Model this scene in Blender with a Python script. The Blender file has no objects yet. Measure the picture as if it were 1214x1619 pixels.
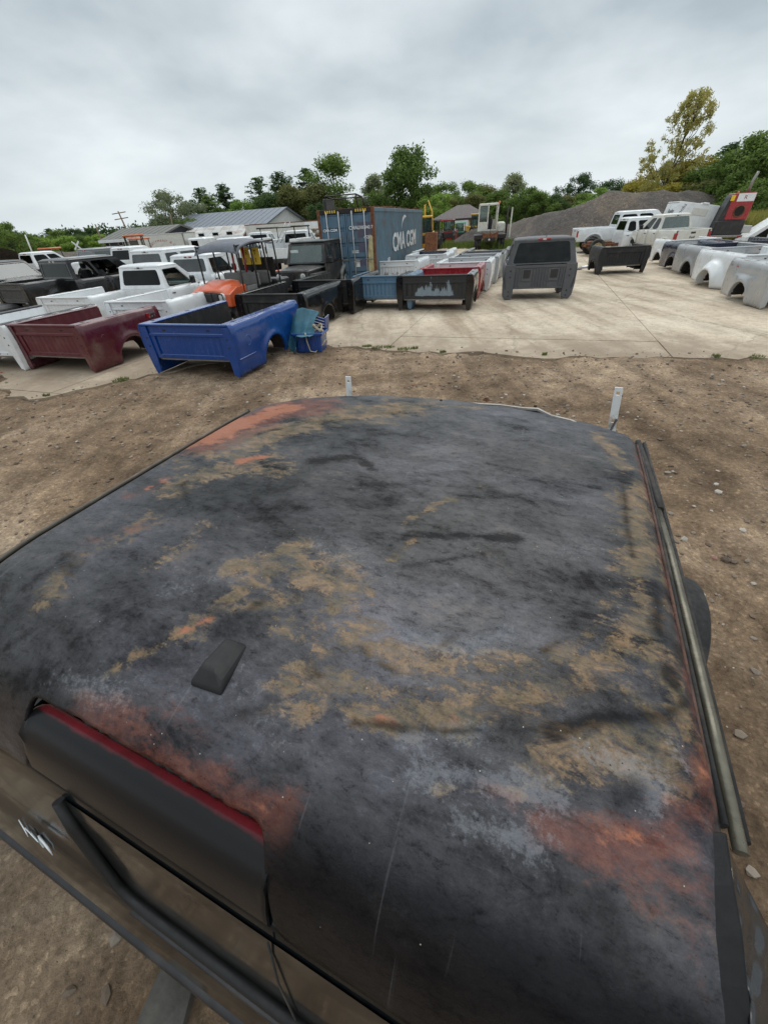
import bpy, bmesh, math, random
import numpy as np
from mathutils import Vector, Matrix
random.seed(7); rng = np.random.default_rng(7)
S = bpy.context.scene
COL = S.collection
# ------------------------------------------------------------------ camera
CAM_H = 2.15; PITCH = math.radians(37.0); ROLL = math.radians(3.7); FPX = 608.0; PW, PH = 1214.0, 1619.0
_F = Vector((0, math.cos(PITCH), -math.sin(PITCH))); _R0 = Vector((1, 0, 0)); _U0 = _R0.cross(_F)
_R = _R0*math.cos(ROLL) - _U0*math.sin(ROLL); _U = _U0*math.cos(ROLL) + _R0*math.sin(ROLL)
cd = bpy.data.cameras.new('camera'); cam = bpy.data.objects.new('camera', cd); COL.objects.link(cam)
cd.sensor_fit = 'VERTICAL'; cd.sensor_height = 24.0; cd.lens = 24.0*FPX/PH
cd.clip_start = 0.02; cd.clip_end = 3000
cam.matrix_world = Matrix(((_R.x, _U.x, -_F.x, 0), (_R.y, _U.y, -_F.y, 0), (_R.z, _U.z, -_F.z, CAM_H), (0, 0, 0, 1)))
S.camera = cam

def ray(x, y):
    return _F*FPX + _R*(x-PW/2) - _U*(y-PH/2)
def P(x, y, z=0.0):
    d = ray(x, y); t = (z-CAM_H)/d.z
    return Vector((0, 0, CAM_H)) + d*t
def PD(x, y, D):
    d = ray(x, y); t = D/math.hypot(d.x, d.y)
    return Vector((0, 0, CAM_H)) + d*t

# ------------------------------------------------------------------ world, sun, exposure
W = bpy.data.worlds.new('World'); S.world = W; W.use_nodes = True
SUN_EL, SUN_AZ = math.radians(58), math.radians(200)
def build_world():
    nt = W.node_tree; N = nt.nodes; Lk = nt.links; N.clear()
    out = N.new('ShaderNodeOutputWorld')
    sky = N.new('ShaderNodeTexSky'); sky.sky_type = 'NISHITA'; sky.sun_disc = False
    sky.sun_elevation = SUN_EL; sky.sun_rotation = SUN_AZ; sky.air_density = 1; sky.dust_density = 2
    b1 = N.new('ShaderNodeBackground'); b1.inputs[1].default_value = 0.10; Lk.new(sky.outputs[0], b1.inputs[0])
    tc = N.new('ShaderNodeTexCoord')
    sep = N.new('ShaderNodeSeparateXYZ'); Lk.new(tc.outputs['Generated'], sep.inputs[0])
    # project the direction on a flat cloud deck
    mx = N.new('ShaderNodeMath'); mx.operation = 'MAXIMUM'; mx.inputs[1].default_value = 0.0; Lk.new(sep.outputs[2], mx.inputs[0])
    ad = N.new('ShaderNodeMath'); ad.operation = 'ADD'; ad.inputs[1].default_value = 0.26; Lk.new(mx.outputs[0], ad.inputs[0])
    cx = N.new('ShaderNodeMath'); cx.operation = 'DIVIDE'; Lk.new(sep.outputs[0], cx.inputs[0]); Lk.new(ad.outputs[0], cx.inputs[1])
    cy = N.new('ShaderNodeMath'); cy.operation = 'DIVIDE'; Lk.new(sep.outputs[1], cy.inputs[0]); Lk.new(ad.outputs[0], cy.inputs[1])
    cmb = N.new('ShaderNodeCombineXYZ'); Lk.new(cx.outputs[0], cmb.inputs[0]); Lk.new(cy.outputs[0], cmb.inputs[1])
    n1 = N.new('ShaderNodeTexNoise'); n1.inputs['Scale'].default_value = 1.0; n1.inputs['Detail'].default_value = 6; n1.inputs['Roughness'].default_value = 0.5
    n1.inputs['Distortion'].default_value = 0.1
    Lk.new(cmb.outputs[0], n1.inputs['Vector'])
    cr = N.new('ShaderNodeValToRGB'); Lk.new(n1.outputs[0], cr.inputs[0])
    e = cr.color_ramp.elements
    e[0].position = 0.36; e[0].color = (0.375, 0.43, 0.465, 1)
    e[1].position = 0.66; e[1].color = (0.74, 0.785, 0.805, 1)
    m = cr.color_ramp.elements.new(0.52); m.color = (0.56, 0.615, 0.64, 1)
    # brighter towards the zenith as under any overcast, with a pale band at the horizon
    g = N.new('ShaderNodeMapRange'); g.inputs[1].default_value = 0.30; g.inputs[2].default_value = 1.0; g.inputs[3].default_value = 1.0; g.inputs[4].default_value = 1.7
    Lk.new(mx.outputs[0], g.inputs[0])
    hz = N.new('ShaderNodeMapRange'); hz.inputs[1].default_value = 0.0; hz.inputs[2].default_value = 0.22; hz.inputs[3].default_value = 0.75; hz.inputs[4].default_value = 0.0
    Lk.new(mx.outputs[0], hz.inputs[0])
    mixh = N.new('ShaderNodeMix'); mixh.data_type = 'RGBA'; Lk.new(hz.outputs[0], mixh.inputs[0]); Lk.new(cr.outputs[0], mixh.inputs[6])
    mixh.inputs[7].default_value = (0.66, 0.72, 0.745, 1)
    b2 = N.new('ShaderNodeBackground'); Lk.new(mixh.outputs[2], b2.inputs[0]); Lk.new(g.outputs[0], b2.inputs[1])
    ms = N.new('ShaderNodeMixShader'); ms.inputs[0].default_value = 0.93
    Lk.new(b1.outputs[0], ms.inputs[1]); Lk.new(b2.outputs[0], ms.inputs[2]); Lk.new(ms.outputs[0], out.inputs[0])
build_world()
sd = bpy.data.lights.new('sun', 'SUN'); sd.energy = 1.15; sd.angle = math.radians(50); sd.color = (1.0, 0.965, 0.92)
so = bpy.data.objects.new('sun', sd); COL.objects.link(so)
so.rotation_euler = (math.radians(90)-SUN_EL, 0, math.pi - SUN_AZ + math.pi)
S.view_settings.view_transform = 'Standard'; S.view_settings.look = 'None'; S.view_settings.exposure = 0.32; S.view_settings.gamma = 1.0
S.view_settings.use_curve_mapping = False

# ------------------------------------------------------------------ materials
def new_mat(name):
    m = bpy.data.materials.new(name); m.use_nodes = True
    nt = m.node_tree; b = nt.nodes['Principled BSDF']; return m, nt, b
def noise(nt, scale, detail=4, rough=0.55, coord='Object', vec=None, dist=0.0):
    n = nt.nodes.new('ShaderNodeTexNoise'); n.inputs['Scale'].default_value = scale; n.inputs['Detail'].default_value = detail
    n.inputs['Roughness'].default_value = rough; n.inputs['Distortion'].default_value = dist
    if vec is None:
        tc = nt.nodes.new('ShaderNodeTexCoord'); vec = tc.outputs[coord]
    nt.links.new(vec, n.inputs['Vector']); return n
def ramp(nt, src, stops):
    r = nt.nodes.new('ShaderNodeValToRGB'); nt.links.new(src, r.inputs[0])
    el = r.color_ramp.elements
    while len(el) < len(stops): el.new(0.5)
    for q, (p, c) in zip(el, stops):
        q.position = p; q.color = (c[0], c[1], c[2], 1) if hasattr(c, '__len__') else (c, c, c, 1)
    return r
def mixc(nt, fac, a, b, mode='MIX'):
    m = nt.nodes.new('ShaderNodeMix'); m.data_type = 'RGBA'; m.blend_type = mode
    for idx, v in ((0, fac), (6, a), (7, b)):
        if hasattr(v, 'links') or hasattr(v, 'is_output'): nt.links.new(v, m.inputs[idx])
        elif hasattr(v, '__len__'): m.inputs[idx].default_value = (v[0], v[1], v[2], 1)
        else: m.inputs[idx].default_value = v
    return m.outputs[2]
def bump(nt, b, src, strength, dist=0.01):
    n = nt.nodes.new('ShaderNodeBump'); n.inputs['Strength'].default_value = strength; n.inputs['Distance'].default_value = dist
    nt.links.new(src, n.inputs['Height']); nt.links.new(n.outputs[0], b.inputs['Normal']); return n
MATS = {}
def simple(name, col, rough=0.6, metal=0.0, vary=0.25, scale=6.0, coat=0.0, bmp=0.0, dirt=None, dirt_amt=0.5, dscale=3.0):
    if name in MATS: return MATS[name]
    m, nt, b = new_mat(name)
    n = noise(nt, scale, 5)
    lo = [c*(1-vary) for c in col]; hi = [min(1, c*(1+vary)) for c in col]
    r = ramp(nt, n.outputs[0], [(0.3, lo), (0.7, hi)]); c = r.outputs[0]
    if dirt is not None:
        d = noise(nt, dscale, 8, 0.65)
        rr = ramp(nt, d.outputs[0], [(0.5, 0), (0.72, dirt_amt)])
        c = mixc(nt, rr.outputs[0], c, dirt)
    nt.links.new(c, b.inputs['Base Color'])
    n2 = noise(nt, scale*3, 4); r2 = ramp(nt, n2.outputs[0], [(0.3, max(0.02, rough-0.12)), (0.7, min(1, rough+0.12))])
    nt.links.new(r2.outputs[0], b.inputs['Roughness'])
    b.inputs['Metallic'].default_value = metal; b.inputs['Coat Weight'].default_value = coat; b.inputs['Coat Roughness'].default_value = 0.12
    if bmp: bump(nt, b, n2.outputs[0], bmp, 0.01)
    MATS[name] = m; return m
DUST = (0.26, 0.22, 0.17)
def paint(name, col, rough=0.32, coat=0.45, dirt_amt=0.35, metal=0.0):
    return simple(name, col, rough, metal, 0.07, 2.0, coat, 0.0, DUST, dirt_amt, 2.2)
M_white = paint('white_paint', (0.72, 0.74, 0.75), dirt_amt=0.3)
M_offwhite = paint('off_white_paint', (0.60, 0.59, 0.54), dirt_amt=0.35)
M_maroon = paint('maroon_paint', (0.085, 0.010, 0.018), 0.3)
M_maroon_in = paint('maroon_bed_paint', (0.10, 0.012, 0.018), 0.5, 0.1, 0.3)
M_blue = paint('blue_paint', (0.002, 0.050, 0.235), 0.22, 0.4, 0.06)
M_black = paint('black_paint', (0.006, 0.006, 0.007), 0.18, 0.3, 0.06)
M_navy = paint('navy_paint', (0.012, 0.018, 0.045), 0.25, 0.6, 0.15)
M_silver = paint('silver_paint', (0.42, 0.43, 0.44), 0.35, 0.5, 0.2, 0.3)
M_grey = paint('grey_paint', (0.16, 0.165, 0.17), 0.35, 0.5, 0.25, 0.3)
M_red = paint('red_paint', (0.32, 0.010, 0.018), 0.3, 0.5, 0.2)
M_steelblue = paint('steel_blue_paint', (0.085, 0.17, 0.26), 0.35, 0.3, 0.25)
M_prim = simple('textured_grey_coating', (0.080, 0.082, 0.090), 0.6, 0, 0.12, 40, 0.0, 0.25, DUST, 0.18)
M_liner = simple('black_bed_liner', (0.011, 0.011, 0.012), 0.6, 0, 0.3, 30, 0, 0.4, DUST, 0.14)
M_plastic = simple('black_plastic', (0.018, 0.018, 0.020), 0.45, 0, 0.2, 12, 0, 0.15, DUST, 0.15)
M_rubber = simple('rubber', (0.015, 0.015, 0.015), 0.8, 0, 0.3, 15, 0, 0.3, DUST, 0.35)
M_chrome = simple('bright_metal', (0.55, 0.55, 0.56), 0.25, 0.9, 0.1, 8)
M_steel = simple('bare_steel', (0.28, 0.27, 0.25), 0.45, 0.7, 0.2, 10, 0, 0, (0.12, 0.06, 0.03), 0.6)
M_rust = simple('rusty_steel', (0.16, 0.065, 0.03), 0.85, 0.1, 0.5, 9, 0, 0.5)
M_dark = simple('dark_frame_steel', (0.022, 0.020, 0.018), 0.7, 0.2, 0.4, 10, 0, 0.2, (0.10, 0.06, 0.04), 0.5)
M_redlens = simple('red_lens', (0.30, 0.012, 0.015), 0.2, 0, 0.2, 8, 0.4)
M_lens = simple('clear_lens', (0.55, 0.56, 0.55), 0.12, 0.2, 0.1, 8, 0.6)
M_amber = simple('amber_lens', (0.55, 0.16, 0.02), 0.25, 0, 0.2, 8, 0.3)
M_orange = simple('orange_plastic', (0.62, 0.10, 0.025), 0.35, 0, 0.15, 4, 0.3, 0, DUST, 0.4)
M_orange2 = simple('orange_paint', (0.55, 0.12, 0.02), 0.45, 0, 0.2, 4, 0.2, 0, DUST, 0.4)
M_yellow = simple('yellow_paint', (0.62, 0.36, 0.03), 0.45, 0, 0.2, 4, 0.2, 0, (0.12, 0.06, 0.03), 0.6)
M_sign = simple('yellow_sign', (0.75, 0.50, 0.02), 0.45, 0, 0.05, 4)
M_green = simple('green_paint', (0.05, 0.28, 0.16), 0.45, 0, 0.2, 4, 0.2)
M_seat = simple('seat_fabric', (0.035, 0.035, 0.038), 0.85, 0, 0.3, 20)
M_greyseat = simple('grey_vinyl', (0.20, 0.20, 0.19), 0.6, 0, 0.15, 8, 0, 0, DUST, 0.4)
M_wood = simple('weathered_wood', (0.20, 0.15, 0.10), 0.85, 0, 0.4, 8, 0, 0.3)
def glass_mat(name, tint, trans=0.75, rough=0.03, dust=0.12, add=0.06):
    m, nt, b = new_mat(name); N = nt.nodes
    out = N['Material Output']; tr = N.new('ShaderNodeBsdfTransparent'); tr.inputs[0].default_value = (*tint, 1)
    gl = N.new('ShaderNodeBsdfGlossy'); gl.inputs['Roughness'].default_value = rough; gl.inputs[0].default_value = (0.9, 0.95, 0.95, 1)
    fr = N.new('ShaderNodeFresnel'); fr.inputs[0].default_value = 1.5
    n = noise(nt, 3, 5); r = ramp(nt, n.outputs[0], [(0.35, 0.0), (0.75, dust)])
    df = N.new('ShaderNodeBsdfDiffuse'); df.inputs[0].default_value = (0.3, 0.29, 0.26, 1)
    a = N.new('ShaderNodeMixShader'); nt.links.new(r.outputs[0], a.inputs[0]); nt.links.new(tr.outputs[0], a.inputs[1]); nt.links.new(df.outputs[0], a.inputs[2])
    ad = N.new('ShaderNodeMath'); ad.operation = 'ADD'; ad.inputs[1].default_value = add; nt.links.new(fr.outputs[0], ad.inputs[0])
    s = N.new('ShaderNodeMixShader'); nt.links.new(ad.outputs[0], s.inputs[0]); nt.links.new(a.outputs[0], s.inputs[1]); nt.links.new(gl.outputs[0], s.inputs[2])
    nt.links.new(s.outputs[0], out.inputs[0]); return m
M_glass = glass_mat('window_glass', (0.42, 0.52, 0.48))
M_glassg = glass_mat('green_tinted_glass', (0.30, 0.44, 0.40))
M_tint = glass_mat('dark_tinted_glass', (0.04, 0.045, 0.05), dust=0.03, add=-0.025)

# ------------------------------------------------------------------ geometry helpers
class MB:
    def __init__(s): s.v = []; s.f = []; s.smooth = []
    def add(s, vs, fs, smooth=False, M=None):
        b = len(s.v)
        for p in vs:
            p = Vector(p)
            if M is not None: p = M @ p
            s.v.append((p.x, p.y, p.z))
        for q in fs: s.f.append(tuple(i+b for i in q)); s.smooth.append(smooth)
        return s
    def box(s, x0, x1, y0, y1, z0, z1, M=None, ch=0.0):
        x0, x1 = sorted((x0, x1)); y0, y1 = sorted((y0, y1)); z0, z1 = sorted((z0, z1))
        if ch > 0:
            ch = min(ch, (x1-x0)*.45, (y1-y0)*.45, (z1-z0)*.45)
            vs = []
            for z, e in ((z0, ch), (z0+ch, 0), (z1-ch, 0), (z1, ch)):
                a, b, c, d = x0+e, x1-e, y0+e, y1-e; k = ch
                vs += [(a+k, c, z), (b-k, c, z), (b, c+k, z), (b, d-k, z), (b-k, d, z), (a+k, d, z), (a, d-k, z), (a, c+k, z)]
            fs = [tuple(range(7, -1, -1)), tuple(range(24, 32))]
            for r in range(3):
                for i in range(8):
                    j = (i+1) % 8; fs.append((r*8+i, r*8+j, r*8+8+j, r*8+8+i))
            return s.add(vs, fs, False, M)
        vs = [(x0,y0,z0),(x1,y0,z0),(x1,y1,z0),(x0,y1,z0),(x0,y0,z1),(x1,y0,z1),(x1,y1,z1),(x0,y1,z1)]
        fs = [(3,2,1,0),(4,5,6,7),(0,1,5,4),(1,2,6,5),(2,3,7,6),(3,0,4,7)]
        return s.add(vs, fs, False, M)
    def tube(s, pts, r, n=8, smooth=True, M=None, caps=True):
        pts = [Vector(p) for p in pts]; rs = r if hasattr(r, '__len__') else [r]*len(pts)
        vs = []; fs = []
        for i, p in enumerate(pts):
            if i == 0: d = pts[1]-p
            elif i == len(pts)-1: d = p-pts[-2]
            else: d = (pts[i+1]-p).normalized()+(p-pts[i-1]).normalized()
            d = d.normalized() if d.length > 1e-9 else Vector((0,0,1))
            up = Vector((0,0,1)) if abs(d.z) < 0.9 else Vector((1,0,0))
            a = d.cross(up).normalized(); b = d.cross(a).normalized()
            for k in range(n):
                t = 2*math.pi*k/n; vs.append(p + a*math.cos(t)*rs[i] + b*math.sin(t)*rs[i])
        for i in range(len(pts)-1):
            for k in range(n):
                j = (k+1) % n; fs.append((i*n+k, i*n+j, (i+1)*n+j, (i+1)*n+k))
        s.add(vs, fs, smooth, M)
        if caps: s.add(vs[:n], [tuple(range(n-1, -1, -1))], False, M); s.add(vs[-n:], [tuple(range(n))], False, M)
        return s
    def lathe(s, prof, axis='x', c=(0,0,0), n=28, smooth=True, M=None):
        # prof: list (offset along axis, radius)
        vs = []; fs = []; c = Vector(c)
        for o, r in prof:
            for k in range(n):
                t = 2*math.pi*k/n; a, b = r*math.cos(t), r*math.sin(t)
                vs.append(c + (Vector((o,a,b)) if axis == 'x' else Vector((a,o,b)) if axis == 'y' else Vector((a,b,o))))
        for i in range(len(prof)-1):
            for k in range(n):
                j = (k+1) % n; fs.append((i*n+k, (i+1)*n+k, (i+1)*n+j, i*n+j))
        return s.add(vs, fs, smooth, M)
    def grid(s, pts, smooth=True, flip=False, close=False):
        # pts[i][j]
        n, m = len(pts), len(pts[0]); vs = [p for r in pts for p in r]; fs = []
        for i in range(n-1):
            for j in range(m-1):
                q = (i*m+j, i*m+j+1, (i+1)*m+j+1, (i+1)*m+j); fs.append(q[::-1] if flip else q)
        return s.add(vs, fs, smooth)
    def shell(s, outer, inner, smooth=True):
        # two matching grids stitched all round
        s.grid(outer, smooth); s.grid(inner, smooth, True)
        def edge(a, b):
            vs = []; fs = []
            for p, q in zip(a, b): vs += [p, q]
            for i in range(len(a)-1): fs.append((2*i, 2*i+1, 2*i+3, 2*i+2))
            s.add(vs, fs, False)
        edge(outer[0], inner[0]); edge(inner[-1], outer[-1])
        edge([r[0] for r in inner], [r[0] for r in outer]); edge([r[-1] for r in outer], [r[-1] for r in inner])
        return s
    def prism(s, poly, a0, a1, axis='y', M=None):
        n = len(poly)
        def mk(p, a): return (a, p[0], p[1]) if axis == 'x' else (p[0], a, p[1]) if axis == 'y' else (p[0], p[1], a)
        vs = [mk(p, a0) for p in poly] + [mk(p, a1) for p in poly]
        fs = [tuple(range(n)), tuple(range(2*n-1, n-1, -1))]
        for i in range(n):
            j = (i+1) % n; fs.append((i, i+n, j+n, j))
        return s.add(vs, fs, False, M)
    def build(s, name, mat, parent=None, bevel=0.0, recalc=True):
        me = bpy.data.meshes.new(name); me.from_pydata(s.v, [], s.f)
        if s.f: me.polygons.foreach_set('use_smooth', s.smooth)
        if recalc:
            bm = bmesh.new(); bm.from_mesh(me); bmesh.ops.remove_doubles(bm, verts=bm.verts, dist=1e-5)
            bmesh.ops.recalc_face_normals(bm, faces=bm.faces); bm.to_mesh(me); bm.free()
        me.materials.append(mat); me.update()
        o = bpy.data.objects.new(name, me); COL.objects.link(o)
        if parent is not None: o.parent = parent
        if bevel:
            md = o.modifiers.new('bevel', 'BEVEL'); md.width = bevel; md.segments = 2; md.limit_method = 'ANGLE'; md.angle_limit = math.radians(40)
        return o
def tag(o, label=None, cat=None, group=None, kind=None):
    if label: o['label'] = label
    if cat: o['category'] = cat
    if group: o['group'] = group
    if kind: o['kind'] = kind
    return o
def thing(name, label, cat, loc=(0,0,0), heading=0.0, group=None, tilt=(0,0)):
    # heading: degrees clockwise from +y
    o = bpy.data.objects.new(name, None); COL.objects.link(o); o.empty_display_size = 0.3
    o.location = loc; o.rotation_euler = (math.radians(tilt[0]), math.radians(tilt[1]), -math.radians(heading))
    return tag(o, label, cat, group)
def copy_tree(o, parent=None):
    c = o.copy(); COL.objects.link(c)
    if parent is not None:
        c.parent = parent
    for ch in o.children: copy_tree(ch, c)
    return c
def text_obj(name, body, size, mat, parent, M, depth=0.003, bold=0.0):
    cu = bpy.data.curves.new(name, 'FONT'); cu.body = body; cu.size = size; cu.extrude = depth; cu.align_x = 'CENTER'; cu.align_y = 'CENTER'; cu.offset = bold
    cu.resolution_u = 3
    t = bpy.data.objects.new('tmp', cu); COL.objects.link(t); bpy.context.view_layer.update()
    me = bpy.data.meshes.new_from_object(t.evaluated_get(bpy.context.evaluated_depsgraph_get()))
    bpy.data.objects.remove(t); me.name = name; me.materials.clear(); me.materials.append(mat)
    o = bpy.data.objects.new(name, me); COL.objects.link(o); o.parent = parent; o.matrix_local = M; return o
def frameM(origin, xdir, ydir):
    x = Vector(xdir).normalized(); y = Vector(ydir).normalized(); z = x.cross(y)
    return Matrix(((x.x, y.x, z.x, origin[0]), (x.y, y.y, z.y, origin[1]), (x.z, y.z, z.z, origin[2]), (0,0,0,1)))
# ------------------------------------------------------------------ ground
def vnoise(x, y, seed=0, octv=4, rough=0.5):
    # value noise, numpy arrays
    out = np.zeros_like(x, dtype=float); amp = 1.0; tot = 0
    r = np.random.default_rng(seed)
    for o in range(octv):
        T = r.random((256, 256)); fx = x*(2**o) + 37.2*o; fy = y*(2**o) + 11.7*o
        ix = np.floor(fx).astype(int); iy = np.floor(fy).astype(int); tx = fx-ix; ty = fy-iy
        tx = tx*tx*(3-2*tx); ty = ty*ty*(3-2*ty)
        a = T[ix % 256, iy % 256]; b = T[(ix+1) % 256, iy % 256]; c = T[ix % 256, (iy+1) % 256]; d = T[(ix+1) % 256, (iy+1) % 256]
        out += amp*((a*(1-tx)+b*tx)*(1-ty)+(c*(1-tx)+d*tx)*ty); tot += amp; amp *= rough
    return out/tot
def grid_mesh(name, X, Y, Z, mat, smooth=True):
    n, m = X.shape; co = np.stack([X, Y, Z], -1).reshape(-1, 3)
    i, j = np.meshgrid(np.arange(n-1), np.arange(m-1), indexing='ij'); a = (i*m+j).ravel()
    F = np.stack([a, a+1, a+m+1, a+m], -1)
    me = bpy.data.meshes.new(name); me.vertices.add(len(co)); me.vertices.foreach_set('co', co.ravel())
    me.loops.add(F.size); me.loops.foreach_set('vertex_index', F.ravel().astype(np.int32))
    me.polygons.add(len(F)); me.polygons.foreach_set('loop_start', (np.arange(len(F))*4).astype(np.int32))
    me.polygons.foreach_set('loop_total', np.full(len(F), 4, np.int32))
    me.update(calc_edges=True); me.polygons.foreach_set('use_smooth', np.full(len(F), smooth))
    me.materials.append(mat); me.validate()
    o = bpy.data.objects.new(name, me); COL.objects.link(o); return o

def dirt_material():
    m, nt, b = new_mat('dirt'); tc = nt.nodes.new('ShaderNodeTexCoord'); v = tc.outputs['Object']
    big = noise(nt, 0.35, 5, 0.6, vec=v, dist=0.6)
    c1 = ramp(nt, big.outputs[0], [(0.34, (0.120, 0.080, 0.049)), (0.46, (0.21, 0.145, 0.092)), (0.57, (0.295, 0.215, 0.145)), (0.68, (0.38, 0.30, 0.215))])
    mid = noise(nt, 3.2, 8, 0.68, vec=v, dist=0.4)
    c2 = ramp(nt, mid.outputs[0], [(0.32, (0.55, 0.52, 0.50)), (0.52, (1, 1, 1)), (0.70, (1.45, 1.45, 1.42))])
    c = mixc(nt, 0.9, c1.outputs[0], c2.outputs[0], 'MULTIPLY')
    fn = noise(nt, 26, 8, 0.8, vec=v); c = mixc(nt, 0.9, c, ramp(nt, fn.outputs[0], [(0.33, (0.42, 0.40, 0.38)), (0.47, (0.95, 0.95, 0.95)), (0.56, (1.1, 1.1, 1.1)), (0.66, (1.9, 1.9, 1.88))]).outputs[0], 'MULTIPLY')
    # grit: small pale and dark stones pressed into the surface
    vo = nt.nodes.new('ShaderNodeTexVoronoi'); vo.inputs['Scale'].default_value = 55; nt.links.new(v, vo.inputs['Vector'])
    sv = nt.nodes.new('ShaderNodeSeparateColor'); nt.links.new(vo.outputs['Color'], sv.inputs[0])
    r1 = ramp(nt, sv.outputs[0], [(0.0, (0.5, 0.46, 0.42)), (0.55, (0.95, 0.95, 0.95)), (0.93, (1.1, 1.1, 1.1)), (0.97, (2.1, 2.1, 2.05))])
    c = mixc(nt, 0.35, c, r1.outputs[0], 'MULTIPLY')
    # wheel tracks: noise stretched along the way vehicles go
    mp = nt.nodes.new('ShaderNodeMapping'); mp.inputs['Rotation'].default_value = (0, 0, math.radians(15)); mp.inputs['Scale'].default_value = (2.6, 0.16, 1)
    nt.links.new(v, mp.inputs[0]); tr = noise(nt, 1.0, 4, 0.6, vec=mp.outputs[0], dist=0.5)
    r2 = ramp(nt, tr.outputs[0], [(0.40, (0.62, 0.60, 0.58)), (0.52, (1, 1, 1)), (0.62, (1.30, 1.30, 1.28))])
    c = mixc(nt, 0.45, c, r2.outputs[0], 'MULTIPLY')
    # farther out the yard is pale crushed stone, then rough grass
    sx = nt.nodes.new('ShaderNodeSeparateXYZ'); nt.links.new(v, sx.inputs[0])
    far = nt.nodes.new('ShaderNodeMapRange'); far.inputs[1].default_value = 11; far.inputs[2].default_value = 22; nt.links.new(sx.outputs[1], far.inputs[0])
    gn = noise(nt, 1.3, 6, 0.6, vec=v); gcol = ramp(nt, gn.outputs[0], [(0.3, (0.20, 0.17, 0.13)), (0.7, (0.36, 0.32, 0.25))])
    c = mixc(nt, far.outputs[0], c, gcol.outputs[0])
    ff = nt.nodes.new('ShaderNodeMapRange'); ff.inputs[1].default_value = 60; ff.inputs[2].default_value = 90; nt.links.new(sx.outputs[1], ff.inputs[0])
    c = mixc(nt, ff.outputs[0], c, (0.06, 0.085, 0.03))
    nt.links.new(c, b.inputs['Base Color']); b.inputs['Roughness'].default_value = 0.93; b.inputs['Specular IOR Level'].default_value = 0.25
    f = noise(nt, 28, 8, 0.7, vec=v); h = mixc(nt, 0.5, f.outputs[0], noise(nt, 90, 6, 0.7, vec=v).outputs[0]); bump(nt, b, h, 0.9, 0.03)
    return m
M_dirt = dirt_material()
def axis_pts(lo, hi, fine_lo, fine_hi, st):
    f = list(np.arange(fine_lo, fine_hi, st)); a = []; d = st; x = fine_lo
    while x > lo: d *= 1.25; x -= d; a.append(x)
    bq = []; d = st; x = f[-1]
    while x < hi: d *= 1.25; x += d; bq.append(x)
    return np.array(a[::-1]+f+bq)
gx = axis_pts(-1600, 1600, -9, 8.5, 0.05); gy = axis_pts(-300, 1800, -2.0, 10, 0.05)
GX, GY = np.meshgrid(gx, gy, indexing='ij')
near = np.clip(1-np.maximum(np.abs(GX)-8, 0)/3, 0, 1)*np.clip(1-np.maximum(GY-9.5, 0)/2, 0, 1)
def ruts(x, y):
    # shallow ruts running away from the cab towards the concrete
    h = np.zeros_like(x)
    for x0, sl, w, d in ((0.55, 0.12, 0.16, .030), (1.05, 0.14, 0.12, .022), (1.75, 0.12, 0.15, .028), (2.5, 0.22, 0.14, .030), (3.0, 0.25, 0.10, .018), (3.9, 0.42, 0.14, .028), (-1.2, -0.05, 0.2, .018), (-5.2, .15, .2, .02), (-3.4, .12, .2, .02)):
        u = (x - x0 - sl*(y-2) - 0.08*np.sin(y*0.9+x0))/w
        d = d*0.55; h += -d*np.exp(-u*u) + d*0.5*np.exp(-(np.abs(u)-1.7)**2*2.2)
    return h
bumpy = (vnoise(GX*0.9+50, GY*0.9+50, 1, 4)-0.5)*0.075 + (vnoise(GX*5+50, GY*5+50, 2, 4, 0.6)-0.5)*0.042
GZ = near*(ruts(GX, GY) + bumpy) - 0.012 - 0.03*np.clip((GY-9.5)/2, 0, 1)
def zground(x, y):
    xa = np.array([float(x)]); ya = np.array([float(y)])
    return float(((ruts(xa, ya) + (vnoise(xa*0.9+50, ya*0.9+50, 1, 4)-0.5)*0.075 + (vnoise(xa*5+50, ya*5+50, 2, 4, 0.6)-0.5)*0.042) - 0.012)[0]) if abs(x) < 8 and y < 9.5 else -0.042
pad_outline = [(-8.6, 9.2), (-8.0, 8.55), (-7.2, 7.6), (-6.55, 6.95), (-6.0, 6.72), (-5.4, 7.1), (-4.4, 7.78), (-3.3, 8.3), (-2.2, 8.75), (-1.0, 9.08), (0.2, 8.45), (1.36, 7.95), (3.6, 7.22), (6.53, 6.38), (9.5, 5.4), (13, 4.2), (20, 1.6), (29, 24), (24, 26), (13.4, 26.2), (9.6, 33), (8.5, 39.5), (3.5, 41), (0, 30), (-6, 24), (-13, 20)]
def inside_arr(x, y, poly):
    c = np.zeros(x.shape, bool); j = len(poly)-1
    for i in range(len(poly)):
        xi, yi = poly[i]; xj, yj = poly[j]
        c ^= ((yi > y) != (yj > y)) & (x < (xj-xi)*(y-yi)/(yj-yi+1e-12)+xi); j = i
    return c
GZ = np.where(inside_arr(GX, GY-0.06, pad_outline), np.minimum(GZ-0.05, -0.03), GZ)
g = grid_mesh('ground', GX, GY, GZ, M_dirt); tag(g, kind='structure')

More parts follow.
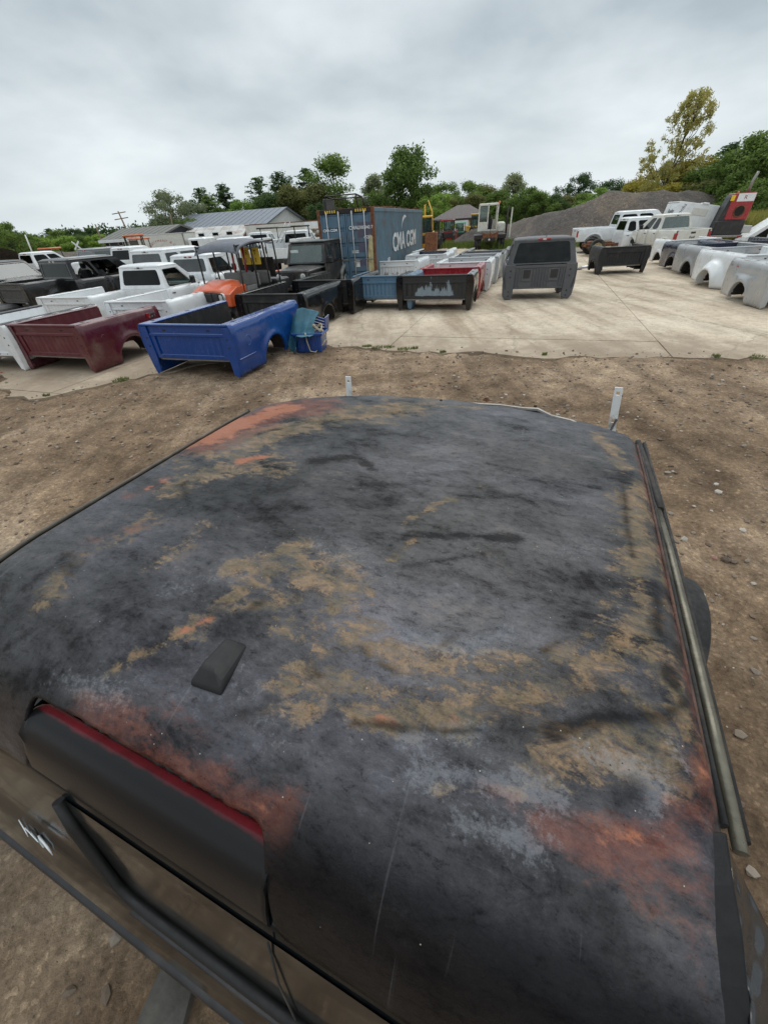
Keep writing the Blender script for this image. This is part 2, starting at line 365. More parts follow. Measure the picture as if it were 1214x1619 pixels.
# gravel lying on the dirt
def scatter_stones(name, n, area, smin, smax, mats_col, seed, zfun=None, avoid=None):
    r = np.random.default_rng(seed)
    bm = bmesh.new(); bmesh.ops.create_icosphere(bm, subdivisions=1, radius=1.0); bv = np.array([v.co[:] for v in bm.verts]); bf = np.array([[v.index for v in f.verts] for f in bm.faces]); bm.free()
    V = []; Fs = []; k = 0
    x0, x1, y0, y1 = area
    xs = r.uniform(x0, x1, n); ys = r.uniform(y0, y1, n)
    zs = zfun(xs, ys) if zfun else np.zeros(n)
    sz = smin*(smax/smin)**(r.random(n)**2.6)
    for i in range(n):
        if avoid is not None and avoid(xs[i], ys[i]): continue
        v = bv*(1+r.uniform(-0.28, 0.28, (len(bv), 1)))*np.array([1, r.uniform(.6, 1), r.uniform(.45, .8)])*sz[i]
        a = r.uniform(0, 6.28); c, s = math.cos(a), math.sin(a)
        v = np.stack([v[:, 0]*c-v[:, 1]*s+xs[i], v[:, 0]*s+v[:, 1]*c+ys[i], v[:, 2]+zs[i]+sz[i]*0.15], -1)
        V.append(v); Fs.append(bf+k); k += len(bv)
    V = np.concatenate(V); Fq = np.concatenate(Fs)
    me = bpy.data.meshes.new(name); me.from_pydata(V.tolist(), [], Fq.tolist()); me.materials.append(mats_col)
    o = bpy.data.objects.new(name, me); COL.objects.link(o); return o
def stone_mat(name, stops):
    m, nt, b = new_mat(name); gi = nt.nodes.new('ShaderNodeNewGeometry')
    r = ramp(nt, gi.outputs['Random Per Island'], stops); nt.links.new(r.outputs[0], b.inputs['Base Color']); b.inputs['Roughness'].default_value = 0.85
    return m
M_stone = stone_mat('gravel', [(0.0, (0.10, 0.07, 0.05)), (0.45, (0.16, 0.12, 0.085)), (0.85, (0.24, 0.20, 0.16)), (0.97, (0.42, 0.38, 0.33)), (1.0, (0.30, 0.10, 0.05))])
def zs_near(x, y):
    return (ruts(x, y) + (vnoise(x*0.9+50, y*0.9+50, 1, 4)-0.5)*0.075 + (vnoise(x*5+50, y*5+50, 2, 4, 0.6)-0.5)*0.042) - 0.012
U20 = Vector((math.cos(math.radians(20)), -math.sin(math.radians(20)))); V20 = Vector((math.sin(math.radians(20)), math.cos(math.radians(20))))
def jag(poly, amp=0.13, seed=5):
    r = random.Random(seed); out = []
    for i in range(len(poly)):
        a = Vector(poly[i]); b = Vector(poly[(i+1) % len(poly)]); n = max(1, int((b-a).length/0.22)) if a.y < 10 and b.y < 10 else 1
        d = (b-a).normalized(); p = Vector((-d.y, d.x)); w = 0
        for k in range(n):
            w = w*0.6 + r.uniform(-amp, amp) if k else 0
            out.append(tuple(a+(b-a)*k/n + p*w))
    return out
def inside(x, y, poly):
    c = False; j = len(poly)-1
    for i in range(len(poly)):
        xi, yi = poly[i]; xj, yj = poly[j]
        if (yi > y) != (yj > y) and x < (xj-xi)*(y-yi)/(yj-yi)+xi: c = not c
        j = i
    return c
st = scatter_stones('gravel', 30000, (-9, 8.5, -1.0, 9.6), 0.003, 0.034, M_stone, 3, lambda x, y: np.where(inside_arr(x, y, pad_outline), 0.014, zs_near(x, y)), lambda x, y: inside(x, y-(.05+.5*random.random()**3), pad_outline))
tag(st, 'loose pale and brown stones scattered over the brown dirt', 'gravel', kind='stuff')

def concrete_material():
    m, nt, b = new_mat('concrete'); tc = nt.nodes.new('ShaderNodeTexCoord'); v = tc.outputs['Object']
    a = noise(nt, 0.5, 6, 0.6, vec=v, dist=0.5); c = ramp(nt, a.outputs[0], [(0.32, (0.37, 0.30, 0.22)), (0.5, (0.47, 0.39, 0.29)), (0.68, (0.52, 0.45, 0.35))]).outputs[0]
    mp = nt.nodes.new('ShaderNodeMapping'); mp.inputs['Rotation'].default_value = (0, 0, math.radians(20)); mp.inputs['Scale'].default_value = (1.6, 0.22, 1); nt.links.new(v, mp.inputs[0])
    t = noise(nt, 1.0, 5, 0.6, vec=mp.outputs[0]); c = mixc(nt, 0.95, c, ramp(nt, t.outputs[0], [(0.35, (0.66, 0.61, 0.55)), (0.50, (1.0, 1.0, 1.0)), (0.66, (1.2, 1.2, 1.2))]).outputs[0], 'MULTIPLY')
    s = noise(nt, 6, 9, 0.7, vec=v); c = mixc(nt, 0.6, c, ramp(nt, s.outputs[0], [(0.30, (0.55, 0.5, 0.45)), (0.5, (1, 1, 1)), (0.75, (1.2, 1.2, 1.2))]).outputs[0], 'MULTIPLY')
    vo = nt.nodes.new('ShaderNodeTexVoronoi'); vo.inputs['Scale'].default_value = 40; nt.links.new(v, vo.inputs['Vector'])
    sv = nt.nodes.new('ShaderNodeSeparateColor'); nt.links.new(vo.outputs['Color'], sv.inputs[0])
    c = mixc(nt, 0.5, c, ramp(nt, sv.outputs[0], [(0.03, (0.45, 0.4, 0.35)), (0.08, (1, 1, 1)), (0.95, (1.0, 1.0, 1.0)), (0.99, (1.4, 1.4, 1.4))]).outputs[0], 'MULTIPLY')
    wv = nt.nodes.new('ShaderNodeVectorMath'); wv.operation = 'ADD'; nz = noise(nt, 0.8, 5, 0.6, vec=v); nt.links.new(v, wv.inputs[0]); nt.links.new(nz.outputs['Color'], wv.inputs[1])
    vc = nt.nodes.new('ShaderNodeTexVoronoi'); vc.feature = 'DISTANCE_TO_EDGE'; vc.inputs['Scale'].default_value = 0.22; nt.links.new(wv.outputs[0], vc.inputs['Vector'])
    c = mixc(nt, ramp(nt, vc.outputs['Distance'], [(0.0, 0.4), (0.003, 0.28), (0.008, 0.0)]).outputs[0], c, (0.12, 0.095, 0.07))
    # dirt carried on to the near edge, thinning inwards
    sx = nt.nodes.new('ShaderNodeVectorMath'); sx.operation = 'DOT_PRODUCT'; nt.links.new(v, sx.inputs[0]); sx.inputs[1].default_value = (V20.x, V20.y, 0)
    e = nt.nodes.new('ShaderNodeMapRange'); e.inputs[1].default_value = 8.0; e.inputs[2].default_value = 10.5; e.inputs[3].default_value = 0.34; e.inputs[4].default_value = 0; nt.links.new(sx.outputs['Value'], e.inputs[0])
    q = nt.nodes.new('ShaderNodeMath'); q.operation = 'ADD'; nt.links.new(noise(nt, 1.6, 8, 0.65, vec=v).outputs[0], q.inputs[0]); nt.links.new(e.outputs[0], q.inputs[1])
    c = mixc(nt, ramp(nt, q.outputs[0], [(0.52, 0), (0.86, 0.75)]).outputs[0], c, (0.24, 0.18, 0.125))
    nt.links.new(c, b.inputs['Base Color']); b.inputs['Roughness'].default_value = 0.85
    bump(nt, b, noise(nt, 30, 8, 0.7, vec=v).outputs[0], 0.4, 0.01); return m
M_conc = concrete_material()
def clip_poly(poly, n, d):
    # keep p.n <= d
    out = []
    for i in range(len(poly)):
        a, b = Vector(poly[i]), Vector(poly[(i+1) % len(poly)]); da, db = a.dot(n)-d, b.dot(n)-d
        if da <= 0: out.append(tuple(a))
        if (da < 0) != (db < 0) and abs(da-db) > 1e-12: out.append(tuple(a+(b-a)*da/(da-db)))
    return out
pad = bpy.data.objects.new('concrete_pad', None); COL.objects.link(pad); tag(pad, kind='structure')
PO = jag(pad_outline); SU, SV_ = 5.2, 4.6
for i in range(-5, 7):
    for j in range(-2, 14):
        q = PO; gap = 0.007
        for n, d in ((U20, (i+1)*SU-gap-2.65), (-U20, -(i*SU+gap-2.65)), (V20, (j+1)*SV_-gap), (-V20, -(j*SV_+gap))):
            q = clip_poly(q, n, d)
            if len(q) < 3: break
        if len(q) < 3: continue
        qq = [q[0]]
        for p in q[1:]:
            if (Vector(p)-Vector(qq[-1])).length > 1e-4: qq.append(p)
        if len(qq) < 3: continue
        dz = random.uniform(-0.004, 0.004)
        MB().prism(qq, -0.08, 0.012+dz, axis='z').build('slab', M_conc, pad)

# ------------------------------------------------------------------ foreground cab
CH = 24.8; _a = math.radians(CH); CU = Vector((math.cos(_a), -math.sin(_a), 0)); CV = Vector((math.sin(_a), math.cos(_a), 0))
def toL(p): return (p.dot(CU), p.dot(CV))
cabF = thing('truck_cab', 'large burnt black truck cab shell with rust-stained roof filling the foreground', 'truck cab', (0, 0, 0), CH)
X0, X1 = -1.30, 0.335
FE = [(-1.30, 1.36), (-1.24, 1.43), (-1.11, 1.53), (-0.92, 1.60), (-0.746, 1.645), (-0.383, 1.675), (0.0, 1.645), (0.2, 1.60), (0.335, 1.54)]
def interp(t, tab): return np.interp(t, [a for a, _ in tab], [b for _, b in tab])
def roof_z(x, y):
    xc = (x-(X0+X1)/2)/((X1-X0)/2); z = 1.497 - 0.030*np.abs(xc)**2.6
    z = z - 0.020*np.clip((y-0.9)/0.75, 0, 1)**2
    d = np.clip(0.40-y, 0, 1); z = z - 0.55*d**2 - 42.0*np.clip(0.16-y, 0, 1)**3
    z = z - 0.028*np.clip(1-(X1-x)/0.05, 0, 1)**2 - 0.028*np.clip(1-(x-X0)/0.05, 0, 1)**2
    return z
def near_y(x):
    # the roof is cut back above the door top
    return 0.004 + 0.086*(1/(1+np.exp(-(x+0.852)/0.008)))*(1/(1+np.exp((x+0.252)/0.008)))
nx, ny = 420, 400
sx = np.linspace(0, 1, nx); sy = np.linspace(0, 1, ny)
XX = X0 + (X1-X0-0.035*np.clip(1-sy[None, :]*1.62/0.40, 0, 1)**1.3)*sx[:, None]
yf = interp(XX, FE); yn = near_y(XX) + 0.006*(vnoise(XX*30+9, XX*0+3, 8, 3)-0.5)*((XX > -0.88) & (XX < -0.25))
YY = yn + (yf-yn)*sy[None, :]
ZZ = roof_z(XX, YY) + 0.0022*(vnoise(XX*6+20, YY*6+20, 11, 3)-0.5) + 0.006*(vnoise(XX*1.7+20, YY*1.7+20, 12, 2)-0.5)
# shallow dents
for dx, dy, r, d in ((-0.35, 0.9, 0.22, .004), (0.05, 0.5, .2, -.004), (-0.8, 0.75, .2, .003), (0.1, 1.1, .18, .003)):
    ZZ -= d*np.exp(-((XX-dx)**2+(YY-dy)**2)/r**2)
def strokes(lst, zr=1.485):
    m = np.zeros_like(XX)
    for pts, w, s in lst:
        L = []
        for (px, py) in pts:
            p = P(px, py, zr); dep = (p-Vector((0, 0, CAM_H))).dot(_F); L.append((*toL(p), w*dep/FPX))
        if len(L) == 1: L = L*2
        for (ax, ay, aw), (bx, by, bw) in zip(L[:-1], L[1:]):
            vx, vy = bx-ax, by-ay; ll = vx*vx+vy*vy+1e-12
            t = np.clip(((XX-ax)*vx+(YY-ay)*vy)/ll, 0, 1); d = np.hypot(XX-ax-t*vx, YY-ay-t*vy)
            m = np.maximum(m, s*np.clip(1-d/((aw+(bw-aw)*t)*1.75), 0, 1))
    return m
tanS = [([(190,1047),(260,1020),(330,985),(400,935),(440,905)], 20, 1), ([(370,908),(430,890),(480,868)], 14, 1), ([(470,868),(492,920),(480,950)], 12, .75),
 ([(285,775),(330,750),(400,738),(440,752)], 28, .9), ([(315,716),(420,695),(520,665),(640,650)], 40, 1.2), ([(640,646),(760,645)], 8, .6),
 ([(445,1100),(500,1052),(570,1012)], 26, .72), ([(570,1012),(640,1050),(720,1062)], 26, .7), ([(590,1135),(720,1138),(830,1112),(940,1066),(988,1010)], 30, 1), ([(480,1130),(600,1120)], 18, .6),
 ([(950,685),(990,740)], 14, .85), ([(1003,760),(1008,850),(1012,930),(1015,1000),(1045,1060),(1085,1150)], 30, .95), ([(875,1050),(930,1000),(985,930),(990,880)], 20, .72),
 ([(870,1195),(950,1185),(1050,1190),(1090,1250)], 42, .95), ([(940,1080),(1000,1100),(1060,1150)], 24, .9), ([(620,893),(655,862)], 9, .9), ([(640,835),(700,800),(720,797)], 8, .85), ([(755,775),(775,780)], 6, .9), ([(755,878),(772,884)], 6, .85),
 ([(300,1010),(380,970),(460,960),(520,920)], 42, .62), ([(440,950),(500,1000),(560,960)], 30, .55), ([(170,870),(240,820)], 26, .5), ([(240,905),(330,840)], 16, .55), ([(60,960),(110,900)], 22, .6), ([(520,1080),(640,1100),(760,1090)], 30, .55),
 ([(700,1240),(820,1250)], 14, .6), ([(760,1060),(860,1060)], 20, .6), ([(570,765),(590,760)], 8, .5), ([(1040,860),(1052,960)], 8, .8)]
redS = [([(322,700),(395,668),(450,650),(490,646)], 42, 1.6), ([(85,1125),(170,1135),(280,1200),(370,1250),(440,1272)], 36, 1), ([(385,735),(415,730)], 12, .9),
 ([(870,1300),(950,1335),(1050,1318),(1108,1262),(1122,1180)], 34, 1), ([(205,785),(250,768)], 18, .6), ([(150,860),(230,835)], 22, .45), ([(1085,1050),(1100,1150)], 9, .8), ([(1020,1370),(1120,1390)], 40, .55),
 ([(1100,1450),(1135,1560)], 16, .42), ([(755,1235),(810,1262)], 16, .7), ([(1005,700),(1040,830)], 5, .7), ([(1040,850),(1090,1060)], 4, .8), ([(930,1390),(1010,1340)], 20, .5), ([(220,1110),(330,1160)], 22, .5), ([(965,1030),(985,1020)], 15, .6)]
brightS = [([(330,692),(395,664),(450,648)], 30, 1.25), ([(385,735),(415,730)], 11, 1), ([(1000,1260),(1110,1260),(1115,1200)], 16, .5), ([(440,1262),(380,1252)], 14, .6), ([(950,1325),(1050,1310)], 14, .5), ([(200,1040),(280,1010),(340,985)], 12, .7), ([(600,1135),(720,1138)], 12, .5), ([(220,780),(260,765)], 12, .5)]
paleS = [([(660,1215),(760,1228),(880,1262)], 26, 1), ([(740,1285),(850,1335)], 34, .85), ([(995,1215),(1040,1240),(1030,1270)], 30, 1), ([(925,1190),(960,1200)], 22, .95), ([(640,1010),(720,1035),(800,1010)], 22, .8),
 ([(640,1172),(760,1160)], 20, .8), ([(370,1070),(430,1150)], 34, .45), ([(60,1060),(200,1080)], 36, .5), ([(560,880),(620,930)], 30, .4), ([(700,850),(800,890)], 30, .45), ([(980,960),(930,990)], 14, .6), ([(600,1080),(680,1090)], 20, .5), ([(1060,1170),(1090,1230)], 14, .7), ([(660,760),(740,740)], 40, .35),
 ([(560,1350),(640,1380)], 60, .35), ([(960,1490),(1000,1560)], 40, .35), ([(250,940),(330,930)], 40, .35), ([(870,890),(960,850)], 30, .4), ([(500,860),(540,900)], 20, .45)]
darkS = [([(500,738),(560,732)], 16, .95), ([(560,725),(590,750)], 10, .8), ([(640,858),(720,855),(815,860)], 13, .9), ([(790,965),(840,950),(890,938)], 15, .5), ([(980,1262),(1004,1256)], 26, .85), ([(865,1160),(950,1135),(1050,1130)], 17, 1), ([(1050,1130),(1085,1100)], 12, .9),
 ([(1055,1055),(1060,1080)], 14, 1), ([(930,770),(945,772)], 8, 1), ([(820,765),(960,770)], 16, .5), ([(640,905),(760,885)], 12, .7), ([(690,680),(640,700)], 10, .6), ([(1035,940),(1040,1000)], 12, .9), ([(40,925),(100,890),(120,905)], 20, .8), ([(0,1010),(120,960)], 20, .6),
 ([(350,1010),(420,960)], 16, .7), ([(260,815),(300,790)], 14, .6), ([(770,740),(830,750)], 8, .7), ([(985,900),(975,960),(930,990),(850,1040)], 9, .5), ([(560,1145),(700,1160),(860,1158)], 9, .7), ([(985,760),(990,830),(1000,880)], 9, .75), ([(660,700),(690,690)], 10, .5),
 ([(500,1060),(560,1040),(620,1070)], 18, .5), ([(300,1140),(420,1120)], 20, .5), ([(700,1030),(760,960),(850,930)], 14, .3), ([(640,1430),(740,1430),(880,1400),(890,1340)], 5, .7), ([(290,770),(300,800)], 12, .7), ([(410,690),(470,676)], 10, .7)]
shadeS = [([(440,1440),(600,1500),(760,1570),(950,1640)], 120, 1.0), ([(900,1560),(1140,1650)], 60, .8), ([(-60,1150),(40,1150)], 55, .9), ([(-40,1020),(20,960)], 40, .5)]  # strokes of painted shade where the roof rolls off
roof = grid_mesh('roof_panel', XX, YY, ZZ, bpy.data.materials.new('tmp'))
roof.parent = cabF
for nm, ls in (('tan', tanS), ('red', redS), ('bright', brightS), ('pale', paleS), ('dark', darkS), ('shade', shadeS)):
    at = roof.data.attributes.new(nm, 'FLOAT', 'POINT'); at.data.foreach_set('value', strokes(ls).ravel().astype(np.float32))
def roof_material():
    m, nt, b = new_mat('burnt_roof_paint'); N = nt.nodes; Lk = nt.links
    tc = N.new('ShaderNodeTexCoord'); v = tc.outputs['Object']
    mp = N.new('ShaderNodeMapping'); mp.inputs['Scale'].default_value = (0.75, 1.35, 1); Lk.new(v, mp.inputs[0]); va = mp.outputs[0]
    nA = noise(nt, 5.5, 10, 0.72, vec=va, dist=0.25); nB = noise(nt, 22, 8, 0.75, vec=va, dist=0.1); nC = noise(nt, 110, 5, 0.7, vec=v); nD = noise(nt, 2.2, 6, 0.6, vec=va, dist=0.3)
    nE = noise(nt, 380, 3, 0.6, vec=v)
    def mth(op, a, c, clamp=False):
        q = N.new('ShaderNodeMath'); q.operation = op; q.use_clamp = clamp
        for i, z in ((0, a), (1, c)):
            if isinstance(z, (int, float)): q.inputs[i].default_value = z
            else: Lk.new(z, q.inputs[i])
        return q.outputs[0]
    def mask(attr, ka, kb, kc, lo, hi):
        at = N.new('ShaderNodeAttribute'); at.attribute_name = attr
        x = at.outputs['Fac']
        gate = mth('MULTIPLY', x, 5.0, True)
        s = mth('ADD', x, mth('MULTIPLY', mth('SUBTRACT', nA.outputs[0], 0.5), ka)); s = mth('ADD', s, mth('MULTIPLY', mth('SUBTRACT', nB.outputs[0], 0.5), kb)); s = mth('ADD', s, mth('MULTIPLY', mth('SUBTRACT', nC.outputs[0], 0.5), kc))
        r = N.new('ShaderNodeMapRange'); r.interpolation_type = 'SMOOTHSTEP'; r.inputs[1].default_value = lo; r.inputs[2].default_value = hi; Lk.new(s, r.inputs[0])
        return mth('MULTIPLY', r.outputs[0], gate)
    base = ramp(nt, nD.outputs[0], [(0.34, (0.007, 0.0065, 0.007)), (0.44, (0.017, 0.0165, 0.019)), (0.55, (0.027, 0.027, 0.032)), (0.68, (0.050, 0.050, 0.062))]).outputs[0]
    base = mixc(nt, 0.9, base, ramp(nt, nA.outputs[0], [(0.32, (0.35, 0.32, 0.30)), (0.47, (1, 0.98, 0.97)), (0.68, (1.7, 1.65, 1.68))]).outputs[0], 'MULTIPLY')
    base = mixc(nt, 0.55, base, ramp(nt, nB.outputs[0], [(0.30, (0.45, 0.43, 0.41)), (0.50, (1, 1, 1)), (0.70, (1.55, 1.52, 1.5))]).outputs[0], 'MULTIPLY')
    nF = noise(nt, 48, 9, 0.82, vec=va, dist=0.3)
    base = mixc(nt, 0.8, base, ramp(nt, nF.outputs[0], [(0.36, (0.35, 0.33, 0.32)), (0.44, (0.95, 0.95, 0.95)), (0.55, (1.05, 1.05, 1.05)), (0.60, (1.7, 1.65, 1.65)), (0.68, (2.3, 2.25, 2.3))]).outputs[0], 'MULTIPLY')
    # stray rust anywhere
    stray = mth('MULTIPLY', ramp(nt, nA.outputs[0], [(0.55, 0), (0.66, 0.7)]).outputs[0], ramp(nt, nB.outputs[0], [(0.48, 0), (0.6, 1)]).outputs[0])
    c = mixc(nt, stray, base, (0.085, 0.052, 0.030))
    tancol = ramp(nt, noise(nt, 13, 8, 0.7, vec=va, dist=0.6).outputs[0], [(0.30, (0.030, 0.030, 0.028)), (0.40, (0.085, 0.070, 0.040)), (0.50, (0.155, 0.108, 0.056)), (0.60, (0.235, 0.150, 0.080)), (0.72, (0.10, 0.10, 0.08))]).outputs[0]
    tancol = mixc(nt, 0.7, tancol, ramp(nt, nC.outputs[0], [(0.3, (0.55, 0.52, 0.5)), (0.5, (1, 1, 1)), (0.7, (1.35, 1.3, 1.3))]).outputs[0], 'MULTIPLY')
    mt = mask('tan', 3.0, 2.4, 0.7, 0.33, 0.70); lace = ramp(nt, noise(nt, 17, 9, 0.72, vec=va, dist=0.9).outputs[0], [(0.40, 0.12), (0.52, 1.0)]).outputs[0]; mt = mth('MULTIPLY', mt, lace); c = mixc(nt, mth('MULTIPLY', mt, 0.80), c, tancol)
    redcol = ramp(nt, nB.outputs[0], [(0.3, (0.030, 0.015, 0.012)), (0.5, (0.115, 0.034, 0.022)), (0.7, (0.175, 0.070, 0.042))]).outputs[0]
    mr = mask('red', 2.2, 1.5, 0.7, 0.24, 0.95); c = mixc(nt, mth('MULTIPLY', mr, 0.75), c, redcol)
    mb = mask('bright', 2.4, 1.6, 0.4, 0.40, 0.85); c = mixc(nt, mth('MULTIPLY', mb, 0.75), c, (0.33, 0.115, 0.055))
    mpl = mask('pale', 1.7, 1.5, 2.4, 0.40, 1.0); c = mixc(nt, mth('MULTIPLY', mpl, 0.42), c, (0.19, 0.20, 0.22))
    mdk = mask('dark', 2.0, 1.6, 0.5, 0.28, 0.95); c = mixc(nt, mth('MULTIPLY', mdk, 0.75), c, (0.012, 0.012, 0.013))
    # shade of the roof roll-off near the edges, put into the colour as near-black
    msh = mask('shade', 0.9, 0.5, 0.2, 0.10, 0.70); c = mixc(nt, mth('MULTIPLY', msh, 0.9), c, (0.0065, 0.0065, 0.0075))
    # hairline scratches and dried run marks
    m2 = N.new('ShaderNodeMapping'); m2.inputs['Scale'].default_value = (60, 3.0, 1); m2.inputs['Rotation'].default_value = (0, 0, 0.9); Lk.new(v, m2.inputs[0])
    sc1 = noise(nt, 1.0, 3, 0.5, vec=m2.outputs[0]); c = mixc(nt, mth('MULTIPLY', ramp(nt, sc1.outputs[0], [(0.70, 0), (0.74, 0.5)]).outputs[0], nD.outputs[0]), c, (0.11, 0.11, 0.12))
    # specks: pits and pale grains
    vo = N.new('ShaderNodeTexVoronoi'); vo.inputs['Scale'].default_value = 120; Lk.new(v, vo.inputs['Vector']); sc = N.new('ShaderNodeSeparateColor'); Lk.new(vo.outputs['Color'], sc.inputs[0])
    dsm = mth('LESS_THAN', vo.outputs['Distance'], 0.13)
    c = mixc(nt, mth('MULTIPLY', dsm, mth('GREATER_THAN', sc.outputs[0], 0.93)), c, (0.007, 0.006, 0.006))
    c = mixc(nt, mth('MULTIPLY', dsm, mth('GREATER_THAN', sc.outputs[1], 0.975)), c, (0.33, 0.30, 0.25))
    c = mixc(nt, 0.45, c, ramp(nt, nE.outputs[0], [(0.3, (0.7, 0.7, 0.7)), (0.7, (1.3, 1.3, 1.3))]).outputs[0], 'MULTIPLY')
    Lk.new(c, b.inputs['Base Color'])
    rr = ramp(nt, nA.outputs[0], [(0.3, 0.24), (0.7, 0.46)]).outputs[0]
    rr = mth('ADD', rr, mth('MULTIPLY', mth('MAXIMUM', mt, mth('MAXIMUM', mr, mpl)), 0.22)); rr = mth('ADD', rr, mth('MULTIPLY', mth('SUBTRACT', nC.outputs[0], 0.5), 0.25))
    Lk.new(rr, b.inputs['Roughness'])
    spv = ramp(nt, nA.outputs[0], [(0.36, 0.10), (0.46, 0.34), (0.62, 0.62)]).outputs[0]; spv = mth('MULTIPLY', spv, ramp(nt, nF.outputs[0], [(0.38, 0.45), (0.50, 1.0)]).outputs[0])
    spv = mth('MULTIPLY', spv, mth('SUBTRACT', 1.0, mth('MULTIPLY', mth('MAXIMUM', mdk, mth('MULTIPLY', msh, 0.8)), 0.85))); Lk.new(spv, b.inputs['Specular IOR Level'])
    h = mth('ADD', mth('MULTIPLY', nC.outputs[0], 0.6), mth('ADD', mth('MULTIPLY', nB.outputs[0], 0.5), mth('MULTIPLY', mt, -0.6)))
    h = mth('ADD', h, mth('MULTIPLY', mpl, 0.3)); bump(nt, b, h, 0.35, 0.004)
    return m
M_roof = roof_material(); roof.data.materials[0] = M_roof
sol = roof.modifiers.new('solid', 'SOLIDIFY'); sol.thickness = 0.012; sol.offset = -1

# side wall under the near roof edge
WALL = [(1.36, 0.030), (1.262, 0.006), (1.24, -0.008), (1.2, -0.022), (1.1, -0.045), (1.0, -0.068), (0.95, -0.078), (0.90, -0.105), (0.80, -0.135), (0.65, -0.160), (0.5, -0.172), (0.42, -0.168)]
def wall_y(z): return float(np.interp(z, [a for a, _ in WALL][::-1], [b for _, b in WALL][::-1]))
def gloss_black():
    m, nt, b = new_mat('glossy_black_paint'); v = nt.nodes.new('ShaderNodeTexCoord').outputs['Object']
    a = noise(nt, 4, 8, 0.7, vec=v, dist=0.6); f = noise(nt, 60, 6, 0.7, vec=v)
    c = mixc(nt, ramp(nt, a.outputs[0], [(0.48, 0), (0.75, 0.10)]).outputs[0], (0.006, 0.008, 0.009), (0.10, 0.085, 0.06)); nt.links.new(c, b.inputs['Base Color'])
    r = ramp(nt, a.outputs[0], [(0.35, 0.05), (0.7, 0.22)]).outputs[0]; nt.links.new(r, b.inputs['Roughness']); b.inputs['Specular IOR Level'].default_value = 0.25
    bump(nt, b, f.outputs[0], 0.06, 0.003); return m
M_gloss = gloss_black()
rows = [[(x, wall_y(z), z) for z in np.linspace(1.262, 0.42, 40)] for x in np.linspace(-2.4, 0.325, 60)]
inn = [[(x, y+0.03, z) for x, y, z in r] for r in rows]
MB().shell(rows, inn).build('side_panel', M_gloss, cabF)
# dark inner floor and far side so the shell is closed
b = MB(); b.box(-2.4, 0.28, -0.12, 1.75, 0.40, 0.44); b.box(-1.2, 0.2, 0.6, 0.64, 0.44, 0.6)
b.build('floor_pan', M_dark, cabF, 0.004)
MB().box(X0-0.05, X1+0.05, 1.72, 2.42, 0.46, 0.97, ch=0.05).build('cowl', M_gloss, cabF)
RP = [(0.97, 0.065), (0.90, 0.10), (0.75, 0.13), (0.6, 0.135), (0.44, 0.12)]
for sx_, xe in ((1, X1), (-1, X0)):
    o_ = [[(xe+sx_*d, y, z) for z, d in RP] for y in np.linspace(0.0, 1.80, 10)]; MB().shell(o_, [[(x-sx_*.04, y, z) for x, y, z in r] for r in o_]).build('side_panel', M_gloss, cabF)
for px in (X0+0.03, X1-0.03): MB().tube([(px, 1.72, 1.0), (px, 1.60, 1.25), (px, 1.46, 1.43)], 0.03, 8).build('pillar', M_plastic, cabF)
for px in (X0+0.02, X1-0.03): MB().tube([(px, 0.09, 1.38), (px, 0.06, 1.2), (px, 0.0, 0.95)], 0.035, 8).build('pillar', M_plastic, cabF)
# moulding along the bottom of the side
rows = [(-2.4+0.1*i, wall_y(0.43)-0.012, 0.425+0.004*math.sin(i*0.9)) for i in range(29)]
MB().tube(rows, 0.020, 8).build('lower_moulding', M_plastic, cabF)
MB().tube([(x, y+0.012, z-0.035) for x, y, z in rows], 0.018, 8).build('rocker_lip', M_dark, cabF)
M_seal = simple('black_seal', (0.006, 0.006, 0.006), 0.6, 0, 0.2, 10)
# raised door top with red overspray that wraps on to the roof
def door_top_material():
    m, nt, b = new_mat('door_top_paint'); v = nt.nodes.new('ShaderNodeTexCoord').outputs['Object']; s = nt.nodes.new('ShaderNodeSeparateXYZ'); nt.links.new(v, s.inputs[0])
    n = noise(nt, 14, 6, 0.6, vec=v); q = nt.nodes.new('ShaderNodeMath'); q.operation = 'MULTIPLY_ADD'; nt.links.new(n.outputs[0], q.inputs[0]); q.inputs[1].default_value = 0.016; nt.links.new(s.outputs[1], q.inputs[2])
    e = nt.nodes.new('ShaderNodeMapRange'); e.inputs[1].default_value = 0.074; e.inputs[2].default_value = 0.100; nt.links.new(q.outputs[0], e.inputs[0])
    c = mixc(nt, e.outputs[0], (0.011, 0.011, 0.012), (0.50, 0.045, 0.062)); nt.links.new(c, b.inputs['Base Color'])
    b.inputs['Roughness'].default_value = 0.3; b.inputs['Specular IOR Level'].default_value = 0.2; bump(nt, b, noise(nt, 160, 4, vec=v).outputs[0], 0.12, 0.002); return m
M_doortop = door_top_material()
DT = [(0.088, 1.385), (0.082, 1.397), (0.070, 1.400), (0.052, 1.392), (0.034, 1.375), (0.018, 1.350), (0.006, 1.318), (0.0, 1.295), (-0.004, 1.28)]
rows = []
for i in range(61):
    t = i/60; x = -0.852 + 0.602*t; e = min(t, 1-t)*60; k = 1-.35*max(0, (2-e)/2)**2; r = []
    for (y, z) in DT:
        yy = y-(1-k)*(0.03 if y > 0.02 else 0.0); r.append((x+0.05*(0.09-y)*(t-0.5), yy, z-0.007-(1-k)*0.012))
    rows.append(r)
inn = [[(x, y-0.0, z-0.02) for x, y, z in r] for r in rows]
MB().shell(rows, inn).build('door_top', M_doortop, cabF)
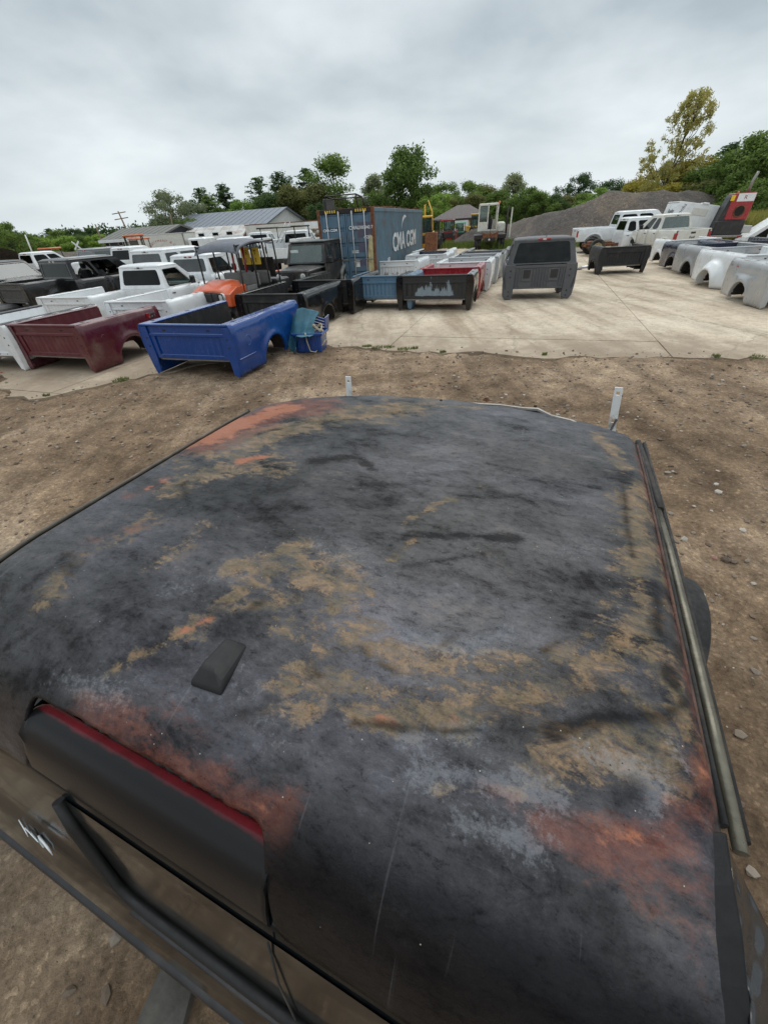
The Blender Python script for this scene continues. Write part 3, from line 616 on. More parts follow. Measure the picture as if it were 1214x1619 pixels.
# torn black sealer strip in the gap
b = MB(); pts = [(-0.852+0.0125*i, 0.090+random.uniform(-.002, .002), 1.397+random.uniform(-0.002, 0.003)) for i in range(49)]
b.tube(pts, [0.0035+0.004*random.random()**2 for _ in pts], 6)
b.build('torn_sealer', M_seal, cabF)
for i in (1, 23, 25, 38, 46):
    p = pts[i]; c = MB(); c.add([(p[0]-.014, p[1], p[2]), (p[0]+.012, p[1]+.003, p[2]), (p[0]-.002, p[1]+.012, p[2]+.008), (p[0], p[1]-.003, p[2]-.003)], [(0, 1, 2), (0, 2, 3), (1, 3, 2), (0, 3, 1)]); c.build('sealer_flap', M_seal, cabF)
# window: rubber frame, dark glass, sill trim
def onw(x, z, off=0.0): return (x, wall_y(z)-off, z)
poly = [onw(-0.775, 1.225, .01), onw(-0.75, 1.16, .012), onw(-0.72, 1.08, .012), onw(-0.68, 0.995, .012), onw(-0.655, 0.96, .012), onw(-0.60, 0.952, .012), onw(-0.4, 0.950, .012), onw(-0.2, 0.950, .012), onw(0.05, 0.952, .012), onw(0.3, 0.955, .012)]
MB().tube(poly, 0.012, 8).build('window_seal', M_seal, cabF)
M_sideglass = simple('dusty_black_glass', (0.010, 0.010, 0.009), 0.12, 0, 0.3, 5, 0.2, 0, (0.10, 0.085, 0.06), 0.2)
rows = [[onw(max(x, -0.765+0.12*(1.225-z)/0.27), z, 0.004) for z in np.linspace(1.225, 0.955, 12)] for x in np.linspace(-0.765, 0.30, 30)]
MB().grid(rows).build('door_window', M_sideglass, cabF)
MB().tube([onw(-0.655+0.1*i, 0.915, .008) for i in range(10)], 0.007, 6).build('beltline_trim', M_plastic, cabF)
b = MB(); b.tube([onw(-.245, 1.235, .01), onw(-.235, 1.1, .01), onw(-.21, .95, .01), onw(-.2, .8, .006), onw(-.2, .45, .004)], 0.0022, 6)
b.build('door_gap_seal', M_rubber, cabF)
# drip slot at the roof edge with a rusty edge
b = MB(); b.tube([(-0.125, 0.004, 1.262), (-0.09, 0.0, 1.256), (-0.03, 0.0, 1.256), (0.0, 0.004, 1.262)], [0.0008, 0.0016, 0.0016, 0.0008], 6); b.build('drip_edge', M_rust, cabF)

# white crayon scribble on the side panel
b = MB(); zz = [(30,1296),(46,1322),(40,1309),(62,1330),(50,1314),(70,1338),(62,1322),(76,1340),(84,1352)]
pts = []
for px, py in zz:
    z = 0.8
    for _ in range(20):
        p = P(px, py, z); lx, ly = toL(p); z += (wall_y(z)-0.004-ly)*-1.2; z = min(1.3, max(0.5, z))
    pts.append((lx, wall_y(z)-0.004, z))
b.tube(pts, [0.001, .002, .0015, .003, .002, .0035, .003, .003, .001], 5)
M_chalk = simple('white_marker', (0.75, 0.77, 0.78), 0.7)
b.build('marker_scribble', M_chalk, cabF)
# roof marker housing
bm = bmesh.new()
for p in [(-.040, -.060, 0), (.040, -.060, 0), (.040, .058, 0), (-.034, .058, 0), (-.041, -.056, .012), (.041, -.056, .012), (.040, .054, .012), (-.033, .054, .012), (-.026, -.026, .034), (.010, -.030, .034), (.016, .046, .032), (-.016, .046, .032), (.034, -.040, .022), (.032, .044, .022)]: bm.verts.new(p)
bmesh.ops.convex_hull(bm, input=bm.verts); bmesh.ops.dissolve_limit(bm, angle_limit=0.12, verts=bm.verts, edges=bm.edges)
me = bpy.data.meshes.new('roof_marker'); bm.to_mesh(me); bm.free(); me.materials.append(M_seal); mko = bpy.data.objects.new('roof_marker', me); COL.objects.link(mko); mko.parent = cabF
md = mko.modifiers.new('bevel', 'BEVEL'); md.width = .008; md.segments = 4
pc = P(350, 1046, 1.50); lx, ly = toL(pc)
mko.location = (lx, ly, float(roof_z(np.array(lx), np.array(ly)))+0.000); mko.rotation_euler = (0, 0, math.radians(4)); mko.scale = (.86, .88, .9)
# rails and gutters
def rail(name, pts, w, h, mat, seg=10):
    b = MB(); pts = [Vector(p) for p in pts]; rows = []
    for i, p in enumerate(pts):
        d = (pts[min(i+1, len(pts)-1)]-pts[max(i-1, 0)]).normalized(); s = Vector((d.y, -d.x, 0)).normalized()
        rows.append([tuple(p + s*(w*math.cos(a)) + Vector((0, 0, h*math.sin(a)))) for a in [2*math.pi*k/seg for k in range(seg)]])
    rows2 = [r+[r[0]] for r in rows]; b.grid(rows2, True); b.add(rows[0], [tuple(range(seg))]); b.add(rows[-1], [tuple(range(seg))]); return b.build(name, mat, cabF)
M_alu = simple('scuffed_window_channel', (0.13, 0.12, 0.09), 0.34, 0.5, 0.45, 14, 0, 0.15, (0.035, 0.032, 0.028), 0.8)
rail('door_channel', [(0.352, 1.60, 1.425), (0.358, 1.40, 1.432), (0.364, 1.20, 1.436), (0.366, 1.13, 1.436)], 0.010, 0.010, M_dark)
rail('door_channel', [(0.360, 1.16, 1.432), (0.366, 0.95, 1.434), (0.370, 0.7, 1.430), (0.373, 0.5, 1.424), (0.375, 0.31, 1.414)], 0.0098, 0.009, M_alu)
rail('rubber_strip', [(0.374, 1.60, 1.418), (0.378, 1.2, 1.424), (0.384, 0.8, 1.420), (0.388, 0.33, 1.404)], 0.007, 0.010, M_rubber)
rail('rubber_strip', [(0.345, 1.58, 1.432), (0.349, 1.2, 1.438), (0.350, 0.8, 1.438), (0.352, 0.33, 1.43)], 0.006, 0.010, M_rubber)
M_roofrust = simple('rusty_roof_lip', (0.075, 0.036, 0.025), 0.8, 0, 0.6, 25, 0, 0.4, (0.02, 0.018, 0.016), 0.7)
rail('roof_lip', [(0.338, 1.53, 1.442), (0.338, 1.2, 1.452), (0.338, 0.8, 1.454), (0.338, 0.4, 1.45), (0.336, 0.2, 1.42), (0.334, 0.06, 1.36)], 0.004, 0.005, M_roofrust)
M_gut = simple('gutter_edge', (0.10, 0.085, 0.065), 0.6, 0.1, 0.5, 12, 0, 0.2, (0.02, 0.02, 0.02), 0.8)
rail('roof_gutter', [(-1.308, y, float(roof_z(np.array(-1.26), np.array(min(y, 1.5))))-0.002) for y in np.linspace(0.12, 1.36, 16)], 0.0055, 0.007, M_gut)
rail('rubber_strip', [(-1.322, y, 1.452) for y in np.linspace(0.12, 1.38, 8)], 0.007, 0.010, M_rubber)
MB().tube([(-1.31, 0.93, 1.44), (-1.318, 0.935, 1.465)], 0.003, 5).build('broken_clip', M_rust, cabF); MB().tube([(-1.31, 0.78, 1.445), (-1.335, 0.775, 1.452)], 0.002, 5).build('broken_clip', M_rust, cabF); MB().tube([(-1.14, 1.52, 1.45), (-1.1, 1.545, 1.468), (-1.06, 1.55, 1.46)], 0.004, 5).build('broken_clip', M_rust, cabF)
rail('windshield_seal', [(x, float(interp(x, FE))+0.006, float(roof_z(np.array(x), interp(x, FE)))-0.012) for x in np.linspace(-1.29, 0.32, 30)], 0.008, 0.008, M_rubber)
# bent bright trim lifting off the windshield edge
tp = []
for (px, py), zz_ in zip([(693,635),(735,637),(790,640),(828,645),(850,646),(872,657),(902,664),(925,674),(940,682)], [1.478,1.482,1.484,1.482,1.487,1.478,1.478,1.468,1.462]):
    p = P(px, py, zz_); tp.append((*toL(p), zz_))
rail('windshield_trim', tp, 0.007, 0.003, M_steel, 8)
rail('windshield_trim', [(x, y-0.012, z-0.006) for x, y, z in tp[:7]], 0.007, 0.006, M_plastic, 8)
for px, py in ((697, 633), (846, 642)):
    lx, ly = toL(P(px, py, 1.49)); MB().lathe([(0, 0.0), (0, 0.007), (0.006, 0.006), (0.009, 0.0)], 'z', (lx, ly, 1.487), 10).build('screw_head', M_dark, cabF)
b = MB(); lx, ly = toL(P(768, 634, 1.48))
for k in range(9):
    a = k*0.7; b.add([(lx, ly, 1.478), (lx+.016*math.cos(a), ly+.016*math.sin(a), 1.486), (lx+.016*math.cos(a+.5), ly+.016*math.sin(a+.5), 1.483), (lx+.006*math.cos(a+.25), ly+.006*math.sin(a+.25), 1.494)], [(0,1,2),(0,1,3),(1,2,3)])
b.build('rust_flake', M_rust, cabF)
# near-right corner: black window bar and torn shiny sheet
def qpts(lst): return [(*toL(P(px, py, z)), z) for px, py, z in lst]
L_ = qpts([(1112,1315,1.462),(1120,1400,1.460),(1128,1480,1.454),(1136,1560,1.444),(1141,1640,1.43)]); R_ = qpts([(1150,1315,1.462),(1162,1400,1.460),(1176,1480,1.454),(1184,1560,1.444),(1192,1640,1.43)])
M_tape = simple('black_bar', (0.005, 0.005, 0.006), 0.5, 0, 0.3, 20, 0.0, 0.1, DUST, 0.05); M_tape.node_tree.nodes['Principled BSDF'].inputs['Specular IOR Level'].default_value = 0.25
b = MB(); b.shell([L_, R_], [[(x, y, z-0.022) for x, y, z in L_], [(x, y, z-0.022) for x, y, z in R_]], False); b.build('window_bar', M_tape, cabF, 0.004)
b = MB(); rows = []
SL = [(1150,1340),(1160,1420),(1172,1500),(1184,1580),(1192,1680)]; SR = [(1152,1345),(1190,1420),(1226,1490),(1256,1570),(1290,1680)]
for i in range(25):
    t = i/24*4; k = min(3, int(t)); f = t-k; l = [SL[k][q]*(1-f)+SL[k+1][q]*f for q in (0, 1)]; r_ = [SR[k][q]*(1-f)+SR[k+1][q]*f for q in (0, 1)]; row = []
    for j in range(13):
        u = j/12; z = 1.43-.07*u+0.006*math.sin(u*9+t*4)+.005*math.sin(t*6.3-u*4)+random.uniform(-.001, .001); lx, ly = toL(P(l[0]*(1-u)+r_[0]*u, l[1]*(1-u)+r_[1]*u, z)); row.append((lx, ly, z))
    rows.append(row)
M_sheet = simple('shiny_black_sheet', (0.010, 0.011, 0.013), 0.3, 0, 0.2, 6, 0.2, 0.05)
b.grid(rows, True); o = b.build('torn_sheet', M_sheet, cabF); mdd = o.modifiers.new('solid', 'SOLIDIFY'); mdd.thickness = 0.002
b = MB(); q = qpts([(1148,1368,1.455),(1156,1372,1.455),(1162,1420,1.455),(1164,1444,1.453),(1158,1440,1.455),(1152,1405,1.457)]); b.add(q+[(x, y, z-0.003) for x, y, z in q], [tuple(range(6)), tuple(range(11, 5, -1))]+[(i, (i+1) % 6, (i+1) % 6+6, i+6) for i in range(6)]); b.build('paper_scrap', M_offwhite, cabF)
# white bars standing up ahead of the windshield
def topz(base, px, py):
    lo, hi = base.z, 3
    for _ in range(40):
        mid = (lo+hi)/2; d = Vector((base.x, base.y, mid))-Vector((0, 0, CAM_H)); y = PH/2-FPX*d.dot(_U)/d.dot(_F)
        if y > py: lo = mid
        else: hi = mid
    return lo
M_barw = simple('chipped_white_paint', (0.82, 0.84, 0.84), 0.5, 0, 0.05, 8, 0, 0, (0.22, 0.13, 0.04), 0.9, 9)
for px, py, pt, w, lean in ((550, 636, 595, .020, .06), (974, 674, 614, .020, -0.12)):
    bs = P(px, py, 1.16); zt = topz(bs, px, pt); lx, ly = toL(bs); br = MB(); zb = 0.98
    h1, h2 = zt-0.03, 1.19; sw = w*0.45
    # flat bar with two slots: built as strips round the slots
    y0, y1 = ly, ly+0.006
    segs = [(zb, h2-0.012, None), (h2-0.012, h2+0.012, 1), (h2+0.012, h1-0.012, None), (h1-0.012, h1+0.008, 1), (h1+0.008, zt, None)]
    for a, c, hole in segs:
        SH = Matrix(((1, 0, lean, -lean*zb), (0, 1, 0, 0), (0, 0, 1, 0), (0, 0, 0, 1)))
        if hole: br.box(lx-w, lx-sw, y0, y1, a, c, M=SH); br.box(lx+sw, lx+w, y0, y1, a, c, M=SH)
        else: br.box(lx-w, lx+w, y0, y1, a, c, M=SH)
    br.build('white_bracket', M_barw, cabF, 0.001)
    MB().tube([(lx-0.06, ly-0.10, 1.05), (lx-0.01, ly, 1.2)], 0.006, 6).build('brace_rod', M_plastic, cabF)
# leaves and droppings on the roof
b = MB()
for px, py, s in ((508,802,.006),(594,1128,.006),(730,1130,.004),(714,1455,.005),(700,1078,.004),(575,770,.004),(940,880,.003)):
    lx, ly = toL(P(px, py, 1.495)); z = float(roof_z(np.array(lx), np.array(ly)))+0.002
    a = random.uniform(0, 6); b.add([(lx-s*math.cos(a), ly-s*math.sin(a), z), (lx+s*.4*math.sin(a), ly-s*.4*math.cos(a), z+.002), (lx+s*math.cos(a), ly+s*math.sin(a), z+.001), (lx-s*.4*math.sin(a), ly+s*.4*math.cos(a), z+.003)], [(0, 1, 2, 3)])
lt = b.build('litter', simple('pale_litter', (0.55, 0.52, 0.45), 0.8)); lt.rotation_euler = (0, 0, -_a); tag(lt, 'tiny pale crumbs and leaf bits lying on the burnt cab roof', 'litter', kind='stuff')
# tyre standing beyond the right rail
def tyre_mesh(R, w, rr=None):
    rr = rr or R*0.6; b = MB(); b.lathe([(-w/2*.8, rr), (-w/2, R*.8), (-w/2, R*.9), (-w/2*.85, R*.97), (-w/2*.5, R), (w/2*.5, R), (w/2*.85, R*.97), (w/2, R*.9), (w/2, R*.8), (w/2*.8, rr), (-w/2*.8, rr)], 'x', n=32); return b
p = P(1082, 950, 0.60)
ty = tyre_mesh(0.33, 0.2).build('tyre', M_rubber); ty.location = (p.x-0.02, p.y, 0.33); ty.rotation_euler = (0, 0, -_a)
tag(ty, 'black tyre standing against the right side of the burnt foreground cab', 'tyre')
# plank on the ground under the side
A_ = P(262, 1530); B_ = P(215, 1640); C_ = P(292, 1640); D_ = P(320, 1530)
pk = MB(); q = [(v.x, v.y) for v in (A_, B_, C_, D_)]; pk.prism(q, 0.0, 0.045, axis='z'); o = pk.build('wooden_plank', simple('dirty_plank', (0.075, 0.068, 0.058), 0.8, 0, 0.4, 12, 0, 0.4), None, 0.004)
tag(o, 'dark dirty plank lying on the dirt beside the foreground cab', 'plank')
# ------------------------------------------------------------------ truck beds
def side_skin(name, parent, mat, side, ys, zb, zt, sect, flare=None, thick=0.03, rows=9):
    outer = []; inner = []
    for y in ys:
        b0, t0 = zb(y), zt(y); ro = []; ri = []
        for k in range(rows):
            z = b0+(t0-b0)*k/(rows-1); x = sect(z, y)+(flare(y, z) if flare else 0)
            ro.append((side*x, y, z)); ri.append((side*(sect(z, y)-thick), y, z))
        outer.append(ro); inner.append(ri)
    return MB().shell(outer, inner).build(name, mat, parent)
def arch_fn(yc, zc, R, base, tuck=0.0):
    def f(y):
        d = abs(y-yc)
        if d < R: return max(base(y) if callable(base) else base, zc+math.sqrt(R*R-d*d))
        return base(y) if callable(base) else base
    return f
def ys_with(L, yc, R, y0=0.0, n=10):
    s = set(np.round(np.linspace(y0, y0+L, int(L/0.16)+2), 4))
    if R: s |= set(np.round([yc-R*math.cos(a) for a in np.linspace(0, math.pi, 15)], 4)) | {round(yc-R-0.012, 4), round(yc+R+0.012, 4), round(yc-R-.09, 4), round(yc+R+.09, 4)}
    return sorted(y for y in s if y0 <= y <= y0+L)
def make_bed(label, loc, heading, paintm, L=2.0, H=0.9, hw=0.98, style='plain', liner=None, headmat=None, group='truck beds standing on the concrete', tailgate=False, tilt=(0, 0), skirt=0.0, detail=True, cap=None, taillights=False, headboard=True, arch=True):
    t = thing('truck_bed', label, 'truck bed', loc, heading, group, tilt)
    sd_ = random.uniform(0, 6.28); inm = liner or paintm; yc, R = L*0.52, 0.40; zc = 0.06
    tab = [(0, hw-.075), (.12, hw-.045), (.40, hw-.012), (.55, hw), (.74, hw-.002), (.84, hw-.02), (H, hw-.05)]
    def sect(z, y): return float(np.interp(z, [a for a, _ in tab], [b for _, b in tab]))
    def base(y): return skirt + (0.02 if y < yc else 0.07)
    zb = arch_fn(yc, zc, R, base)
    def flare(y, z):
        if not arch: return 0
        r = math.hypot(y-yc, (z-zc)) ; f = 0.035*math.exp(-((r-R-0.03)/0.06)**2)
        if style == 'dually': f += 0.20*max(0, 1-max(0, r-R-0.05)/0.20)**0.6*(1 if z < .66 else max(0, 1-(z-.66)/.06)) if r < R+0.25 else 0
        if style == 'square': f += 0.03*max(0, min(1, (R+0.2-abs(y-yc))/0.06))*max(0, min(1, (0.62-z)/0.06))
        f += 0.0035*math.sin(6.1*y+sd_)*math.sin(8.3*z+2*sd_)+.002*math.sin(13*y+3*sd_+9*z)
        if z < .5: f -= 0.012*math.exp(-((z-.44)/.02)**2)*(abs(y-yc) > R+.05)
        return f
    ys = ys_with(L, yc, R) if arch else ys_with(L, yc, 0)
    for s in (-1, 1):
        sp = side_skin('side_panel', t, paintm, s, ys, zb if arch else (lambda y: skirt+.02), lambda y: H, sect, flare, 0.025, 14)
        # inner wall with ribs, rail top and front flange (the leg seen from the front)
        b = MB(); x = hw-.20
        pts = []
        for k in range(int(L/0.11)+1):
            y = min(L, 0.03+k*0.11); d = 0.0 if k % 2 else 0.012
            pts += [(y, d), (min(L, y+0.055), d)]
        b.grid([[(s*(x-d), y, z) for z in (0.34, 0.45, 0.62, 0.80, H-.03)] for y, d in pts], False); b.build('inner_wall', inm, t)
        b = MB(); b.box(s*(hw-.21), s*(hw-.045), 0.0, L, H-.035, H+.006, ch=0.012); b.build('rail_cap', cap or paintm, t, 0.0)
        for fy in (.12, .50, .86):
            MB().box(s*(hw-.15), s*(hw-.09), L*fy-.035, L*fy+.035, H+.004, H+.0085).build('stake_pocket', M_dark, t)
        for fz in (.52, .66): MB().lathe([(0, .016), (-.006, .013), (-.007, 0)], 'y', (s*(hw-.13), .004, fz), 10).build('bolt', M_dark, t)
        b = MB(); xo = hw-.055; b.prism([(s*(hw-.19), H-.04), (s*xo, H-.04), (s*(hw-.01), .6), (s*(hw-.03), .3), (s*(hw-.085), skirt+.02), (s*(hw-.17), skirt+.05), (s*(hw-.20), .34)], 0.004, 0.03, 'y'); b.build('corner_post', paintm, t, 0.004)
        if arch:
            b = MB(); rr = R+0.0; arc = [(yc-rr*math.cos(a), zc+rr*math.sin(a)) for a in np.linspace(0.12, math.pi-.12, 13)]
            b.grid([[(s*(hw-.04), y, z), (s*(hw-.30), y, z+.01), (s*(hw-.32), y, z-.02)] for y, z in arc], True); b.build('wheel_arch_liner', M_liner, t)
            b = MB(); b.grid([[(s*(hw-.20), y, z+.14 if 0.3 < a_ < 2.84 else .34), (s*(hw-.34), y, z+.14 if 0.3 < a_ < 2.84 else .34), (s*(hw-.36), y, 0.34)] for (y, z), a_ in zip([(yc-(rr+.03)*math.cos(a), zc+(rr-.02)*math.sin(a)) for a in np.linspace(0.1, math.pi-.1, 13)], np.linspace(0.1, math.pi-.1, 13))], True); b.build('wheel_well', inm, t)
    # headboard
    hm = headmat or inm if liner is None else (headmat or paintm); hx = hw-.19
    if headboard:
        b = MB(); z0 = 0.30; n = 22; ribs = []
        for k in range(n+1):
            x = -hx+.10+(2*hx-.20)*k/n; dd = 0.012 if k % 2 else 0.0
            ribs.append((x-.018, dd)); ribs.append((x+.018, dd))
        front = [[(x, 0.052-d, z) for z in (z0+.07, H-.20)] for x, d in ribs]
        b.grid(front, False)
        b.box(-hx, hx, 0.03, 0.058, z0, z0+.075, ch=.006); b.box(-hx, hx, 0.018, 0.055, H-.205, H-.145, ch=.012); b.box(-hx, -hx+.10, 0.028, 0.056, z0+.07, H-.20); b.box(hx-.10, hx, 0.028, 0.056, z0+.07, H-.20)
        b.box(-hx, hx, 0.034, 0.056, H-.150, H-.03); b.box(-hx-.005, hx+.005, 0.0, 0.075, H-.035, H+.004, ch=.012)
        b.box(-hx, hx, .057, .062, z0, H-.035)
        hb_ = b.build('headboard', hm, t)
        for k in range(7): MB().lathe([(0, .011), (-.005, .009), (-.006, 0)], 'y', (-hx+.16+(2*hx-.32)*k/6, .029, z0+.04), 8).build('bolt', M_dark, hb_)
        for x in (-hx*.55, hx*.62): MB().box(x-.03, x+.03, .0295, .0335, H-.115, H-.09).build('slot', M_dark, hb_)
    b = MB(); b.grid([[(x, y, 0.345 if k % 2 else 0.335) for y in (0.06, L-.03)] for k, x in enumerate(np.linspace(-hx, hx, 30))], False); b.build('bed_floor', inm, t)
    for y in (0.09, L*.33, L*.74, L-.07): MB().box(-hx+.02, hx-.02, y-.03, y+.03, 0.265, 0.33, ch=.006).build('crossmember', M_steel if y < .2 else M_dark, t)
    if tailgate:
        MB().box(-hx, hx, L-.05, L-.005, .32, H-.02, ch=.01).build('tailgate', paintm, t)
    if taillights:
        for s in (-1, 1): MB().box(s*(hw-.11), s*(hw+.003), L-.03, L+.012, .52, .80, ch=.012).build('tail_light', M_redlens, t)
    return t
def bed_at(label, pl, pr, heading, mat, z=0.9, ground=0.01, hw=0.98, **k):
    a, b = P(*pl, z), P(*pr, z); c = (a+b)/2
    return make_bed(label, (c.x, c.y, ground), heading, mat, hw=hw, H=z-ground, **k)
def text_on_side(t, body, y, z, size, mat, x=0.985, side=1, name='badge'):
    M = frameM((side*x, y, z), (0, side, 0), (0, 0, 1)); return text_obj(name, body, size, mat, t, M, 0.004, 0.004)
M_worn = None
def worn_material(name, col, spot, thr=0.5):
    m, nt, b = new_mat(name); v = nt.nodes.new('ShaderNodeTexCoord').outputs['Object']
    mp = nt.nodes.new('ShaderNodeMapping'); mp.inputs['Scale'].default_value = (5, 2, 1.6); nt.links.new(v, mp.inputs[0])
    n = noise(nt, 1.6, 6, 0.65, vec=mp.outputs[0]); s = nt.nodes.new('ShaderNodeSeparateXYZ'); nt.links.new(v, s.inputs[0])
    e = nt.nodes.new('ShaderNodeMapRange'); e.inputs[1].default_value = 0.34; e.inputs[2].default_value = 0.80; e.inputs[3].default_value = 0.20; e.inputs[4].default_value = -0.14; nt.links.new(s.outputs[2], e.inputs[0])
    ab = nt.nodes.new('ShaderNodeMath'); ab.operation = 'ABSOLUTE'; nt.links.new(s.outputs[0], ab.inputs[0]); e2 = nt.nodes.new('ShaderNodeMapRange'); e2.inputs[1].default_value = .45; e2.inputs[2].default_value = .72; e2.inputs[3].default_value = 0; e2.inputs[4].default_value = -.5; nt.links.new(ab.outputs[0], e2.inputs[0])
    e3 = nt.nodes.new('ShaderNodeMapRange'); e3.inputs[1].default_value = .39; e3.inputs[2].default_value = .36; e3.inputs[3].default_value = 0; e3.inputs[4].default_value = -.5; nt.links.new(s.outputs[2], e3.inputs[0])
    q = n.outputs[0]
    for ee in (e, e2, e3):
        a = nt.nodes.new('ShaderNodeMath'); a.operation = 'ADD'; nt.links.new(q, a.inputs[0]); nt.links.new(ee.outputs[0], a.inputs[1]); q = a.outputs[0]
    r = ramp(nt, q, [(thr, 0), (thr+.05, 1)]); nt.links.new(mixc(nt, r.outputs[0], col, spot), b.inputs['Base Color']); b.inputs['Roughness'].default_value = 0.5; return m
M_wornblack = worn_material('worn_black_headboard', (0.018, 0.018, 0.019), (0.20, 0.25, 0.29), 0.47)
M_wornwhite = worn_material('worn_white_headboard', (0.66, 0.68, 0.70), (0.26, 0.24, 0.22), 0.60)
# --- left group
G1 = 'truck beds in the left rows on the concrete'
maroon = bed_at('maroon truck bed with red side badge, left of the bright blue bed', (5, 513), (120, 515), 19, M_maroon, L=2.05, liner=M_maroon_in, headmat=M_maroon_in, group=G1)
text_on_side(maroon, 'Z71', 1.82, .74, .13, M_chrome); o = maroon.children[-1]
MB().box(0.98, 0.988, 1.66, 1.76, .69, .79, ch=.003).build('badge_block', M_redlens, maroon)
MB().lathe([(0.0, .0), (0.0, .055), (.004, .055), (.005, .05), (.005, 0)], 'x', (.975, .45, .58), 20).build('fuel_door', M_maroon, maroon)
blue = bed_at('bright blue truck bed with black liner standing nearest the dirt edge', (222, 512), (355, 515), 19.5, M_blue, L=2.45, liner=M_liner, headmat=M_blue, group=G1, hw=1.0)
MB().lathe([(0.0, .07), (.006, .075), (.008, .085), (.002, .09)], 'x', (.995, .42, .56), 22).build('fuel_door', M_blue, blue)
MB().box(.975, 1.000, .05, .58, .30, .325, ch=.006).build('side_moulding', M_blue, blue)
w0 = P(0, 515, .9) ; uu = Vector((math.cos(math.radians(17)), -math.sin(math.radians(17)), 0)); w0 = w0 - uu*0.93
make_bed('white truck bed at the left frame edge, partly behind the maroon bed', (w0.x, w0.y, .01), 17, M_white, L=2.3, H=.9, cap=M_plastic, group=G1)
bed_at('white truck bed with empty headboard between the black crew cab and the maroon bed', (50, 471), (145, 469), 19, M_white, L=2.2, group=G1, cap=M_white, hw=1.05)
bed_at('white truck bed with long side standing right behind the blue bed', (160, 478), (265, 475), 19, M_white, L=2.5, group=G1, hw=1.02)
bed_at('black shiny truck bed with wheel arch behind the blue plastic bin', (368, 467), (480, 463), 20, M_black, L=2.3, liner=M_liner, headmat=M_liner, group=G1)
bed_at('black truck bed between the black jeep and the steel blue bed', (460, 445), (556, 441), 21, M_black, L=2.3, liner=M_liner, headmat=M_liner, group=G1)
bed_at('steel blue truck bed in front of the shipping container', (556, 438), (650, 434), 20, M_steelblue, L=1.4, hw=.95, group=G1, liner=M_steelblue)
bed_at('white truck bed with scraped headboard in front of the container side', (585, 414), (664, 411), 20, M_white, L=1.9, headmat=M_wornwhite, group=G1)
bed_at('white truck bed behind the scraped one, its rail showing', (640, 404), (707, 401), 20, M_white, L=1.9, group=G1, hw=.95)
bed_at('white truck bed with dark navy liner beside the container end', (650, 398), (712, 396), 20, M_white, L=2.0, liner=M_navy, headmat=M_navy, group=G1, hw=.97)
# --- middle column
G2 = 'truck beds in the middle column'
bed_at('black truck bed with scraped grey headboard at the head of the middle column', (627, 437), (747, 433), 20, M_black, L=1.25, liner=M_liner, headmat=M_wornblack, group=G2, hw=1.10)
bed_at('red truck bed directly behind the scraped black one', (664, 425), (757, 422), 20, M_red, L=1.5, group=G2, hw=.98)
bed_at('white truck bed behind the red one in the middle column', (690, 416), (774, 413), 20, M_white, L=1.6, group=G2, hw=.98)
bed_at('pale silver truck bed, third from the back of the middle column', (712, 408), (784, 405), 20, M_silver, L=1.7, group=G2, hw=.98)
bed_at('silver truck bed with raised tonneau frame in the middle column', (728, 402), (792, 399.5), 20, M_silver, L=1.9, group=G2, hw=.98, cap=M_plastic)
bed_at('grey truck bed at the far end of the middle column', (742, 397), (797, 395), 20, M_grey, L=2.2, group=G2, hw=.98)
# --- right row (fronts towards the viewer, left sides showing)
G3 = 'truck beds in the right row'
def right_bed(label, nearpx, heading, mat, L, hw=1.0, **k):
    p = P(*nearpx, 0.02); h = math.radians(heading); u = Vector((math.cos(h), -math.sin(h), 0)); c = p + u*(hw-.07)
    return make_bed(label, (c.x, c.y, 0.01), heading, mat, L=L, hw=hw, group=G3, **k)
ch = right_bed('silver truck bed with red side badge, nearest in the right row', (1199, 489), 14, M_silver, 2.0, style='square')
text_on_side(ch, 'Z71', 1.72, .70, .13, M_silver, side=-1); MB().box(-.988, -.996, 1.52, 1.90, .64, .76, ch=.003).build('badge_block', M_redlens, ch)
du = right_bed('white wide-fender truck bed behind the nearest silver one in the right row', (1157, 462), 9, M_white, 2.35, style='dually')
MB().tube([(-.86, -.02, .30), (-.85, -.06, .12), (-.90, .06, .03)], [.07, .09, .06], 7).build('torn_flap', M_liner, du)
right_bed('silver truck bed with round arch, third from the viewer in the right row', (1108, 442), 9, M_silver, 2.2)
right_bed('dark navy truck bed between the silver and the white ones in the right row', (1079, 432), 10, M_navy, 2.2)
right_bed('white truck bed farthest back in the right row beside the off-white pickup', (1049, 420), 9, M_white, 1.5)
bed_at('black truck bed standing alone before the white pickups', (952, 391), (1031, 388), 10, M_liner, L=1.4, hw=.90, group=G3, z=0.92)
right_bed('dark blue lined truck bed behind the right row', (1130, 428), 14, M_navy, 2.2, hw=1.0)
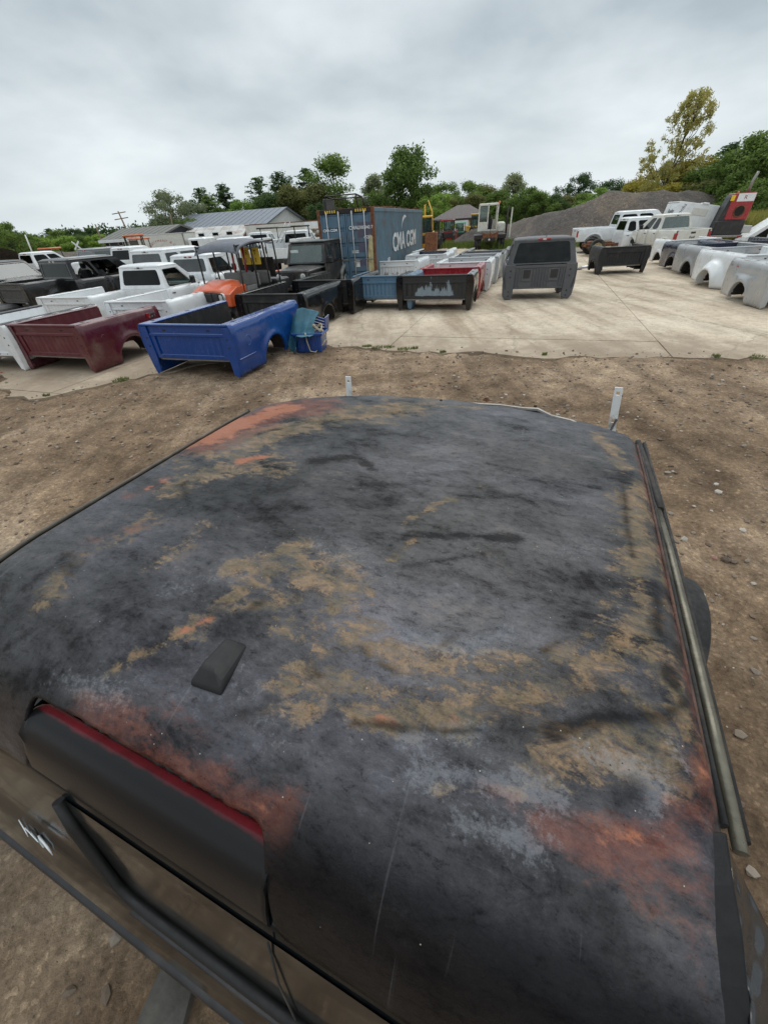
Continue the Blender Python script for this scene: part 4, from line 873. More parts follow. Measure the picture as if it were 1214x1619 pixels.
# ------------------------------------------------------------------ cabs and trucks
def frame_quad(mb, gl, q, holes, thick, corner=0.05, inset=0.012, seal=None):
    # q: 4 points bl, br, tr, tl; holes: (s0, s1, t0, t1); frame strips in mb, panes in gl
    bl, br, tr, tl = [Vector(p) for p in q]; n = (br-bl).cross(tl-bl).normalized()
    def at(s, t): return (bl*(1-s)+br*s)*(1-t)+(tl*(1-s)+tr*s)*t
    def slab(s0, s1, t0, t1):
        if s1-s0 < 1e-4 or t1-t0 < 1e-4: return
        o = [at(s0, t0), at(s1, t0), at(s1, t1), at(s0, t1)]; i = [p-n*thick for p in o]
        mb.add(o+i, [(0,1,2,3), (7,6,5,4), (0,4,5,1), (1,5,6,2), (2,6,7,3), (3,7,4,0)])
    t0 = min(h[2] for h in holes); t1 = max(h[3] for h in holes)
    slab(0, 1, 0, t0); slab(0, 1, t1, 1); hs = sorted(holes); s = 0
    for h in hs: slab(s, h[0], t0, t1); s = h[1]
    slab(s, 1, t0, t1)
    for h in hs:
        s0, s1, a, b = h; W_ = (at(s1, a)-at(s0, a)).length; H_ = (at(s0, b)-at(s0, a)).length; cs = corner/W_; ct = corner/H_
        for (sa, sg) in ((s0, 1), (s1, -1)):
            for (ta, tg) in ((a, 1), (b, -1)):
                m = [at(sa, ta), at(sa+sg*cs, ta), at(sa+sg*cs*.3, ta+tg*ct*.3), at(sa, ta+tg*ct)]; i = [p-n*thick for p in m]
                mb.add(m+i, [(0,1,2,3), (7,6,5,4), (1,5,6,2), (2,6,7,3)])
        g = [at(s0-cs*.1, a-ct*.1)-n*inset, at(s1+cs*.1, a-ct*.1)-n*inset, at(s1+cs*.1, b+ct*.1)-n*inset, at(s0-cs*.1, b+ct*.1)-n*inset]
        gl.append((g, n))
def greenhouse(t, mat, y0, y1, belt, roofz, hwb=0.86, hwr=0.66, rake_r=0.12, rake_f=0.55, rear=((.08, .92, .16, .84),), front=((.05, .95, .08, .90),), sides=((.08, .50, .06, .84), (.55, .90, .06, .84)), glass=None, side_open=(), roof_over=0.0, rear_glass=None):
    g = glass or M_glass; zr = roofz-0.05
    rbl, rbr = (-hwb, y0, belt), (hwb, y0, belt); rtl, rtr = (-hwr, y0+rake_r, zr), (hwr, y0+rake_r, zr)
    fbl, fbr = (-hwb, y1, belt), (hwb, y1, belt); ftl, ftr = (-hwr, y1-rake_f, zr), (hwr, y1-rake_f, zr)
    for nm, q, holes, gm, openi in (('rear_frame', (rbl, rbr, rtr, rtl), rear, rear_glass or g, ()), ('windshield_frame', (fbr, fbl, ftl, ftr), front, g, ()), ('side_frame', (rbr, fbr, ftr, rtr), sides, g, side_open), ('side_frame', (fbl, rbl, rtl, ftl), tuple((1-b, 1-a, c, d) for a, b, c, d in sides), g, side_open)):
        mb = MB(); gl = []
        if holes: frame_quad(mb, gl, q, holes, 0.045)
        else:
            v = [Vector(p) for p in q]; n = (v[1]-v[0]).cross(v[3]-v[0]).normalized(); i = [p-n*.045 for p in v]; mb.add(v+i, [(0,1,2,3), (7,6,5,4), (0,4,5,1), (1,5,6,2), (2,6,7,3), (3,7,4,0)])
        fo = mb.build(nm, mat, t, 0.010)
        for k, (gq, n) in enumerate(gl):
            if nm == 'side_frame' and k in openi: continue
            p = MB(); p.add(gq+[a-n*.005 for a in gq], [(0,1,2,3), (7,6,5,4), (0,4,5,1), (1,5,6,2), (2,6,7,3), (3,7,4,0)]); p.build('window_pane', gm, fo)
    # crowned roof with rounded edges
    ya, yb = y0+rake_r-0.015, y1-rake_f+0.02; rows = []; N_ = 12
    for i in range(N_+1):
        s = i/N_; y = ya+(yb-ya)*s; ey = min(s, 1-s)*(yb-ya); r = []
        for j in range(N_+1):
            u = j/N_; u2 = 0.5-0.5*math.cos(u*math.pi); x = -hwr-.006+(2*hwr+.012)*u2; ex = hwr+.006-abs(x)
            e = min(1, max(0, min(ex, ey)/0.16)); r.append((x, y, zr-0.002 + (roofz-zr)*math.sqrt(max(0, 1-(1-e)**2)) + 0.018*(1-(x/hwr)**2)*e))
        rows.append(r)
    inn = [[(x, y, z-.03) for x, y, z in r] for r in rows]; MB().shell(rows, inn).build('roof', mat, t)
def add_seat(t, x, y, z0, z1, w=0.27):
    s = MB().box(x-w, x+w, y-.09, y+.09, z0, z1-.20, ch=.05).build('seat', M_seat, t, .0); MB().box(x-.13, x+.13, y-.06, y+.05, z1-.17, z1, ch=.04).build('headrest', M_seat, s)
def cab_lower(t, mat, y0, y1, z0, belt, hwb, doors=True, dn=1, rear_panel=True, openings=False):
    tab = [(z0, hwb-.035), (z0+.15, hwb-.005), (z0+.35, hwb+.03), (belt-.12, hwb+.025), (belt, hwb)]
    sect = lambda z, y: float(np.interp(z, [a for a, _ in tab], [b for _, b in tab]))
    for s in (-1, 1):
        side_skin('cab_side', t, mat, s, list(np.linspace(y0, y1, 12)), lambda y: z0, lambda y: belt, sect, None, .04, 8)
        if doors:
            n = dn; dl = (y1-y0-.12)/n
            for k in range(n):
                a = y0+.08+k*dl; d = side_skin('door', t, mat, s, list(np.linspace(a+.012, a+dl-.012, 6)), lambda y: z0+.07, lambda y: belt-.005, lambda z, y: sect(z, y)+.008, None, .008, 7)
                MB().box(s*(hwb+.028), s*(hwb+.05), a+.07, a+.20, belt-.15, belt-.12, ch=.006).build('handle', M_plastic, d)
    if rear_panel: MB().box(-hwb+.02, hwb-.02, y0, y0+.04, z0, belt-.003, ch=.01).build('rear_panel', mat, t)
    MB().box(-hwb+.04, hwb-.04, y0+.05, y1-.02, z0+.02, z0+.08).build('cab_floor', M_dark, t)
    MB().box(-hwb+.05, hwb-.05, y1-.40, y1-.12, belt-.30, belt-.02, ch=.05).build('dashboard', M_seat, t)
def brake_light(t, y, z, lit=True):
    b = MB().box(-.17, .17, y-.015, y+.03, z-.028, z+.028, ch=.012).build('brake_light', M_redlens if lit else M_lens, t)
    MB().box(-.05, .05, y-.018, y, z-.02, z+.02, ch=.004).build('lens', M_lens if lit else M_plastic, b)
def mirror(t, s, y, z, x, mat=None):
    b = MB(); b.box(s*(x+.02), s*(x+.22), y, y+.07, z, z+.20, ch=.03); b.tube([(s*(x-.06), y+.04, z+.02), (s*(x+.06), y+.03, z+.06)], .02, 6); b.build('mirror', mat or M_plastic, t)
def wheel(t, s, x, y, R=.36, w=.24, rimm=None):
    wr = bpy.data.objects.new('wheel', None); COL.objects.link(wr); wr.parent = t; wr.location = (x, y, R)
    tr = tyre_mesh(R, w, R*.58).build('tyre', M_rubber, wr)
    b = MB(); o = s*w*.36; b.lathe([(o, .0), (o+s*.012, R*.12), (o-s*.01, R*.2), (o-s*.03, R*.42), (o+s*.02, R*.5), (o+s*.035, R*.57), (o-s*.05, R*.6), (-o, R*.58)], 'x', n=24)
    for k in range(6):
        a = k*math.pi/3; b.box(o-s*.02, o+s*.006, -.03, .03, R*.15, R*.5, M=Matrix.Rotation(a, 4, 'X'))
    b.build('rim', rimm or M_silver, wr)
def truck(label, cat, loc, heading, mat, name='pickup_truck', bedL=1.7, cabL=1.9, hoodL=1.25, z0=.42, belt=1.15, roofz=1.78, hwb=.88, hwr=.70, dn=1, group=None, wheels=True, R=.36, glass=None, rear_glass=None, liner=None, tilt=(0, 0), seats=True, brake=True, sides=None, rake_r=.12, rake_f=.55, side_open=(), rimm=None, tail=True, brake_lit=True, front=None, bedmat=None, rear=((.08, .92, .16, .84),)):
    t = thing(name, label, cat, loc, heading, group, tilt); y1 = bedL; y2 = bedL+cabL; y3 = y2+hoodL; hw = hwb+.05
    tab = [(z0-.02, hw-.04), (z0+.15, hw-.01), (z0+.35, hw+.01), (belt-.15, hw), (belt-.03, hw-.03)]
    sect = lambda z, y: float(np.interp(z, [a for a, _ in tab], [b for _, b in tab]))
    bm_ = bedmat or mat; ar = R+.10
    def flare_fn(yc): return lambda y, z: 0.03*math.exp(-((math.hypot(y-yc, z-R)-ar-.02)/.05)**2)
    if bedL > .3:
        yc = bedL*.46; zb = arch_fn(yc, R, ar, z0); top = belt+.0
        for s in (-1, 1):
            side_skin('bed_side', t, bm_, s, ys_with(bedL-.02, yc, ar), zb, lambda y: top, sect, flare_fn(yc), .03, 12)
            MB().box(s*(hw-.16), s*(hw-.035), 0.0, bedL-.02, top-.03, top+.008, ch=.01).build('rail_cap', M_plastic if liner else bm_, t)
            MB().box(s*(hw-.17), s*(hw-.14), .02, bedL-.04, z0+.15, top-.02).build('inner_wall', liner or bm_, t)
            if tail: MB().box(s*(hw-.14), s*(hw+.012), -.012, .06, top-.42, top-.10, ch=.015).build('tail_light', M_redlens, t)
        tg = MB().box(-hw+.15, hw-.15, -.002, .05, z0+.12, top-.01, ch=.012).build('tailgate', bm_, t); MB().box(-.12, .12, -.012, 0.002, top-.16, top-.09, ch=.01).build('handle', M_plastic, tg)
        MB().box(-hw+.14, hw-.14, .04, bedL-.04, z0+.12, z0+.16).build('bed_floor', liner or bm_, t)
        MB().box(-hw+.14, hw-.14, bedL-.08, bedL-.04, z0+.12, top-.01, ch=.01).build('headboard', liner or bm_, t)
        MB().box(-hw+.03, hw-.03, -.14, -.03, z0-.02, z0+.12, ch=.02).build('rear_bumper', M_plastic if not wheels else M_chrome, t)
        if wheels:
            for s in (-1, 1): wheel(t, s, s*(hw-.14), yc, R, .24, rimm)
    cab_lower(t, mat, y1, y2, z0, belt, hwb, True, dn)
    greenhouse(t, mat, y1, y2+.15, belt, roofz, hwb, hwr, rake_r, rake_f+.15, glass=glass, rear_glass=rear_glass, rear=rear, **({'sides': sides} if sides else {}), side_open=side_open)
    if brake: brake_light(t, y1+rake_r*.93, roofz-.085, brake_lit)
    if seats:
        for x in (-.40, .40):
            add_seat(t, x, y1+(.35 if cabL < 1.8 else cabL-1.05), z0+.15, roofz-.22)
            if cabL > 2.2: add_seat(t, x, y1+.35, z0+.15, roofz-.28)
    for s in (-1, 1): mirror(t, s, y2-.35, belt+.02, hwb)
    if hoodL > .2:
        yc = y2+hoodL*.48; zb = arch_fn(yc, R, ar, z0); zt = lambda y: belt-.06-.10*((y-y2)/hoodL)**2
        for s in (-1, 1):
            side_skin('fender', t, mat, s, ys_with(hoodL, yc, ar, y2), zb, zt, lambda z, y: sect(z, y)-.02-.04*max(0, (y-y2)/hoodL-.6), flare_fn(yc), .03, 12)
        rows = [[(x, y, zt(y)+.06*(1-(x/(hw-.03))**4)+.012*(abs(x) < hw*.55)) for x in np.linspace(-hw+.05, hw-.05, 13)] for y in np.linspace(y2, y3, 9)]
        MB().shell(rows, [[(x, y, z-.03) for x, y, z in r] for r in rows]).build('hood', mat, t)
        MB().box(-hw+.08, hw-.08, y3-.05, y3+.03, z0+.22, belt-.17, ch=.02).build('grille', M_plastic, t)
        for s in (-1, 1): MB().box(s*(hw-.36), s*(hw-.07), y3-.04, y3+.045, belt-.42, belt-.20, ch=.03).build('headlight', M_lens, t)
        MB().box(-hw+.03, hw-.03, y3, y3+.13, z0, z0+.20, ch=.03).build('front_bumper', M_chrome, t)
        if wheels:
            for s in (-1, 1): wheel(t, s, s*(hw-.14), yc, R, .24, rimm)
    return t
def from_roof(px, py, z, dz=0): return P(px, py, z)
GP = 'pickup trucks parked in the left rows'
# grey coated cab (rear towards the viewer)
a, b_ = P(791, 472, .03), P(905, 473, .03); c = (a+b_)/2; hd = 14
ram = thing('truck_cab', 'grey coated truck cab with red roof light standing on the concrete', 'truck cab', (c.x, c.y, 0), hd)
hwR = .99
cab_lower(ram, M_prim, 0, 1.45, .30, .93, hwR, False, rear_panel=False)
greenhouse(ram, M_prim, 0.03, 1.75, .93, 1.56, hwR-.03, .80, .10, .75, rear=((.08, .92, .05, .90),), sides=((.10, .62, .06, .86),), rear_glass=glass_mat('smoky_glass', (.12, .13, .135), dust=.05, add=-.01))
b = MB(); n = 16
b.box(-.70, .70, .02, .06, .30, .91)
for k in range(n+1):
    x = -.66+1.32*k/n
    if -.50 < x < -.22 or .26 < x < .54: 
        b.box(x-.012, x+.012, .006, .025, .345, .48) if False else None; continue
    b.box(x-.014, x+.014, -.006, .022, .36, .82, ch=.006)
b.box(-.70, .70, .004, .022, .835, .90, ch=.006); b.box(-.70, .70, .0, .022, .305, .345, ch=.006); b.build('rear_panel', M_prim, ram)
for x in (-.36, .40):
    f = MB(); f.box(x-.14, x+.14, -.002, .012, .50, .82, ch=.004); f = f.build('vent_frame', M_prim, ram); MB().box(x-.10, x+.10, -.008, -.001, .58, .79, ch=.003).build('vent', M_plastic, f)
for s in (-1, 1):
    b = MB(); b.prism([(s*.70, .30), (s*.70, .93), (s*.965, .93), (s*1.02, .72), (s*1.03, .42), (s*1.0, .12), (s*.93, .02), (s*.73, .03), (s*.70, .15)], .0, .09, 'y'); b.build('cab_corner', M_prim, ram, .02)
    for z in (.12, .24, .62, .78): MB().lathe([(0, .022), (-.01, .018), (-.012, 0)], 'y', (s*.83, -.001, z), 10).build('bolt', M_plastic, ram)
    MB().box(s*.73, s*.90, 1.1, 1.45, .04, .32, ch=.02).build('rocker', M_prim, ram)
brake_light(ram, .12, 1.515)
for x in (-.42, .40): add_seat(ram, x, .45, .45, 1.32)
MB().tube([(.05, .25, 1.57), (.05, .22, 1.62)], .008, 5).build('antenna_stub', M_plastic, ram)
b = MB().box(-.45, .35, 1.05, 1.35, .3, .36, ch=.01).build('cross_brace', M_steel, ram)
o = MB(); pp = P(909, 425, .3); o.prism([(-.10, .0), (.12, .0), (.14, .45), (.05, .78), (-.06, .8)], 0, .9, 'y'); o = o.build('fender', M_white, None, .03); o.location = (pp.x+.1, pp.y+.5, .02); o.rotation_euler = (0, 0, math.radians(-16)); tag(o, 'white curved fender panel showing just right of the grey coated cab', 'fender')
# --- left pickups
p = P(215, 419, 1.52)
t = truck('white pickup cab with dark rear window just behind the white beds', 'pickup truck', (0, 0, 0), 21, M_white, bedL=0, cabL=1.35, hoodL=1.1, roofz=1.52, belt=.92, z0=.18, hwb=.88, hwr=.76, wheels=False, rear_glass=M_tint, group=GP, side_open=(0,), sides=((.10, .80, .05, .86),), brake_lit=False)
t.location = (p.x-.05, p.y, 0)
p = P(295, 402, 1.60)
t = truck('white pickup with red brake light behind the orange utility vehicle', 'pickup truck', (0, 0, 0), 22, M_white, bedL=0, cabL=1.5, hoodL=1.2, roofz=1.60, belt=1.0, z0=.22, hwb=.88, hwr=.78, wheels=False, rear_glass=M_glassg, group=GP, sides=((.10, .80, .05, .86),)); q = PD(290, 396, 17.3); t.location = (q.x, q.y, 0)
t = truck('large white crew cab pickup with clear rear window and roof lights, second row', 'pickup truck', (0, 0, 0), 24, M_white, bedL=0, cabL=2.5, hoodL=1.2, roofz=1.80, belt=1.16, z0=.40, hwb=.92, hwr=.80, dn=2, wheels=True, rear_glass=M_glassg, group=GP, sides=((.06, .36, .05, .86), (.42, .80, .05, .86)), brake_lit=False); q = PD(222, 390, 18.8); t.location = (q.x, q.y, 0)
t = truck('black crew cab with glassless side windows beside the white beds', 'pickup truck', (0, 0, 0), 28, M_black, bedL=0, cabL=2.35, hoodL=1.1, roofz=1.70, belt=1.08, z0=.25, hwb=.95, hwr=.86, dn=2, wheels=False, rear_glass=M_tint, group=GP, side_open=(0, 1), sides=((.06, .38, .03, .88), (.43, .80, .03, .88)), rake_r=.06, brake_lit=False); q = PD(82, 420, 19.8); t.location = (q.x, q.y, 0)
bd = make_bed('black truck bed with ribbed grey headboard at the left edge beside the black crew cab', (0, 0, .3), 28, M_black, L=1.9, H=.85, hw=1.0, headmat=simple('scuffed_grey_liner', (.06, .055, .05), .6, 0, .3, 8), liner=M_liner, group=G1); q = PD(14, 460, 19.8); bd.location = (q.x, q.y, .28)
t = truck('black pickup cab behind the ribbed black bed at the left edge', 'pickup truck', (0, 0, 0), 118, M_black, bedL=0, cabL=1.7, hoodL=1.2, roofz=1.66, belt=1.05, z0=.3, hwb=.9, hwr=.78, wheels=False, group=GP, glass=M_glassg); q = PD(-16, 415, 26); t.location = (q.x, q.y, 0)
t = truck('white pickup far left beyond the black crew cab, dark windows', 'pickup truck', (0, 0, 0), 30, M_white, bedL=0.0, cabL=2.0, hoodL=1.2, roofz=1.78, belt=1.15, z0=.4, group=GP, rear_glass=M_tint, glass=M_tint, dn=2); q = PD(38, 407, 35); t.location = (q.x, q.y, 0)
t = truck('dark grey pickup with red brake light beyond the black crew cab', 'pickup truck', (0, 0, 0), 32, M_grey, bedL=0.0, cabL=2.5, hoodL=1.2, roofz=1.80, belt=1.12, z0=.4, group=GP, glass=M_glassg, dn=2, hwr=.78); q = PD(130, 398, 31); t.location = (q.x, q.y, 0)
t = truck('white pickup with black window frames left of the large white crew cab', 'pickup truck', (0, 0, 0), 24, M_white, bedL=0.0, cabL=1.8, hoodL=1.2, roofz=1.80, belt=1.15, z0=.4, group=GP, rear_glass=M_tint); q = PD(186, 392, 28); t.location = (q.x, q.y, 0)
t = truck('white pickup with green tinted glass beyond the utility vehicle canopy', 'pickup truck', (0, 0, 0), 24, M_white, bedL=0.0, cabL=2.4, hoodL=1.2, roofz=1.85, belt=1.15, z0=.4, group=GP, rear_glass=M_glassg, dn=2); q = PD(352, 372, 30); t.location = (q.x, q.y, 0)
# dark junk and small car at the left edge
o = MB(); o.box(-.6, .6, -.4, .5, 0, .55, ch=.12); o = o.build('fuel_tank', M_plastic, None, .04); q = P(20, 505, .1); o.location = (q.x-.3, q.y, 0.01); o.rotation_euler = (0, 0, -.4); tag(o, 'black plastic fuel tank lying at the left edge behind the white bed', 'fuel tank')
# --- right trucks
GR = 'white pickups parked before the gravel mound'
t = truck('white crew cab pickup with long bed and red tail lights, its rear to the left', 'pickup truck', (0, 0, 0), 104, M_white, bedL=2.1, cabL=2.6, hoodL=1.1, roofz=1.92, belt=1.20, z0=.55, hwb=.92, hwr=.76, dn=2, R=.40, group=GR, glass=M_tint, sides=((.06, .42, .05, .84), (.48, .80, .05, .84)), brake_lit=False); t.location = (12.9, 29.0, 0.0)
t = truck('white extended cab pickup with bare rusty frame and tan wheel instead of a bed', 'pickup truck', (0, 0, 0), 101, M_white, bedL=0, cabL=1.95, hoodL=1.15, roofz=1.66, belt=1.02, z0=.32, hwb=.84, hwr=.68, dn=2, R=.34, group=GR, sides=((.07, .28, .08, .82), (.36, .74, .06, .84)), glass=M_tint, wheels=True); t.location = (13.9, 25.7, 0.0); rg = t
fr = MB()
for s in (-1, 1): fr.box(s*.30, s*.42, -1.7, .05, .42, .56, ch=.01)
for y in (-1.6, -1.0, -.3): fr.box(-.42, .42, y-.04, y+.04, .42, .50)
fr.build('frame', M_rust, rg); MB().tube([(-.62, -1.15, .40), (.62, -1.15, .40)], [.05, .05], 8).build('axle', M_rust, rg)
for s in (-1, 1): wheel(rg, s, s*.72, -1.15, .40, .26, simple('tan_rim', (.36, .29, .17), .6))
for k, (yy, zz_) in enumerate(((-1.35, .62), (-.8, .6), (-.45, .58))): MB().box(-.28, .30, yy-.14, yy+.15, .52, zz_+.06, ch=.03).build('rusty_bracket', M_rust, rg)
t = truck('off-white pickup with wide rear window and two tail lights nearest the right row', 'pickup truck', (0, 0, 0), 355, M_offwhite, bedL=1.25, cabL=1.5, hoodL=.8, roofz=1.74, belt=1.12, z0=.42, hwb=.86, hwr=.70, dn=2, R=.35, group=GR, sides=((.08, .36, .08, .82), (.42, .76, .06, .84)), brake_lit=False, rear=((.07, .93, .08, .88),)); t.location = (15.3, 21.7, 0.0); og = t
text_obj('tailgate_badge', 'Ford', .14, M_dark, og, frameM((0, -.014, .82), (1, 0, 0), (0, 0, 1)), .003)
# tilted white service body
q = PD(1085, 372, 34); sb = thing('truck_canopy', 'white truck service canopy with ladder lugs standing tilted before the mound', 'truck body', (q.x+.0, q.y, 0.35), 14, None, (0, 9)); sb.scale = (.85, .85, .85)
MB().box(-1.45, 1.15, 0, .08, .0, 2.0, ch=.02).build('rear_panel', M_white, sb); MB().box(-1.45, -1.37, 0.06, 2.2, 0, 1.9, ch=.02).build('side_panel', M_white, sb); MB().box(1.07, 1.15, .06, 2.2, 0, 2.0, ch=.02).build('side_panel', M_white, sb); MB().box(-1.45, 1.15, .05, 2.2, 1.93, 1.99, ch=.02).build('top_panel', M_white, sb)
MB().box(-.45, .55, -.02, .01, 1.35, 1.75, ch=.01).build('recess_panel', M_offwhite, sb); MB().box(.10, .42, -.05, .2, 1.98, 2.08, ch=.02).build('lug', M_white, sb); MB().box(-.02, .10, -.04, .3, 2.0, 2.05, ch=.02).build('lug', M_white, sb)
MB().lathe([(0, .09), (-.02, .08), (-.025, 0)], 'y', (.85, -.002, .25), 14).build('round_light', M_redlens, sb)
text_obj('lettering', 'Reading', .34, M_navy, sb, frameM((-1.46, .9, 1.45), (0, -1, 0), (0, 0, 1)), .003)
text_obj('lettering', 'nobs', .30, M_navy, sb, frameM((-1.1, -.004, 1.62), (.35, 0, 1), (-1, 0, .35)), .003)
# red compressor on a trailer
q = PD(1155, 372, 34); cp = thing('engine_unit', 'red engine unit with round fan grille and tall exhaust pipe', 'engine unit', (q.x-.45, q.y, 0.3), 22, None, (0, 1)); cp.scale = (.82, .82, .84)
MB().box(-.75, .95, 0, 1.5, .25, 1.05, ch=.04).build('fuel_skid', M_plastic, cp); MB().box(-.35, .95, .02, 1.2, 1.08, 2.5, ch=.04).build('engine_cover', M_red, cp, .0)
MB().prism([(-.70, 1.05), (-.36, 1.05), (-.36, 2.45), (-.45, 2.3)], .05, 1.2, 'y').build('feed_chute', M_plastic, cp)
gr = MB().lathe([(0, .33), (-.04, .33), (-.05, .28), (-.02, .26)], 'y', (.33, .02, 1.55), 28).build('fan_ring', M_rust, cp); gb = MB()
gb.lathe([(-.02, 0), (-.02, .27)], 'y', (.33, .02, 1.55), 24)
for k in range(9): gb.box(.08, .58, -.025, -.015, 1.32+k*.055, 1.33+k*.055)
gb.build('fan_grille', M_dark, gr)
MB().box(-.05, .92, -.01, .02, 2.05, 2.46, ch=.01).build('label_plate', M_white, cp); MB().tube([(.50, .4, 2.4), (.52, .4, 3.1), (.62, .38, 3.55)], .085, 12).build('exhaust_pipe', M_steel, cp)
text_obj('plate_mark', 'R', .3, M_redlens, cp, frameM((.4, -.013, 2.26), (1, 0, 0), (0, 0, 1)), .002)
MB().box(-.42, -.20, -.01, .04, 2.1, 2.4, ch=.01).build('warning_plate', M_sign, cp); MB().lathe([(0, .06), (.1, .05), (.12, 0)], 'z', (-.0, .5, 2.5), 10).build('beacon', M_orange, cp)
MB().box(-.9, 1.1, -.05, 2.2, .10, .25, ch=.02).build('trailer_frame', M_steel, cp); MB().box(.95, 1.5, .1, 2.0, .35, .75, ch=.03).build('trailer_fender', M_silver, cp)
for s in (-.6, .9): MB().box(s-.1, s+.1, -.07, -.045, .13, .2).build('tail_light', M_redlens, cp)
wheel(cp, 1, 1.1, 1.0, .35, .22); 
# white pod at the far right
q = PD(1200, 372, 36); pd = thing('fiberglass_cap', 'white fiberglass truck cap with dark window at the right frame edge', 'truck cap', (q.x+.9, q.y+.2, 0.0), 20)
MB().prism([(-1.3, .0), (1.0, .0), (1.0, 1.3), (.3, 1.35), (-1.2, .25)], 0, 1.5, 'y').build('shell', M_white, pd, .03); MB().prism([(-1.0, .12), (-.2, .12), (-.2, .75)], -.012, -.002, 'y').build('window_pane', M_tint, pd)
# white pipes on the ground before the white pickup
for k, (x, y_) in enumerate(((905, 425), (928, 421))):
    a = P(x-10, y_+2, .06); c2 = P(x+14, y_-1, .06); o = MB().tube([a, c2], .05, 8).build('pipe', M_chrome); tag(o, 'pale pipe lying on the ground %s' % ('just right of the grey coated cab' if k == 0 else 'in front of the rusty bare frame'), 'pipe')
# ------------------------------------------------------------------ blue bin with tarp
q = P(493, 556, 0.0); bn = thing('plastic_bin', 'blue plastic bin standing on the dirt right of the blue bed', 'bin', (q.x, q.y+.12, zground(q.x, q.y)+.0), 12)
b = MB(); z = .36
for k in range(5): pass
b.prism([(-.27, .0), (.27, .0), (.31, z), (-.31, z)], -.2, .22, 'y'); b.build('bin_body', M_blue, bn, .01)
b = MB(); b.box(-.34, .34, -.23, -.205, .33, .38, ch=.008); b.box(-.34, .34, .225, .25, .33, .38, ch=.008); b.box(-.34, -.31, -.23, .25, .33, .38, ch=.008); b.box(.31, .34, -.23, .25, .33, .38, ch=.008); b.build('bin_rim', M_blue, bn)
for x in (-.2, -.07, .07, .2): MB().box(x-.012, x+.012, -.225, -.20, .03, .33, ch=.006).build('bin_rib', M_blue, bn)
cr = thing('plastic_crate', 'blue slatted plastic crate tipped up on the blue bin', 'crate', (q.x+.14, q.y+.30, zground(q.x, q.y)+.34), 20, None, (10, 14)); cr.scale = (.62, .8, .72)
for k in range(5): MB().box(-.28+.0*k, .28, -.02, .005, .03+k*.085, .085+k*.085, ch=.006).build('slat', M_blue, cr)
for s in (-1, 1): MB().box(s*.28, s*.31, -.03, .22, .0, .46, ch=.006).build('side_panel', M_blue, cr)
M_tarp = simple('teal_tarp', (0.025, 0.115, 0.165), 0.62, 0, 0.25, 7, 0, .3, (0.10, 0.13, 0.13), .5)
T0 = [(472,492),(488,488),(503,487),(510,498)]; rows = []
for j in range(16):
    v = j/15; r = []
    for i in range(14):
        u = i/13; w = Vector((q.x, q.y, 0)) + Vector((math.cos(-.2), math.sin(-.2), 0))*(-.42+.66*u*(1-.30*v) - .10*v*(1-u)) + Vector((0, 1, 0))*(.34-.62*v*(.6+.4*u)-.10*math.sin(u*3)*v)
        zz_ = (0.88-.16*abs(u-.55)) * (1-v)**.8*(.9 if u > .2 else .8) + .03*math.sin(u*14+v*2) * v + .02*math.sin(v*9+u*5)
        if v > .55 and u > .45: zz_ = max(zz_, .36)
        r.append((w.x+.03*math.sin(v*7+u*9), w.y+.045*math.sin(u*16)*(.3+v), max(zz_, .02)))
    rows.append(r)
o = MB().grid(rows, True).build('tarp', M_tarp); md = o.modifiers.new('s', 'SOLIDIFY'); md.thickness = .006; md = o.modifiers.new('ss', 'SUBSURF'); md.levels = 1; md.render_levels = 1; tag(o, 'teal blue tarp draped over the blue bin beside the blue bed', 'tarp')
M_rope = simple('tan_strap', (0.50, 0.43, 0.28), .8, 0, .2, 12)
bz = zground(q.x, q.y); b = MB(); cx_, cy_ = q.x, q.y
b.tube([(cx_-.06, cy_-.10, .40), (cx_-.05, cy_-.13, .25), (cx_, cy_-.16, .05), (cx_+.10, cy_-.14, .02), (cx_+.24, cy_-.06, .12), (cx_+.33, cy_+.04, .22)], .012, 6)
b.tube([(cx_+.18+.10*math.cos(a)*(1+.1*math.sin(3*a)), cy_+.06+.08*math.sin(a), .43+.06*math.sin(a*2.0)+.004*a) for a in np.linspace(0, 12.5, 40)], .011, 6)
b.tube([(cx_+.28, cy_+.02, .42), (cx_+.34, cy_-.0, .30), (cx_+.35, cy_+.0, .16)], .010, 6)
o = b.build('strap', M_rope); tag(o, 'tan rope strap coiled over the rim of the blue bin', 'rope')
# ------------------------------------------------------------------ container
pA = P(590, 327, 2.59); hdC = 15.0; hC = math.radians(hdC); uC = Vector((math.cos(hC), -math.sin(hC), 0))
CW, CL = 2.16, 12.2; base = Vector((pA.x, pA.y, 0)) - uC*(CW/2)
ct = thing('shipping_container', 'weathered blue shipping container with white locking bars and rusty corners', 'container', (base.x, base.y, 0), hdC)
def contmat(name, col):
    return simple(name, col, .55, 0, .18, 2.5, 0, 0, (0.10, 0.055, 0.035), .75, 1.3)
M_cont = contmat('container_blue', (0.085, 0.145, 0.185)); M_door = contmat('container_door_blue', (0.085, 0.155, 0.22)); M_doorp = contmat('container_patch_purple', (0.075, 0.085, 0.14))
M_cream = simple('cream_primer', (.45, .40, .22), .7, 0, .2, 9, 0, 0, (.2, .09, .04), .8, 8)
hw = CW/2; Hc = 2.59
def corr(side):
    b = MB(); pts = []; y = .12; x = side*(hw-.02)
    while y < CL-.12:
        pts += [(y, 0), (y+.07, 0), (y+.11, .036), (y+.18, .036)]; y += .22
    b.grid([[(x-side*d, yy, z) for z in (.15, 1.3, Hc-.12)] for yy, d in pts], False); return b
for s in (-1, 1): corr(s).build('side_wall', M_cont, ct)
